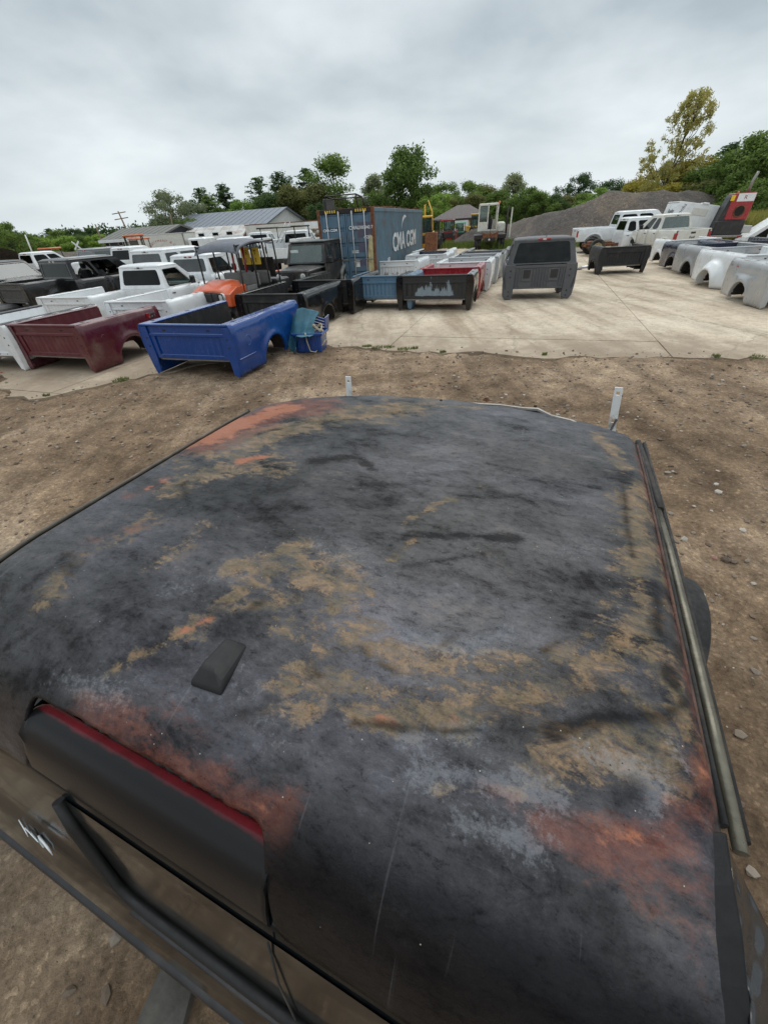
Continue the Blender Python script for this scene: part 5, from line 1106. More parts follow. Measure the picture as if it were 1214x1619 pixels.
for s in (-1, 1):
    MB().box(s*(hw-.06), s*hw, 0, CL, .0, .16, ch=.01).build('bottom_rail', M_cont, ct); MB().box(s*(hw-.06), s*hw, 0, CL, Hc-.12, Hc, ch=.01).build('top_rail', M_cont, ct)
    for y in (0, CL-.14): MB().box(s*(hw-.12), s*(hw+.004), y-.003, y+.14, .0, Hc+.01, ch=.01).build('corner_post', M_rust, ct)
MB().box(-hw+.05, hw-.05, .05, CL-.05, Hc-.05, Hc-.01).build('roof', M_rust, ct); MB().box(-hw+.05, hw-.05, CL-.1, CL-.02, .1, Hc-.1).build('end_wall', M_cont, ct)
MB().box(-hw+.12, hw-.12, -.02, .10, Hc-.13, Hc+.01, ch=.01).build('header', M_dark, ct); MB().box(-hw+.12, hw-.12, -.02, .10, 0, .12, ch=.01).build('sill', M_dark, ct)
for k in range(5):
    for s in (-1, 1): MB().box(s*(hw-.50)+(k-2)*.09, s*(hw-.50)+(k-2)*.09+.045, -.028, -.021, Hc-.10, Hc-.02, ch=.001).build('hazard_stripe', M_sign, ct)
for s in (-1, 1):
    x0, x1 = (-hw+.12, -.012) if s < 0 else (.012, hw-.12)
    dr = MB(); n = 5; hh = (Hc-.27)/n
    dr.box(x0, x1, .02, .06, .13, Hc-.14)
    for k in range(n): dr.box(x0+.05, x1-.05, -.008, .03, .13+k*hh+.05, .13+(k+1)*hh-.05, ch=.02)
    dr.box(x0, x0+.05, -.012, .03, .13, Hc-.14); dr.box(x1-.05, x1, -.012, .03, .13, Hc-.14)
    d = dr.build('door', M_door, ct)
    for f in (.27, .76):
        x = x0+(x1-x0)*f; MB().tube([(x, -.055, .06), (x, -.055, Hc-.06)], .019, 8).build('lock_rod', M_silver, d)
        for z in (.12, .9, 1.7, Hc-.12): MB().box(x-.04, x+.04, -.06, -.01, z-.04, z+.04, ch=.008).build('rod_clamp', M_steel, d)
        MB().box(x-.02, x+.26, -.085, -.065, 1.02, 1.06, ch=.004).build('lock_handle', M_steel, d)
for (xa, za, w_, h_, m_) in ((.70, 1.95, .27, .46, M_doorp), (.70, 1.42, .27, .30, M_doorp), (.70, .95, .27, .22, M_doorp)): MB().box(xa-w_, xa+w_, -.0135, -.0085, za-h_/2, za+h_/2).build('paint_patch', m_, ct)
MB().prism([(hw-.30, .55), (hw-.10, .45), (hw-.08, 1.75), (hw-.20, 1.80), (hw-.28, 1.3)], -.022, -.015, 'y').build('primer_patch', M_cream, ct)
fd = lambda x, z: frameM((x, -.016, z), (1, 0, 0), (0, 0, 1))
text_obj('container_number', 'CMAU', .15, M_white, ct, fd(.33, 2.02), .002, .004); text_obj('container_number', '187842 7', .13, M_white, ct, fd(.78, 2.02), .002, .003); text_obj('container_code', '4531', .14, M_white, ct, fd(.80, 1.72), .002, .004)
text_obj('door_lettering', 'CMA CGM', .12, M_white, ct, fd(-.62, 1.98), .002, .004)
for (x, z, w_) in ((.33, 1.30, .16), (.36, .98, .14), (.80, .62, .12), (-.42, 1.28, .14)):
    for k in range(2): MB().box(x-w_, x+w_*.6, -.017, -.012, z-.05*k, z-.05*k+.028).build('printed_line', M_white, ct)
MB().lathe([(0, .13), (-.004, .13), (-.004, 0)], 'y', (-.36, -.010, .98), 20).build('round_sticker', M_white, ct); MB().box(.28, .44, -.018, -.013, .80, .92).build('sticker', M_white, ct); MB().box(-.86, -.72, -.018, -.013, 1.15, 1.24).build('sticker', M_sign, ct)
sd_ = lambda y, z: frameM((hw+.003, y, z), (0, 1, 0), (0, 0, 1))
text_obj('side_lettering', 'CMA CGM', .92, M_white, ct, sd_(6.4, 1.35) @ Matrix.Scale(1.5, 4, (1, 0, 0)), .003, .03)
for a0, a1, yo, zo in ((100, 170, 6.9, 1.75), (280, 345, 6.9, .75)):
    b = MB(); o_ = []; i_ = []
    for k in range(13):
        a = math.radians(a0+(a1-a0)*k/12); w_ = .16*math.sin(math.pi*k/12)+.01; o_.append((hw+.006, yo+1.5*math.cos(a)*1.5*.7, zo+.55*math.sin(a)+w_)); i_.append((hw+.006, yo+1.5*math.cos(a)*1.5*.7, zo+.55*math.sin(a)))
    b.shell([o_, i_], [[(x-.004, y, z) for x, y, z in o_], [(x-.004, y, z) for x, y, z in i_]], False); b.build('side_emblem', M_white, ct)
# leaves and twigs on its roof, black rack
rk = thing('roof_rack', 'black tubular truck rack lying on top of the shipping container', 'rack', (base.x-.1, base.y+.6, Hc), hdC)
MB().tube([(-.7, 0, .02), (-.62, .0, .42), (.55, .0, .42), (.62, .0, .02)], .03, 6).build('hoop', M_dark, rk); MB().tube([(-.7, .9, .02), (-.62, .9, .36), (.55, .9, .36), (.62, .9, .02)], .03, 6).build('hoop', M_dark, rk)
MB().tube([(-.62, 0, .42), (-.62, .9, .36)], .025, 6).build('side_bar', M_dark, rk); MB().tube([(.55, 0, .42), (.55, .9, .36)], .025, 6).build('side_bar', M_dark, rk); MB().box(-.72, -.60, -.05, .95, 0, .35, ch=.02).build('end_plate', M_plastic, rk)
b = MB(); r_ = random.Random(4)
for k in range(260):
    y = r_.uniform(1, CL); x = r_.uniform(-hw, hw); p = base + uC*x + Vector((math.sin(hC), math.cos(hC), 0))*y; a = r_.uniform(0, 6.3); l = r_.uniform(.1, .4); z = Hc+r_.uniform(.0, .05)
    b.tube([(p.x, p.y, z), (p.x+l*math.cos(a), p.y+l*math.sin(a), z+r_.uniform(-.04, .06))], .012, 3, False, caps=False)
tag(b.build('branches', M_rust, None), 'dead twigs and leaf litter lying along the shipping container roof', 'twigs', kind='stuff')
# ------------------------------------------------------------------ orange utility vehicle with canopy
q = PD(318, 420, 12.6); ut = thing('utility_vehicle', 'orange utility vehicle with grey canopy and two rows of seats behind the white beds', 'utility vehicle', (q.x, q.y, 0), 25); ut.scale = (1, .72, 1)
b = MB(); w = .66
rows = []
for i in range(9):
    s = i/8; y = .95*s; top = .92+.20*math.sin(s*1.4); rows.append([(x*(.80+.2*s), y, top-.10*(abs(x)/w)**4 - (0.20 if abs(x) > .64 else 0)) for x in (-.70, -.66, -.5, -.3, -.12, 0, .12, .3, .5, .66, .70)])
b.shell(rows, [[(x, y, z-.03) for x, y, z in r] for r in rows]); b.build('hood', M_orange, ut)
for s in (-1, 1):
    MB().prism([(0.0, .55), (1.0, .5), (1.0, 1.0), (.5, .98), (0.02, .84)], s*.50, s*.68, 'x').build('fender', M_orange, ut, .02)
    hl = MB().lathe([(0, .0), (-.02, .09), (.02, .11), (.05, .11)], 'y', (s*.42, -.02, .76), 18).build('headlight', M_lens, ut); 
MB().box(-.30, .30, -.03, .03, .66, .86, ch=.02).build('grille', M_plastic, ut)
for s in (-1, 1): MB().tube([(s*.60, .1, .35), (s*.62, -.22, .45), (s*.60, -.25, .86), (s*.25, -.25, .90), (s*.20, -.22, .50)], .022, 8).build('brush_guard', M_dark, ut)
MB().box(-.55, .55, -.1, 3.2, .28, .42, ch=.03).build('chassis', M_plastic, ut)
rows = []
for i in range(13):
    s = i/12; y = .85+2.18*s; zc_ = 1.86+.13*math.sin(math.pi*min(1, s*1.15)*.85)-(.10 if s == 0 else 0)
    rows.append([(x, y, zc_-.07*(abs(x)/.74)**3) for x in np.linspace(-.74, .74, 11)])
M_canvas = simple('grey_canvas', (.115, .125, .15), .6, 0, .2, 5, 0, .2, DUST, .2)
MB().shell(rows, [[(x, y, z-.03) for x, y, z in r] for r in rows]).build('canopy', M_canvas, ut)
for s in (-1, 1):
    for y, lean in ((.90, -.08), (1.75, 0), (2.5, 0), (3.2, .05)): MB().tube([(s*.66, y+lean, .60), (s*.68, y, 1.2), (s*.66, y, 1.88)], .026, 8).build('canopy_post', M_dark, ut)
    MB().tube([(s*.66, .95, 1.84), (s*.66, 3.2, 1.90)], .024, 6).build('roof_bar', M_dark, ut)
    MB().box(s*.62, s*.66, 1.05, 1.7, .42, .95, ch=.02).build('side_door', M_greyseat if s > 0 else M_plastic, ut)
for y in (1.45, 2.18):
    for x in (-.33, .33):
        st_ = MB().box(x-.29, x+.29, y, y+.48, .62, .76, ch=.04).build('seat_cushion', M_greyseat, ut)
    for x in (-.33, .33): MB().box(x-.29, x+.29, y+.46, y+.58, .86, 1.20, ch=.04).build('backrest', M_greyseat, ut)
MB().lathe([(-.0, .17), (.012, .18), (.02, .17), (.012, .16), (0, .17)], 'y', (-.32, 1.25, 1.12), 22).build('steering_wheel', M_plastic, ut); MB().tube([(-.32, 1.25, 1.12), (-.32, .95, .95)], .02, 6).build('steering_column', M_plastic, ut)
for x, z in ((.08, 1.36), (.42, 1.36)):
    sg = MB().box(x-.15, x+.15, 2.36, 2.38, z-.0, z+.40, ch=.004).build('warning_sign', M_sign, ut)
    text_obj('sign_lettering', 'TR' if x < .2 else 'T', .16, M_dark, sg, frameM((x, 2.357, z+.28), (1, 0, 0), (0, 0, 1)), .002); text_obj('sign_lettering', 'E', .13, M_dark, sg, frameM((x, 2.357, z+.10), (1, 0, 0), (0, 0, 1)), .002)
MB().box(-.68, .68, 3.05, 3.9, .60, .95, ch=.04).build('cargo_box', M_plastic, ut)
for x in (-.2, .2): MB().tube([(x, 2.0, 1.0), (x+.03, 2.02, 1.85)], .035, 8).build('red_strap', M_redlens, ut)
for k in range(6): MB().box(-.62+k*.22, -.60+k*.22, 3.0, 3.02, 1.0, 1.85).build('screen_bar', M_dark, ut)
MB().box(-.66, .66, 3.02, 3.03, 1.0, 1.5).build('rear_screen', M_dark, ut)
for s in (-1, 1):
    wheel(ut, s, s*.62, .45, .32, .26); wheel(ut, s, s*.62, 2.95, .32, .26)
MB().box(-.15, .25, 1.3, 1.6, .80, .92, ch=.05).build('red_bag', M_redlens, ut)
q = PD(441, 440, 16.9); o2 = thing('cargo_box', 'orange plastic vehicle cargo bed standing between the utility vehicle and the jeep', 'cargo box', (q.x, q.y, .35), 38)
MB().box(-.32, .32, 0, .9, .12, .55, ch=.06).build('tub', M_orange, o2); MB().box(-.36, .36, -.03, .93, .52, .57, ch=.02).build('rim', M_orange, o2); MB().box(-.25, .25, .1, .8, -.30, .12, ch=.02).build('chassis', M_dark, o2)
for s in (-1, 1): wheel(o2, s, s*.42, .5, .28, .2); o2.children[-1].location.z = -.07
# ------------------------------------------------------------------ black off-road car
q = PD(456, 420, 15.6); jp = thing('offroad_car', 'black boxy off-road car with dull grey hardtop in front of the container', 'off-road car', (q.x, q.y, 0), 20)
M_jeep = simple('dull_black_paint', (.020, .019, .019), .42, 0, .3, 4, .2, 0, DUST, .45); M_flare = simple('faded_flare', (.20, .21, .20), .7, 0, .2, 8)
rows = [[(x*(.62+.14*s), .12+1.15*s, .98+.08*s-.05*(abs(x))**3) for x in np.linspace(-1, 1, 13)] for s in np.linspace(0, 1, 8)]
MB().shell(rows, [[(x, y, z-.03) for x, y, z in r] for r in rows]).build('hood', M_jeep, jp)
MB().box(-.60, .60, .12, 1.27, .60, .96, ch=.02).build('engine_bay', M_jeep, jp)
g_ = MB().box(-.64, .64, .04, .12, .55, .98, ch=.03).build('grille', M_jeep, jp)
for k in range(7): MB().box(-.27+k*.09-.02, -.27+k*.09+.02, .03, .045, .62, .92, ch=.004).build('grille_slot', M_plastic, g_)
for s in (-1, 1):
    MB().lathe([(.0, 0), (-.02, .08), (.0, .10), (.03, .10)], 'y', (s*.46, .035, .80), 20).build('headlight', M_lens, jp)
    MB().box(s*.62, s*.90, .15, 1.1, .82, .87, ch=.02).build('front_fender', M_jeep, jp); MB().box(s*.62, s*.90, .12, .17, .66, .86, ch=.02).build('fender_face', M_jeep, jp); MB().box(s*.66, s*.80, .09, .125, .72, .80, ch=.01).build('turn_signal', M_amber, jp)
    wheel(jp, s, s*.72, .62, .37, .24); wheel(jp, s, s*.72, 2.95, .37, .24)
    MB().box(s*.70, s*.76, 1.27, 3.5, .50, 1.08, ch=.02).build('body_side', M_jeep, jp)
    MB().tube([(s*.80, 2.95-.46*math.cos(a), .40+.46*math.sin(a)) for a in np.linspace(0, math.pi, 12)], .07, 8).build('rear_flare', M_flare, jp)
    d = MB().box(s*.755, s*.775, 1.42, 2.25, .52, 1.07, ch=.01).build('door', M_jeep, jp); MB().box(s*.775, s*.79, 2.08, 2.2, .92, .95).build('handle', M_plastic, d)
    mirror(jp, s, 1.42, 1.06, .78)
MB().box(-.78, .78, -.12, .0, .42, .58, ch=.03).build('front_bumper', M_plastic, jp); MB().box(.15, .55, -.14, .02, .55, .66, ch=.02).build('winch_cover', M_chrome, jp)
MB().box(-.70, .70, 1.27, 3.5, .48, .56).build('floor', M_dark, jp); MB().box(-.74, .74, 3.46, 3.52, .5, 1.08).build('rear_panel', M_jeep, jp)
greenhouse(jp, M_jeep, 3.50-2.26, 3.50, 1.08, 1.72, .76, .70, .26, .05, rear=((.07, .93, .08, .92),), front=((.1, .9, .1, .9),), sides=((.10, .34, .05, .9), (.46, .92, .10, .85)), glass=M_glassg)
MB().box(-.72, .72, 1.46, 3.50, 1.70, 1.745, ch=.02).build('hardtop', simple('dull_hardtop', (.10, .115, .115), .6, 0, .2, 5, 0, 0, DUST, .3), jp)
MB().box(-.62, -.30, 1.40, 1.405, 1.22, 1.50).build('paper_sheet', simple('faded_paper', (.55, .62, .58), .7), jp)
for x in (-.35, .35): add_seat(jp, x, 2.2, .6, 1.42)
# ------------------------------------------------------------------ service trucks behind
def service_truck(label, px, D, heading, wdt=2.2, hgt=1.9, rack=False, mat=None):
    q = PD(px, 380, D); t = thing('service_truck', label, 'service truck', (q.x, q.y, 0), heading, 'service trucks beyond the jeep'); mat = mat or M_white; w = wdt/2
    for s in (-1, 1):
        c = MB().box(s*(w-.45), s*w, .0, 2.6, .75, hgt-.25, ch=.02).build('tool_cabinet', mat, t); MB().box(s*(w+.001), s*(w+.02), .2, 1.0, .95, hgt-.35, ch=.01).build('cabinet_door', mat, c); MB().box(s*(w-.30), s*(w-.22), -.02, .02, 1.05, 1.35, ch=.01).build('handle', M_dark, c)
    MB().box(-w+.45, w-.45, .0, .06, .75, 1.25, ch=.01).build('tailgate', mat, t); MB().box(-w+.05, w-.05, -.15, .0, .55, .72, ch=.02).build('bumper', M_dark, t); MB().box(-w+.4, w-.4, 0, 2.6, .65, .76).build('deck', M_dark, t)
    cab_lower(t, mat, 2.75, 4.3, .5, 1.3, .9, False); greenhouse(t, mat, 2.75, 4.4, 1.3, 2.0, .9, .76, .1, .6, rear_glass=M_tint); MB().box(-.85, .85, 4.3, 5.3, .6, 1.25, ch=.08).build('hood', mat, t)
    for s in (-1, 1): wheel(t, s, s*.85, 1.2, .4, .28); wheel(t, s, s*.85, 4.8, .4, .25)
    if rack:
        for y in (.1, 2.5):
            MB().tube([(-w+.1, y, hgt-.3), (-w+.1, y, 2.18), (w-.1, y, 2.18), (w-.1, y, hgt-.3)], .04, 6).build('rack_hoop', M_dark, t)
        for s in (-1, 1): MB().tube([(s*(w-.1), -.3, 2.2), (s*(w-.1), 2.7, 2.2)], .04, 6).build('rack_rail', M_dark, t)
        MB().tube([(-.2, .2, 1.5), (.5, .3, 2.4)], .02, 5).build('ladder_rail', M_chrome, t); MB().tube([(.05, .2, 1.5), (.75, .3, 2.4)], .02, 5).build('ladder_rail', M_chrome, t)
    return t
service_truck('white service truck with black ladder rack behind the black off-road car', 440, 27, 12, 2.2, 1.9, True)
service_truck('white service truck with white cabinets between the grey canopy and the box truck', 385, 35, 10, 2.2, 1.9, False)
q = PD(462, 360, 46); bx = thing('box_trailer', 'pale cream box trailer with rusty top edge beyond the service trucks', 'trailer', (q.x, q.y, 0), 8); bx.scale = (1, 1, .84)
MB().box(-4.6, 3.0, 0, 2.5, .8, 3.05, ch=.04).build('box', M_offwhite, bx); MB().box(-4.62, 3.02, -.02, 2.52, 3.0, 3.08, ch=.01).build('top_edge', M_rust, bx); MB().box(1.2, 3.04, -.03, 2.5, .8, 2.95, ch=.02).build('side_panel', M_white, bx)
for x in (-3.5, 1.8): wheel(bx, 1, x, .1, .45, .3)
MB().box(-3, -1, -.04, 0, 1.2, 2.2, ch=.01).build('door', M_white, bx)
q = PD(499, 368, 36); o = thing('junk_pile', 'rusty brown and white scrap heap between the off-road car and the container', 'scrap heap', (q.x, q.y, 0), 10)
for k in range(14): 
    a = random.uniform(-1, 1); MB().box(a-.4, a+.3, random.uniform(0, 1), random.uniform(1.1, 2), .3+k*.13, .45+k*.13, ch=.03).build('scrap_piece', random.choice([M_rust, M_offwhite, M_wood, M_steel]), o)
# ------------------------------------------------------------------ buildings at the left
def gable(label, name, p0, along, L, Wd, eave, ridge, wall, roofm, base=0.0, trim=None, ndoor=2, over=.4, group=None):
    t = thing(name, label, 'building', (p0[0], p0[1], 0), along, group)   # local x runs along the ridge
    MB().box(0, L, 0, .15, 0, eave).build('wall', wall, t); MB().box(0, L, Wd-.15, Wd, 0, eave).build('wall', wall, t)
    for x in (0, L-.15): MB().prism([(0.15, 0), (Wd-.15, 0), (Wd-.15, eave), (Wd/2, ridge-.1), (.15, eave)], x, x+.15, 'x').build('gable_wall', wall, t)
    for s in (-1, 1):
        y0, y1 = (Wd/2, -over) if s < 0 else (Wd/2, Wd+over); ze = eave-over*(ridge-eave)/(Wd/2)
        b = MB(); n = int(L/.9)
        b.add([(-over, y0, ridge), (L+over, y0, ridge), (L+over, y1, ze), (-over, y1, ze), (-over, y0, ridge-.15), (L+over, y0, ridge-.15), (L+over, y1, ze-.15), (-over, y1, ze-.15)], [(0,1,2,3), (7,6,5,4), (0,4,5,1), (1,5,6,2), (2,6,7,3), (3,7,4,0)])
        for k in range(n+1):
            x = -over+(L+2*over)*k/n; b.add([(x-.03, y0, ridge+.03), (x+.03, y0, ridge+.03), (x+.03, y1, ze+.03), (x-.03, y1, ze+.03), (x-.03, y0, ridge), (x+.03, y0, ridge), (x+.03, y1, ze), (x-.03, y1, ze)], [(0,1,2,3), (0,4,5,1), (1,5,6,2), (2,6,7,3), (3,7,4,0)])
        r = b.build('roof', roofm, t)
        MB().box(-over, L+over, y1-.06 if s < 0 else y1, y1 if s < 0 else y1+.06, ze-.28, ze, ch=.01).build('fascia', trim or M_white, r)
    for k in range(ndoor):
        x = L*(k+.7)/(ndoor+.4); MB().box(x-1.2, x+1.2, -.06, -.005, .0, min(2.8, eave-.4), ch=.02).build('door', M_offwhite, t)
    for k in range(4):
        x = L*(k+.25)/4; w_ = MB().box(x-.4, x+.4, -.05, -.005, 1.4, 2.2, ch=.02).build('window', M_white, t); MB().box(x-.34, x+.34, -.056, -.051, 1.46, 2.14).build('pane', M_tint, w_)
    return t
M_shedwall = simple('dark_grey_siding', (.045, .048, .055), .7, 0, .15, 3); M_shedroof = simple('grey_shingle_roof', (.17, .17, .155), .85, 0, .15, 3); M_metalroof = simple('grey_metal_roof', (.16, .18, .21), .5, .2, .12, 2); M_whitewall = simple('white_siding', (.55, .56, .56), .7, 0, .1, 2); M_rustroof = simple('rusty_tin_roof', (.42, .42, .40), .6, .1, .2, .6, 0, 0, (.20, .07, .03), .95, .8); M_brick = simple('red_brick_wall', (.20, .045, .03), .8, 0, .3, 3)
def wpt(px, py, D): v = PD(px, py, D); return v
def zpix(px, py, D): return PD(px, py, D).z
def span(label, name, pxl, pxr, D0, D1, y_eave, y_ridge, Wd, wall, roofm, **k):
    a = PD(pxl, y_eave[0], D0); c = PD(pxr, y_eave[1], D1); d = Vector((c.x-a.x, c.y-a.y)); L = d.length; ang = math.degrees(math.atan2(d.y, d.x))
    eave = max(1.5, (a.z+c.z)/2); ridge = eave+k.pop('rise', 2.0)
    return gable(label, name, (a.x, a.y), -ang, L, Wd, eave, ridge, wall, roofm, **k)
span('low dark grey shed with pale shingle roof behind the parked pickups', 'shed', 163, 250, 70, 62, (379, 372), (362, 356), 7, M_shedwall, M_shedroof, rise=1.0, ndoor=1)
span('long building with blue grey metal roof behind the shed', 'long_building', 262, 415, 78, 68, (366, 356), None, 14, M_whitewall, M_metalroof, rise=2.0)
span('small tin roofed building with rust stains and red brick wall', 'workshop', 292, 380, 62, 60, (376, 369), None, 8, M_brick, M_rustroof, rise=.9)
q = PD(264, 385, 50); bt = thing('box_truck', 'white box truck with faded arched lettering before the grey shed', 'box truck', (q.x, q.y, 0), 10); bt.scale = (1, 1, .74)
MB().box(-3.0, 1.9, 0, 2.3, .9, 3.1, ch=.04).build('box', M_offwhite, bt); MB().box(-3.04, 1.94, -.03, 2.33, 3.05, 3.14, ch=.01).build('top_rail', M_chrome, bt); MB().box(1.84, 1.95, -.03, .03, .9, 3.1).build('corner_post', M_steel, bt)
MB().box(2.1, 4.0, .1, 2.2, .8, 2.5, ch=.15).build('cab', M_white, bt); MB().box(2.5, 3.2, .07, .098, 1.6, 2.2, ch=.02).build('window_pane', M_tint, bt); MB().box(3.96, 4.02, .3, 2.0, 1.6, 2.3).build('windshield', M_tint, bt)
for x in (-1.5, 3.2): wheel(bt, -1, x, .2, .45, .3); bt.children[-1].rotation_euler = (0, 0, math.pi/2)
for k in range(13):
    a = math.radians(160-k*11.6); text_obj('lettering', 'EQUIPMENT & CO'[k], .34, M_redlens, bt, frameM((-.5+1.35*math.cos(a), -.004, 1.65+.75*math.sin(a)), (math.sin(a), 0, -math.cos(a)), (math.cos(a), 0, math.sin(a))), .002)
def loader(name, label, cat, px, D, heading, mat, sc=1.0, py=385):
    q = PD(px, py, D); t = thing(name, label, cat, (q.x, q.y, 0), heading); t.scale = (sc, sc, sc)
    MB().box(-.6, .6, .3, 2.2, .6, 1.25, ch=.06).build('engine_hood', mat, t); MB().box(-.7, .7, 2.1, 2.9, .6, 1.1, ch=.05).build('platform', M_dark, t)
    for x in (-.62, .62):
        for y in (1.6, 2.8): MB().tube([(x, y, 1.0), (x*.95, y, 2.25)], .04, 6).build('cab_post', M_dark, t)
    MB().box(-.72, .72, 1.5, 2.95, 2.22, 2.36, ch=.05).build('cab_roof', mat, t); MB().box(-.58, .58, 1.58, 1.60, 1.25, 2.2).build('window_pane', M_glassg, t)
    for s in (-1, 1):
        wheel(t, s, s*.8, 2.3, .62, .4, mat); wheel(t, s, s*.7, .6, .42, .3, mat); MB().tube([(s*.75, 1.5, 1.2), (s*.75, .2, 1.3), (s*.75, -.5, .6)], .06, 6).build('loader_arm', mat, t)
    MB().prism([(-.9, .15), (-.45, .1), (-.4, .75), (-.55, .7), (-.6, .25), (-.9, .25)], -.85, .85, 'x').build('bucket', mat, t); MB().tube([(0, 1.0, 1.2), (0, 1.0, 1.9)], .04, 6).build('exhaust_pipe', M_dark, t)
    return t
loader('tractor', 'orange roofed tractor with glass cab before the grey shed', 'tractor', 163, 42, 60, M_orange2)
loader('tractor', 'small orange loader with lowered arms right of the orange roofed tractor', 'loader', 187, 45, 30, M_orange2, .9)
loader('tractor', 'red orange machine among scrap at the far left', 'loader', 42, 45, 100, M_orange2, .8)
loader('tractor', 'small black tractor standing just right of the container end', 'tractor', 689, 43, 200, M_dark, .85)
loader('tractor', 'bright red loader with orange bucket beside the dirt track', 'loader', 712, 50, 200, M_red, .85)
loader('tractor', 'green mower tractor partly hidden behind the red loader', 'tractor', 722, 54, 180, M_green, .7)
loader('tractor', 'yellow loader standing left of the white yard tractor', 'loader', 738, 56, 160, M_yellow, 1.0)
loader('tractor', 'yellow backhoe with curved boom behind the container end', 'backhoe', 671, 40, 190, M_yellow, 1.0)
q = PD(668, 400, 36.5); o = MB().box(-.7, .2, 0, 1.0, 0, 1.3, ch=.05).box(-.65, .15, -.08, .0, .1, 1.2).build('steel_bin', M_rust, None, .02); o.location = (q.x+.9, q.y+.3, 0); o.rotation_euler = (0, 0, -.25); tag(o, 'rusty orange steel bin standing at the container end', 'bin')
q = PD(676, 345, 39); o = MB().tube([(0, 0, 1.6), (.0, .2, 3.0), (.25, .2, 3.3), (.55, .1, 2.6), (.6, .0, 1.4)], .07, 8).build('excavator_boom', M_yellow); o.location = (q.x-.2, q.y, 0); tag(o, 'yellow excavator boom curving up beside the container end', 'excavator boom')
for k, (px, D, w_) in enumerate(((700, 74, 3.0), (718, 72, 5.2), (731, 76, 4))):
    q = PD(px, 365, D); t = thing('storage_trailer', ['pale blue storage trailer left of the pavilion', 'white storage trailer under the pavilion', 'white storage trailer right of the pavilion posts'][k], 'trailer', (q.x, q.y, 0), 15); t.scale = (1, 1, .66); MB().box(-w_/2, w_/2, 0, 3, .5, 2.7, ch=.05).build('box', (M_steelblue, M_white, M_white)[k] if k else simple('pale_blue_paint', (.35, .47, .55), .6), t); MB().box(-w_/2+.2, -w_/2+1.2, -.04, 0, .6, 2.5, ch=.01).build('door', M_offwhite, t)
    for s in (-1, 1): MB().lathe([(-.15, .4), (.15, .4)], 'y', (s*w_*.25, .1, .4), 16).build('wheel', M_rubber, t)
# pavilion
q = PD(729, 350, 64); pv = thing('pavilion', 'open pavilion with brown hip roof on pale posts beyond the yard', 'pavilion', (q.x, q.y, 0), 14); M_brown = simple('brown_metal_roof', (.035, .020, .020), .6, 0, .15, 3)
rf = MB(); hwx, hwy, ze, zr = 3.6, 3.2, zpix(729, 346, 64), zpix(729, 327, 64); ze = 2.0; zr = ze+1.35
rf.add([(-hwx, -hwy, ze), (hwx, -hwy, ze), (hwx, hwy, ze), (-hwx, hwy, ze), (-.6, 0, zr), (.9, 0, zr)], [(0, 1, 5, 4), (1, 2, 5), (2, 3, 4, 5), (3, 0, 4), (3, 2, 1, 0)]); rf.build('roof', M_brown, pv); MB().box(-hwx, hwx, -hwy-.04, -hwy, ze-.22, ze, ch=.01).build('fascia', M_brown, pv)
for x in (-3.3, -1.1, 1.1, 3.3):
    for y in (-3, 3): MB().box(x-.1, x+.1, y-.1, y+.1, 0, ze-.05).build('post', simple('pale_wood', (.40, .33, .22), .8), pv)
# ------------------------------------------------------------------ white yard tractor
yt = thing('yard_tractor', 'white yard tractor with narrow tall cab and rusty hitch seen from behind', 'yard tractor', (0, 0, 0), 12); q = P(772, 394, 0); yt.location = (q.x, q.y, 0); yt.scale = (.90, .90, .84)
M_creamw = simple('cream_white_paint', (.62, .61, .54), .5, 0, .08, 4, .1, 0, (.28, .12, .05), .7, 3)
for s in (-1, 1):
    for dx in (0, .30): MB().lathe([(-.13, .3), (-.13, .48), (-.10, .52), (.10, .52), (.13, .48), (.13, .3)], 'x', (s*(1.12-dx), .2, .52), 24).build('rear_wheel', M_rubber, yt)
    MB().box(s*.62, s*1.32, -.38, .85, 1.06, 1.14, ch=.02).build('mudguard', simple('dark_mudguard', (.05, .055, .07), .4), yt); MB().box(s*.62, s*1.32, -.40, -.34, .80, 1.12, ch=.02).build('mudflap', M_dark, yt)
    wheel(yt, s, s*1.0, 3.2, .5, .3)
b = MB(); b.prism([(-.55, .75), (-.15, .95), (0, .8), (.15, .95), (.55, .75), (.65, 1.3), (.1, 1.15), (0, 1.35), (-.1, 1.15), (-.65, 1.3)], -.5, .3, 'y'); b.build('fifth_wheel', M_rust, yt); MB().box(-.45, .45, -.6, -.3, .55, .9, ch=.05).build('rear_crossmember', M_dark, yt); MB().box(-.35, .35, -.3, 4.2, .6, .85, ch=.02).build('chassis', M_dark, yt)
MB().lathe([(-.02, .0), (-.02, .07), (0, .08)], 'y', (-.05, -.61, .75), 12).build('work_light', M_lens, yt)
cx0, cx1, cz0, cz1 = -1.0, .55, 1.35, 3.35
MB().box(cx0, cx0+.75, .95, 1.0, cz0, 2.05, ch=.02).build('cab_panel', M_creamw, yt)
for x in (cx0, cx0+.75, cx1): MB().box(x-.05, x+.05, .94, 1.02, cz0, cz1, ch=.01).build('cab_post', M_creamw, yt)
MB().box(cx0, cx1, .94, 1.02, cz1-.12, cz1+.02, ch=.02).build('cab_header', M_creamw, yt); MB().box(cx0+.75, cx1, .94, 1.02, cz0, cz0+.12, ch=.02).build('door_sill', M_creamw, yt); MB().box(cx0+.06, cx0+.70, .96, .98, 2.08, 3.2, ch=.02).build('window_pane', M_glassg, yt)
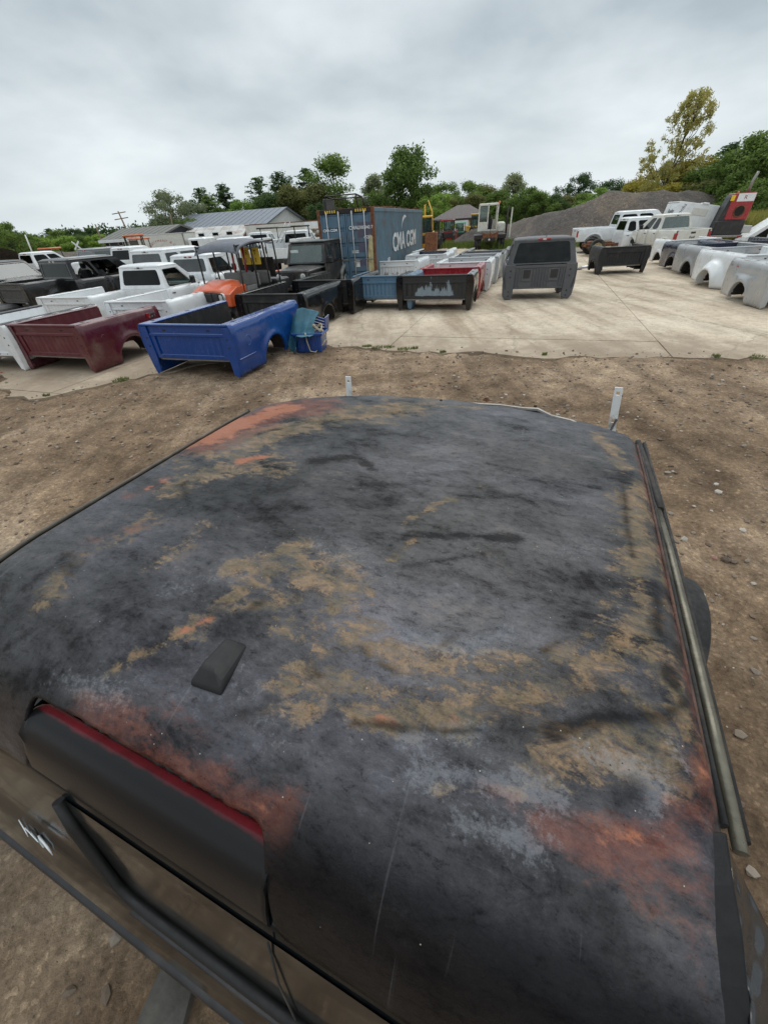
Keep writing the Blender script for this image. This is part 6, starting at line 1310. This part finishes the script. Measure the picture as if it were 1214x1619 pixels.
MB().box(cx0, cx1, 1.0, 2.6, cz1-.04, cz1+.06, ch=.03).build('cab_roof', M_creamw, yt); MB().box(cx0, cx0+.05, 1.0, 2.6, cz0, 2.3, ch=.01).build('cab_side', M_creamw, yt); MB().box(cx1-.05, cx1, 1.0, 1.3, cz0, cz1, ch=.01).build('cab_side', M_creamw, yt); MB().box(cx0, cx1, 2.55, 2.6, cz0, 2.2).build('front_panel', M_creamw, yt)
for x in (cx0+.04, cx1-.04): MB().box(x-.04, x+.04, 2.5, 2.6, cz0, cz1).build('cab_post', M_creamw, yt)
add_seat(yt, -.1, 1.7, 1.4, 2.5); MB().lathe([(0, .07), (.14, .07), (.17, .02)], 'z', (.62, 1.1, cz1+.0), 12).build('beacon', M_orange, yt); MB().tube([(.62, 1.1, 2.6), (.62, 1.1, cz1)], .03, 6).build('beacon_pole', M_dark, yt)
MB().box(.62, 1.25, .9, 2.9, 1.2, 2.0, ch=.12).build('engine_cover', M_creamw, yt); MB().tube([(1.35, .6, .9), (1.35, .6, 3.1)], .07, 8).build('exhaust_stack', M_dark, yt); MB().box(1.62, 1.72, .5, .6, .8, 3.0, ch=.01).build('stack_guard', M_creamw, yt); MB().tube([(1.15, .9, 2.3), (1.2, .9, 4.0)], .015, 5).build('antenna', M_dark, yt)
MB().tube([(.05, .9, 1.4), (.25, .95, 2.6)], .02, 5).build('grab_rail', M_dark, yt)
# ------------------------------------------------------------------ mounds
def ridge_mound(name, label, pts, slope, region, mat, seed, step=.35, kind='structure', cat=None, namp=.5):
    x0, x1, y0, y1 = region; X, Y = np.meshgrid(np.arange(x0, x1, step), np.arange(y0, y1, step), indexing='ij'); Z = np.full_like(X, -1.0)
    for a, b_ in zip(pts[:-1], pts[1:]):
        vx, vy = b_[0]-a[0], b_[1]-a[1]; t = np.clip(((X-a[0])*vx+(Y-a[1])*vy)/(vx*vx+vy*vy), 0, 1); d = np.hypot(X-a[0]-t*vx, Y-a[1]-t*vy); Z = np.maximum(Z, a[2]+(b_[2]-a[2])*t-slope*np.maximum(0, np.sqrt(d*d+.3)-.5))
    Z += namp*(vnoise(X*.35+60, Y*.35+60, seed, 5, .55)-.5)*np.clip(Z+.6, 0, 1)*1.3 + .10*(vnoise(X*3+60, Y*3+60, seed+1, 3)-.5)
    Z = np.maximum(Z, -.3)
    o = grid_mesh(name, X, Y, Z, mat); tag(o, label, cat, None, kind); return o
def mound_mat(name, c1, c2, c3):
    m, nt, b = new_mat(name); v = nt.nodes.new('ShaderNodeTexCoord').outputs['Object']
    c = ramp(nt, noise(nt, .25, 6, .6, vec=v, dist=.6).outputs[0], [(.35, c1), (.5, c2), (.65, c3)]).outputs[0]
    c = mixc(nt, .8, c, ramp(nt, noise(nt, 3.5, 9, .75, vec=v).outputs[0], [(.3, (.5, .48, .46)), (.5, (1, 1, 1)), (.72, (1.6, 1.58, 1.55))]).outputs[0], 'MULTIPLY')
    vo = nt.nodes.new('ShaderNodeTexVoronoi'); vo.inputs['Scale'].default_value = 9; nt.links.new(v, vo.inputs['Vector']); sv = nt.nodes.new('ShaderNodeSeparateColor'); nt.links.new(vo.outputs['Color'], sv.inputs[0])
    c = mixc(nt, 1, c, ramp(nt, sv.outputs[0], [(.0, (.7, .7, .7)), (.5, (1, 1, 1)), (.95, (1.1, 1.1, 1.1)), (.975, (1.7, 1.65, 1.6))]).outputs[0], 'MULTIPLY')
    nt.links.new(c, b.inputs['Base Color']); b.inputs['Roughness'].default_value = .95; bump(nt, b, noise(nt, 6, 8, .75, vec=v).outputs[0], 1.0, .15); return m
M_mound = mound_mat('mound_gravel', (.070, .060, .052), (.105, .088, .076), (.155, .122, .092)); M_mound2 = mound_mat('dark_soil', (.06, .052, .046), (.09, .078, .068), (.12, .10, .085))
def rp(l): return [tuple(PD(px, py, D)) for px, py, D in l]
ridge_mound('gravel_mound', 'long grey brown gravel mound behind the white pickups', rp([(775, 352, 62), (820, 350, 58), (860, 337, 55), (905, 325, 52), (945, 314, 52), (962, 304, 53), (1005, 303, 53), (1045, 302, 54), (1068, 306, 54), (1090, 300, 56), (1120, 305, 58), (1150, 316, 60), (1165, 326, 60)]), .60, (10, 66, 26, 70), M_mound, 31)
ridge_mound('gravel_mound', 'smaller gravel mound behind the red engine unit', rp([(1185, 335, 62), (1200, 334, 62), (1230, 342, 62)]), .55, (44, 66, 24, 56), M_mound, 41)
ridge_mound('dirt_pile', 'dark dirt pile left of the white yard tractor', rp([(745, 362, 44), (762, 358, 45), (790, 362, 46)]), .62, (4, 20, 34, 56), M_mound2, 51, .3, None, 'dirt pile', .3)
ridge_mound('dirt_pile', 'dark dirt pile at the far left edge', rp([(-60, 388, 36), (-20, 384, 36), (5, 392, 37)]), .6, (-46, -22, 14, 34), M_mound2, 61, .3, None, 'dirt pile', .3)
ridge_mound('dirt_pile', 'low grey rubble heap along the tree line at the left', rp([(40, 402, 60), (90, 396, 62), (130, 394, 64), (160, 392, 66)]), .45, (-70, -30, 24, 60), M_mound, 71, .4, None, 'rubble heap', .8)
# ------------------------------------------------------------------ trees
def leaf_material(name, c1, c2, c3):
    m, nt, b = new_mat(name); gi = nt.nodes.new('ShaderNodeNewGeometry'); oi = nt.nodes.new('ShaderNodeObjectInfo'); v = nt.nodes.new('ShaderNodeTexCoord').outputs['Object']
    c = ramp(nt, gi.outputs['Random Per Island'], [(0, c1), (.55, c2), (1, c3)]).outputs[0]
    c = mixc(nt, .7, c, ramp(nt, noise(nt, .5, 3, .6, vec=v).outputs[0], [(.35, (.65, .7, .6)), (.5, (1, 1, 1)), (.65, (1.35, 1.25, 1.1))]).outputs[0], 'MULTIPLY')
    c = mixc(nt, .8, c, ramp(nt, oi.outputs['Random'], [(0, (.78, .82, .8)), (1, (1.2, 1.15, 1.0))]).outputs[0], 'MULTIPLY')
    nt.links.new(c, b.inputs['Base Color']); b.inputs['Roughness'].default_value = .7; b.inputs['Specular IOR Level'].default_value = .2
    tr = nt.nodes.new('ShaderNodeBsdfTranslucent'); nt.links.new(c, tr.inputs[0]); ms = nt.nodes.new('ShaderNodeMixShader'); ms.inputs[0].default_value = .4
    nt.links.new(b.outputs[0], ms.inputs[1]); nt.links.new(tr.outputs[0], ms.inputs[2]); nt.links.new(ms.outputs[0], nt.nodes['Material Output'].inputs[0]); return m
LM = {'g': leaf_material('leaf_green', (0.099, 0.151, 0.039), (0.151, 0.231, 0.057), (0.213, 0.293, 0.080)), 'd': leaf_material('leaf_dark_green', (0.054, 0.093, 0.039), (0.080, 0.134, 0.049), (0.116, 0.178, 0.067)),
      'l': leaf_material('leaf_light_green', (0.178, 0.284, 0.054), (0.249, 0.373, 0.080), (0.337, 0.461, 0.124)), 'y': leaf_material('leaf_yellow_green', (0.231, 0.231, 0.045), (0.373, 0.319, 0.054), (0.497, 0.391, 0.080)),
      'b': leaf_material('leaf_brown_green', (0.134, 0.151, 0.054), (0.187, 0.195, 0.067), (0.249, 0.241, 0.099)), 'p': leaf_material('leaf_pale_grey_green', (0.178, 0.213, 0.124), (0.249, 0.284, 0.169), (0.337, 0.355, 0.231)), 'x': leaf_material('leaf_locust', (0.337, 0.337, 0.106), (0.479, 0.445, 0.142), (0.600, 0.479, 0.213))}
M_bark = simple('bark', (.075, .06, .045), .9, 0, .3, 4, 0, .4)
def leaves_mesh(name, clumps, n, size, seed, asp=1.6, droop=0.0):
    r = np.random.default_rng(seed); c = np.array([c[:3] for c in clumps]); rad = np.array([c[3] for c in clumps]); w = rad**2.2; w /= w.sum()
    k = r.choice(len(clumps), n, p=w); d = r.normal(size=(n, 3)); d /= np.linalg.norm(d, axis=1)[:, None]; d[:, 2] = d[:, 2]*.85+.1
    pos = c[k] + d*(rad[k]*(r.random(n)**.42)*(1+.22*r.normal(size=n)))[:, None]
    nrm = d*.7 + r.normal(size=(n, 3))*.6; nrm /= np.linalg.norm(nrm, axis=1)[:, None]; t = np.cross(nrm, r.normal(size=(n, 3))); t[:, 2] -= droop; t /= np.linalg.norm(t, axis=1)[:, None]; bt_ = np.cross(nrm, t)
    s = size*(.6+.8*r.random(n))[:, None]
    V = np.stack([pos-t*s*asp, pos+bt_*s*.75, pos+t*s*asp, pos-bt_*s*.75], 1).reshape(-1, 3); F = np.arange(4*n).reshape(-1, 4)
    me = bpy.data.meshes.new(name); me.vertices.add(4*n); me.vertices.foreach_set('co', V.ravel()); me.loops.add(4*n); me.loops.foreach_set('vertex_index', F.ravel().astype(np.int32)); me.polygons.add(n); me.polygons.foreach_set('loop_start', (np.arange(n)*4).astype(np.int32)); me.polygons.foreach_set('loop_total', np.full(n, 4, np.int32)); me.update(calc_edges=True); me.materials.append(LM['g']); return me
def decid(seed, wid=.42, low=.12, nc=34, n=9500, size=.0115, top=1.0, irregular=.25):
    r = random.Random(seed); cl = []
    for i in range(nc):
        z = low+(top-low-.08)*r.random()**.85; prof = math.sin(math.pi*min(1, max(.05, (z-low+.06)/(top-low+.05)))**.8)**.6
        a = r.uniform(0, 6.283); rr = wid*prof*math.sqrt(r.random())*(1+r.uniform(-irregular, irregular)); cl.append((rr*math.cos(a), rr*math.sin(a), z, r.uniform(.07, .135)*(.6+wid)))
    return leaves_mesh('crown', cl, n, size, seed), cl
def conif(seed, n=10000, wid=.30):
    r = random.Random(seed); cl = []
    z = .10
    while z < .99:
        R_ = wid*(1-z)**.75+.012; nb = max(3, int(9*(1-z)+2))
        for k in range(nb):
            a = r.uniform(0, 6.283); L_ = R_*r.uniform(.55, 1.15)
            for f in (.35, .7, 1.0): cl.append((L_*f*math.cos(a), L_*f*math.sin(a), z+.03*f*f+r.uniform(-.01, .01), .034+.024*(1-z)*(1-f*.4)))
        z += r.uniform(.035, .055)
    return leaves_mesh('crown', cl, n, .0085, seed, 2.0), cl
def trunk_mesh(cl, seed, lean=0, r0=.022, nb=9, topz=.8):
    r = random.Random(seed); b = MB(); sp = [(0, 0, -.02), (.005+lean*.2, 0, .2), (lean*.45, .005, .45), (lean*.8, 0, topz)]; b.tube(sp, [r0, r0*.8, r0*.5, r0*.12], 7)
    for k in range(nb):
        c = cl[r.randrange(len(cl))]; z0 = min(topz*.85, max(.15, c[2]-.22)); x0 = lean*z0; b.tube([(x0, 0, z0), ((x0+c[0])*.55, c[1]*.5, (z0+c[2])*.5), (c[0]*.95, c[1]*.95, c[2])], [r0*.38, r0*.22, r0*.06], 5)
    o = b.build('trunk', M_bark); me = o.data; bpy.data.objects.remove(o); return me
KM = {}
for key, (mk_, a) in {'r1': (decid, (1, .40)), 'r2': (decid, (2, .34, .08, 30)), 'r3': (decid, (3, .46, .05, 36)), 'tall': (decid, (4, .27, .20, 60, 10000, .0095)), 'col': (decid, (5, .33, .08, 60, 11000, .0105)), 'oak': (decid, (6, .48, .16, 44, 9000, .011, 1.0, .4)), 'c1': (conif, (7,)), 'c2': (conif, (8, 9500, .36)), 'bush': (decid, (9, .60, .0, 34, 9000, .015)), 'r4': (decid, (12, .38, .03, 44, 8000, .012, 1.0, .45))}.items():
    me, cl = mk_(*a); KM[key] = (me, trunk_mesh(cl, 5, 0, .014 if key[0] == 'c' and key != 'col' else .02))
# the tall locust with thin feathery clumps, leaning right
r = random.Random(77); cl = []
for i in range(190):
    z = .22+.78*r.random()**.9; prof = math.sin(math.pi*((z-.18)/.86)**.75)**.65; a = r.uniform(0, 6.283); rr = .30*prof*math.sqrt(r.random()); cl.append((rr*math.cos(a)+.16*(z-.2), rr*math.sin(a)*.8, z, r.uniform(.026, .050)))
KM['locust'] = (leaves_mesh('crown', cl, 9500, .0058, 78, 2.4, .5), trunk_mesh(cl, 9, .14, .016, 26, .9))
TG = 'trees beyond the yard'
KIND = {'r': 'round leafy', 't': 'tall narrow', 'c': 'conifer', 'o': 'open oak like', 'b': 'bushy', 'l': 'tall feathery'}
CN = {'g': 'mid green', 'd': 'dark green', 'l': 'light green', 'y': 'yellowing', 'b': 'brownish green', 'p': 'pale grey green', 'x': 'thin yellow green'}
nm_seen = {}
def tree(px, py, D, kind, col, label, wf=1.0, dz=0.0):
    p = PD(px, py, D); h = p.z-dz; me, tm = KM[kind]
    t = thing('pine_tree' if kind in ('c1', 'c2') else 'shrub' if kind == 'bush' else 'tree', label, 'shrub' if kind == 'bush' else 'tree', (p.x, p.y, dz), random.uniform(0, 360) if kind != 'locust' else 20, TG)
    wf *= 1.75 if kind in ('c1', 'c2') else .95 if kind == 'locust' else 1.22
    t.scale = (h*wf, h*wf, h)
    c = bpy.data.objects.new('crown', me); COL.objects.link(c); c.parent = t; c.material_slots[0].link = 'OBJECT'; c.material_slots[0].material = LM[col]
    k = bpy.data.objects.new('trunk', tm); COL.objects.link(k); k.parent = t
    return t
TL = [
 (2, 352, 75, 'r3', 'g', 'bushy green tree at the far left edge of the tree line', 1.0), (18, 366, 80, 'r2', 'd', 'darker tree just right of the far left edge tree', 1.2), (34, 372, 88, 'r1', 'g', 'green tree behind the leaning pale pole', 1.3), (52, 370, 92, 'r3', 'g', 'green tree right of the leaning pale pole', 1.2), (66, 374, 88, 'bush', 'l', 'light green shrub in the left tree line', 1.0),
 (75, 362, 100, 'c2', 'd', 'small dark conifer in the left tree line', 1.3), (88, 364, 96, 'r1', 'g', 'rounded green tree above the black crew cab', 1.2), (103, 372, 90, 'bush', 'l', 'light green shrub above the black crew cab roof', 1.2), (111, 362, 105, 'r1', 'd', 'dark rounded tree left of the white crossbuck sign', 1.2), (122, 372, 92, 'r4', 'g', 'green tree behind the white crossbuck sign', 1.2), (129, 366, 110, 'c1', 'd', 'narrow dark conifer right of the crossbuck sign', 1.4), (141, 360, 112, 'r2', 'd', 'dark tree left of the slanting thin pole', 1.3), (146, 370, 92, 'bush', 'l', 'light green shrub under the slanting thin pole', 1.2), (165, 374, 130, 'r3', 'd', 'low dark tree behind the grey shed end', 1.6), (181, 366, 150, 'r1', 'd', 'far dark tree left of the utility pole', 1.4),
 (200, 362, 160, 'r1', 'd', 'small dark tree behind the utility pole', 1.1), (218, 356, 160, 'r4', 'd', 'small dark tree right of the utility pole', 1.2), (240, 346, 120, 'r2', 'd', 'dark low tree left of the large grey green tree', 1.1),
 (260, 300, 84, 'oak', 'p', 'large open grey green tree behind the long building', .95), (296, 318, 88, 'tall', 'd', 'slim dark tree right of the large grey green tree', 1.2), (283, 345, 80, 'bush', 'g', 'green shrub under the large grey green tree', 1.2),
 (316, 298, 92, 'c2', 'd', 'leftmost tall pine behind the long building', 1.05), (330, 310, 88, 'c2', 'g', 'bright green pine between the two dark pines', 1.2), (351, 291, 92, 'c1', 'd', 'tall dark pine above the grey building roof', 1.15), (378, 318, 86, 'r1', 'l', 'light green tree right of the tall dark pine', 1.0), (365, 335, 80, 'bush', 'g', 'green shrub behind the long building roof', 1.2),
 (407, 281, 92, 'c2', 'd', 'dark conifer at the right end of the long building', 1.1), (425, 305, 84, 'r4', 'd', 'dark tree between two conifers', 1.1), (441, 272, 100, 'c1', 'd', 'conifer with bare top behind the box trailer', 1.1), (449, 292, 84, 'r2', 'b', 'brownish green tree behind the box trailer', 1.1), (470, 300, 88, 'r4', 'b', 'brownish tree left of the poplar', 1.0), (485, 268, 96, 'c2', 'd', 'tall spreading conifer left of the poplar', 1.1), (500, 290, 84, 'r2', 'b', 'olive tree just left of the container', 1.0), (523, 241, 88, 'tall', 'g', 'tall poplar standing above the container door', 1.05), (510, 320, 80, 'bush', 'd', 'dark shrub beside the container door', 1.1), (545, 316, 90, 'bush', 'd', 'dark shrub behind the container roof', 1.2),
 (595, 275, 92, 'r2', 'p', 'pale grey green tree behind the container roof', .9), (570, 308, 92, 'r4', 'p', 'low pale tree behind the container roof', 1.0), (649, 228, 78, 'col', 'g', 'tallest bushy green tree right behind the container', .95), (628, 258, 80, 'r4', 'g', 'green tree left of the tallest bushy tree', .9), (668, 290, 76, 'r4', 'g', 'green tree at the right foot of the tallest bushy tree', 1.0), (684, 305, 72, 'bush', 'l', 'light green shrub above the container end', 1.0),
 (699, 290, 92, 'r1', 'g', 'green tree left of the brown pavilion roof', 1.1), (712, 312, 86, 'r4', 'b', 'brownish tree behind the pavilion', 1.1), (745, 286, 92, 'r3', 'g', 'wide green tree above the pavilion', 1.1), (768, 290, 92, 'r4', 'b', 'olive tree above the yard tractor cab', 1.0), (809, 274, 94, 'r2', 'p', 'grey green tree right of the yard tractor', 1.0), (790, 300, 86, 'r4', 'g', 'green tree beside the yard tractor', 1.1), (835, 296, 82, 'r3', 'g', 'broad green tree above the mound start', 1.1), (855, 300, 80, 'r4', 'g', 'green bushy tree over the grey coated cab', 1.1), (878, 306, 82, 'r1', 'd', 'dark green tree above the gravel slope', 1.1), (897, 308, 86, 'r4', 'b', 'olive tree left of the oak', 1.0),
 (921, 272, 96, 'oak', 'd', 'dark open oak like tree above the mound', .8), (948, 298, 80, 'c2', 'l', 'light green tree in front of the dark oak', 1.7), (968, 283, 92, 'oak', 'd', 'second dark oak right of the first', 1.1), (985, 290, 92, 'r3', 'd', 'dark round tree above the mound peak', 1.1), (935, 316, 76, 'bush', 'l', 'light green shrub on the mound shoulder', 1.2),
 (1010, 284, 74, 'r4', 'y', 'yellow green tree left of the tall feathery tree', 1.2), (1038, 266, 72, 'r3', 'y', 'yellowing tree under the tall feathery tree', 1.1), (1062, 262, 70, 'r4', 'b', 'brownish tree at the foot of the tall feathery tree', 1.1), (1085, 148, 66, 'locust', 'x', 'tall feathery yellow tree rising above all the others', 1.0), (1100, 250, 68, 'r1', 'y', 'yellow tree right of the tall feathery tree', 1.1), (1120, 262, 64, 'r4', 'g', 'green tree above the white service body', 1.2), (1136, 262, 64, 'r2', 'd', 'dark tree left of the dark conifer', 1.1),
 (1156, 228, 72, 'c2', 'd', 'dark conifer near the right edge', 1.5), (1146, 250, 66, 'r1', 'd', 'dark round tree beside the dark conifer', 1.1), (1172, 250, 60, 'r4', 'd', 'dark green tree above the red engine unit', 1.1), (1190, 236, 58, 'r2', 'g', 'green tree near the right frame edge', 1.1), (1208, 208, 58, 'col', 'g', 'tall green tree at the right frame edge', 1.1), (1228, 220, 54, 'r1', 'g', 'green tree cut by the right frame edge', 1.1), (1192, 290, 50, 'r4', 'g', 'lower green tree over the exhaust pipe', 1.2), (1214, 280, 48, 'r3', 'g', 'lower green tree at the right edge', 1.1), (1160, 290, 54, 'r4', 'g', 'green tree behind the red engine unit', 1.1), (1098, 285, 60, 'bush', 'b', 'olive shrub along the mound top', 1.2), (1050, 290, 62, 'bush', 'y', 'yellow green shrub on the mound crest', 1.3)]
for a in TL: tree(*a)
LMK = [(400, 'the long building gable'), (430, 'the cream box trailer'), (456, 'the black off-road car'), (484, 'the scrap heap'), (508, 'the container door edge'), (572, 'the middle of the container roof'), (600, 'the container side emblem'), (630, 'the container side lettering'), (655, 'the far end of the container'), (678, 'the yellow excavator boom'), (704, 'the red loader'), (732, 'the pavilion roof'), (760, 'the yard tractor cab'), (790, 'the yard tractor exhaust stack'), (820, 'the left foot of the gravel mound'), (848, 'the red light of the grey coated cab'), (876, 'the right roof edge of the grey coated cab'), (904, 'the tail lights of the white crew cab'), (930, 'the rusty bare frame'), (958, 'the lone black bed'), (988, 'the white crew cab roof')]
used_l = {}
for k in range(46):
    px = 395+k*14.2; yy = {0: 322, 1: 312, 2: 318}[k % 3]+random.uniform(-5, 5) - (px-560)*.012
    if not (560 < px < 1010 or px < 520): continue
    near_ = min(LMK, key=lambda a: abs(a[0]-px)); cc = random.choice('ggdbg'); side_ = 'just left of' if px < near_[0]-3 else 'just right of' if px > near_[0]+3 else 'straight above'
    lb = '%s back row shrub %s %s' % ({'g': 'green', 'd': 'dark green', 'b': 'brownish'}[cc], side_, near_[1])
    if lb in used_l: lb = lb.replace('shrub', 'small shrub')
    used_l[lb] = 1; tree(px, yy, random.uniform(84, 96), random.choice(['bush', 'r4']), cc, lb, 1.25)

r_ = random.Random(12)
hb = [KM['bush'][0], KM['r4'][0], KM['r3'][0]]
# the far-off wood that closes the view as one mass
def wood_mesh():
    cl = []; r = random.Random(3)
    for k in range(420):
        a = math.radians(-64+ (128)*k/420 + r.uniform(-.2, .2)); D = r.uniform(118, 150); h = r.uniform(2.6, 5.0)
        for j in range(3): cl.append((D*math.sin(a)+r.uniform(-2, 2), D*math.cos(a)+r.uniform(-2, 2), h*(.25+.27*j), r.uniform(.9, 1.7)))
    return leaves_mesh('far_wood', cl, 90000, .24, 4, 1.3)
me = wood_mesh(); o = bpy.data.objects.new('far_wood', me); COL.objects.link(o); me.materials[0] = LM['d']; tag(o, 'far dark green wood closing the view behind the yard', 'wood', kind='stuff')
# ------------------------------------------------------------------ poles and sign
def pole(label, ptop, pbot, D, r=.12, cross=(), name='utility_pole', mat=None):
    a = PD(*ptop, D); b_ = PD(*pbot, D); d = (a-b_); base_ = b_-d*(b_.z/d.z); t = thing(name, label, 'pole', base_, 0)
    a = a-base_; o = MB().tube([(0, 0, 0), tuple(a)], [r, r*.7], 8).build('pole', mat or M_wood, t)
    for f, w in cross: c = a*f; MB().tube([(c.x-w, c.y, c.z-.1), (c.x+w, c.y, c.z+.1)], .07, 6).build('crossarm', mat or M_wood, t)
    return t
pole('leaning utility pole with two crossarms above the grey shed', (187, 334), (200, 362), 95, .16, ((.96, 1.2), (.83, 1.2)))
pole('thin leaning pole left of the grey shed', (151, 355), (163, 385), 75, .12)
pole('pale broken pole leaning in the left tree line', (40, 371), (52, 400), 62, .09, (), 'utility_pole', M_offwhite)
pole('thin pole standing before the large grey green tree', (269, 338), (275, 364), 75, .10)
q = PD(122, 388, 62); xs_ = thing('crossbuck_sign', 'white crossbuck sign before the left tree line', 'sign', (q.x, q.y, 0), -20); MB().tube([(0, 0, 0), (0, 0, q.z)], .06, 6).build('post', M_wood, xs_)
for s in (-1, 1): 
    o = MB().box(-.50, .50, -.03, .03, -.07, .07, M=Matrix.Rotation(s*math.radians(48), 4, 'Y')).build('blade', M_white, xs_); o.location = (0, -.06*(1.5+s*.5), q.z)
# ------------------------------------------------------------------ grass
def grass(name, label, pts, n, h, col, seed):
    r = np.random.default_rng(seed); V = []; F = []
    for i in range(n):
        c = pts[r.integers(len(pts))]; a, rr = r.uniform(0, 6.283), c[2]*math.sqrt(r.random()); x, y = c[0]+rr*math.cos(a), c[1]+rr*math.sin(a)*.6; hh = h*(.4+.8*r.random()); w = hh*.035+.003; b_ = r.uniform(0, 6.283); lx, ly = hh*.35*math.cos(b_), hh*.35*math.sin(b_); z = c[3] if len(c) > 3 else 0
        k = len(V); V += [(x-w, y, z), (x+w, y, z), (x+w*.6+lx*.4, y+ly*.4, z+hh*.6), (x-w*.6+lx*.4, y+ly*.4, z+hh*.6), (x+lx, y+ly, z+hh)]; F += [(k, k+1, k+2, k+3), (k+3, k+2, k+4)]
    me = bpy.data.meshes.new(name); me.from_pydata(V, [], F); me.materials.append(col); o = bpy.data.objects.new(name, me); COL.objects.link(o); tag(o, label, 'grass', kind='stuff')
def gp(l, rad, z=0): return [(*P(px, py, 0)[:2], rad*s, z) for px, py, s in l]
M_grass = leaf_material('grass_green', (.07, .11, .025), (.11, .16, .035), (.17, .20, .06)); M_grassy = leaf_material('grass_yellow', (.18, .19, .05), (.26, .25, .07), (.34, .31, .10))
grass('grass', 'small weeds growing along the concrete edge', gp([(580, 549, .7), (598, 551, 1), (615, 550, .8), (640, 553, 1), (655, 552, .5), (190, 603, 1), (196, 601, .7), (700, 558, .4), (860, 562, .3), (1195, 566, .8), (1130, 565, .5), (75, 627, .4)], .16, 0), 1100, .06, M_grass, 1)
grass('grass', 'green grass strip around the yard tractor and the dirt pile', gp([(690+8*k, 392-(k % 3)*2, 1) for k in range(26)], 1.6), 9000, .45, M_grass, 2)
grass('tall_grass', 'tall yellow grass behind the right row of beds', [(*PD(1165+6*k, 360, 40+3*(k % 4))[:2], 2.4) for k in range(10)], 7000, 1.3, M_grassy, 3)
grass('grass', 'grass along the edge of the gravel mound', [(*PD(790+12*k, 385, 42)[:2], 1.8) for k in range(12)], 5000, .4, M_grass, 4)
# dirt track
a_, b2, c_, d_ = P(655, 398), P(715, 398), P(705, 372), P(690, 372); tr = MB(); tr.prism([(v.x, v.y) for v in (a_, b2, c_, d_)], -.05, .004, 'z'); tag(tr.build('dirt_track', M_conc, None), kind='structure')
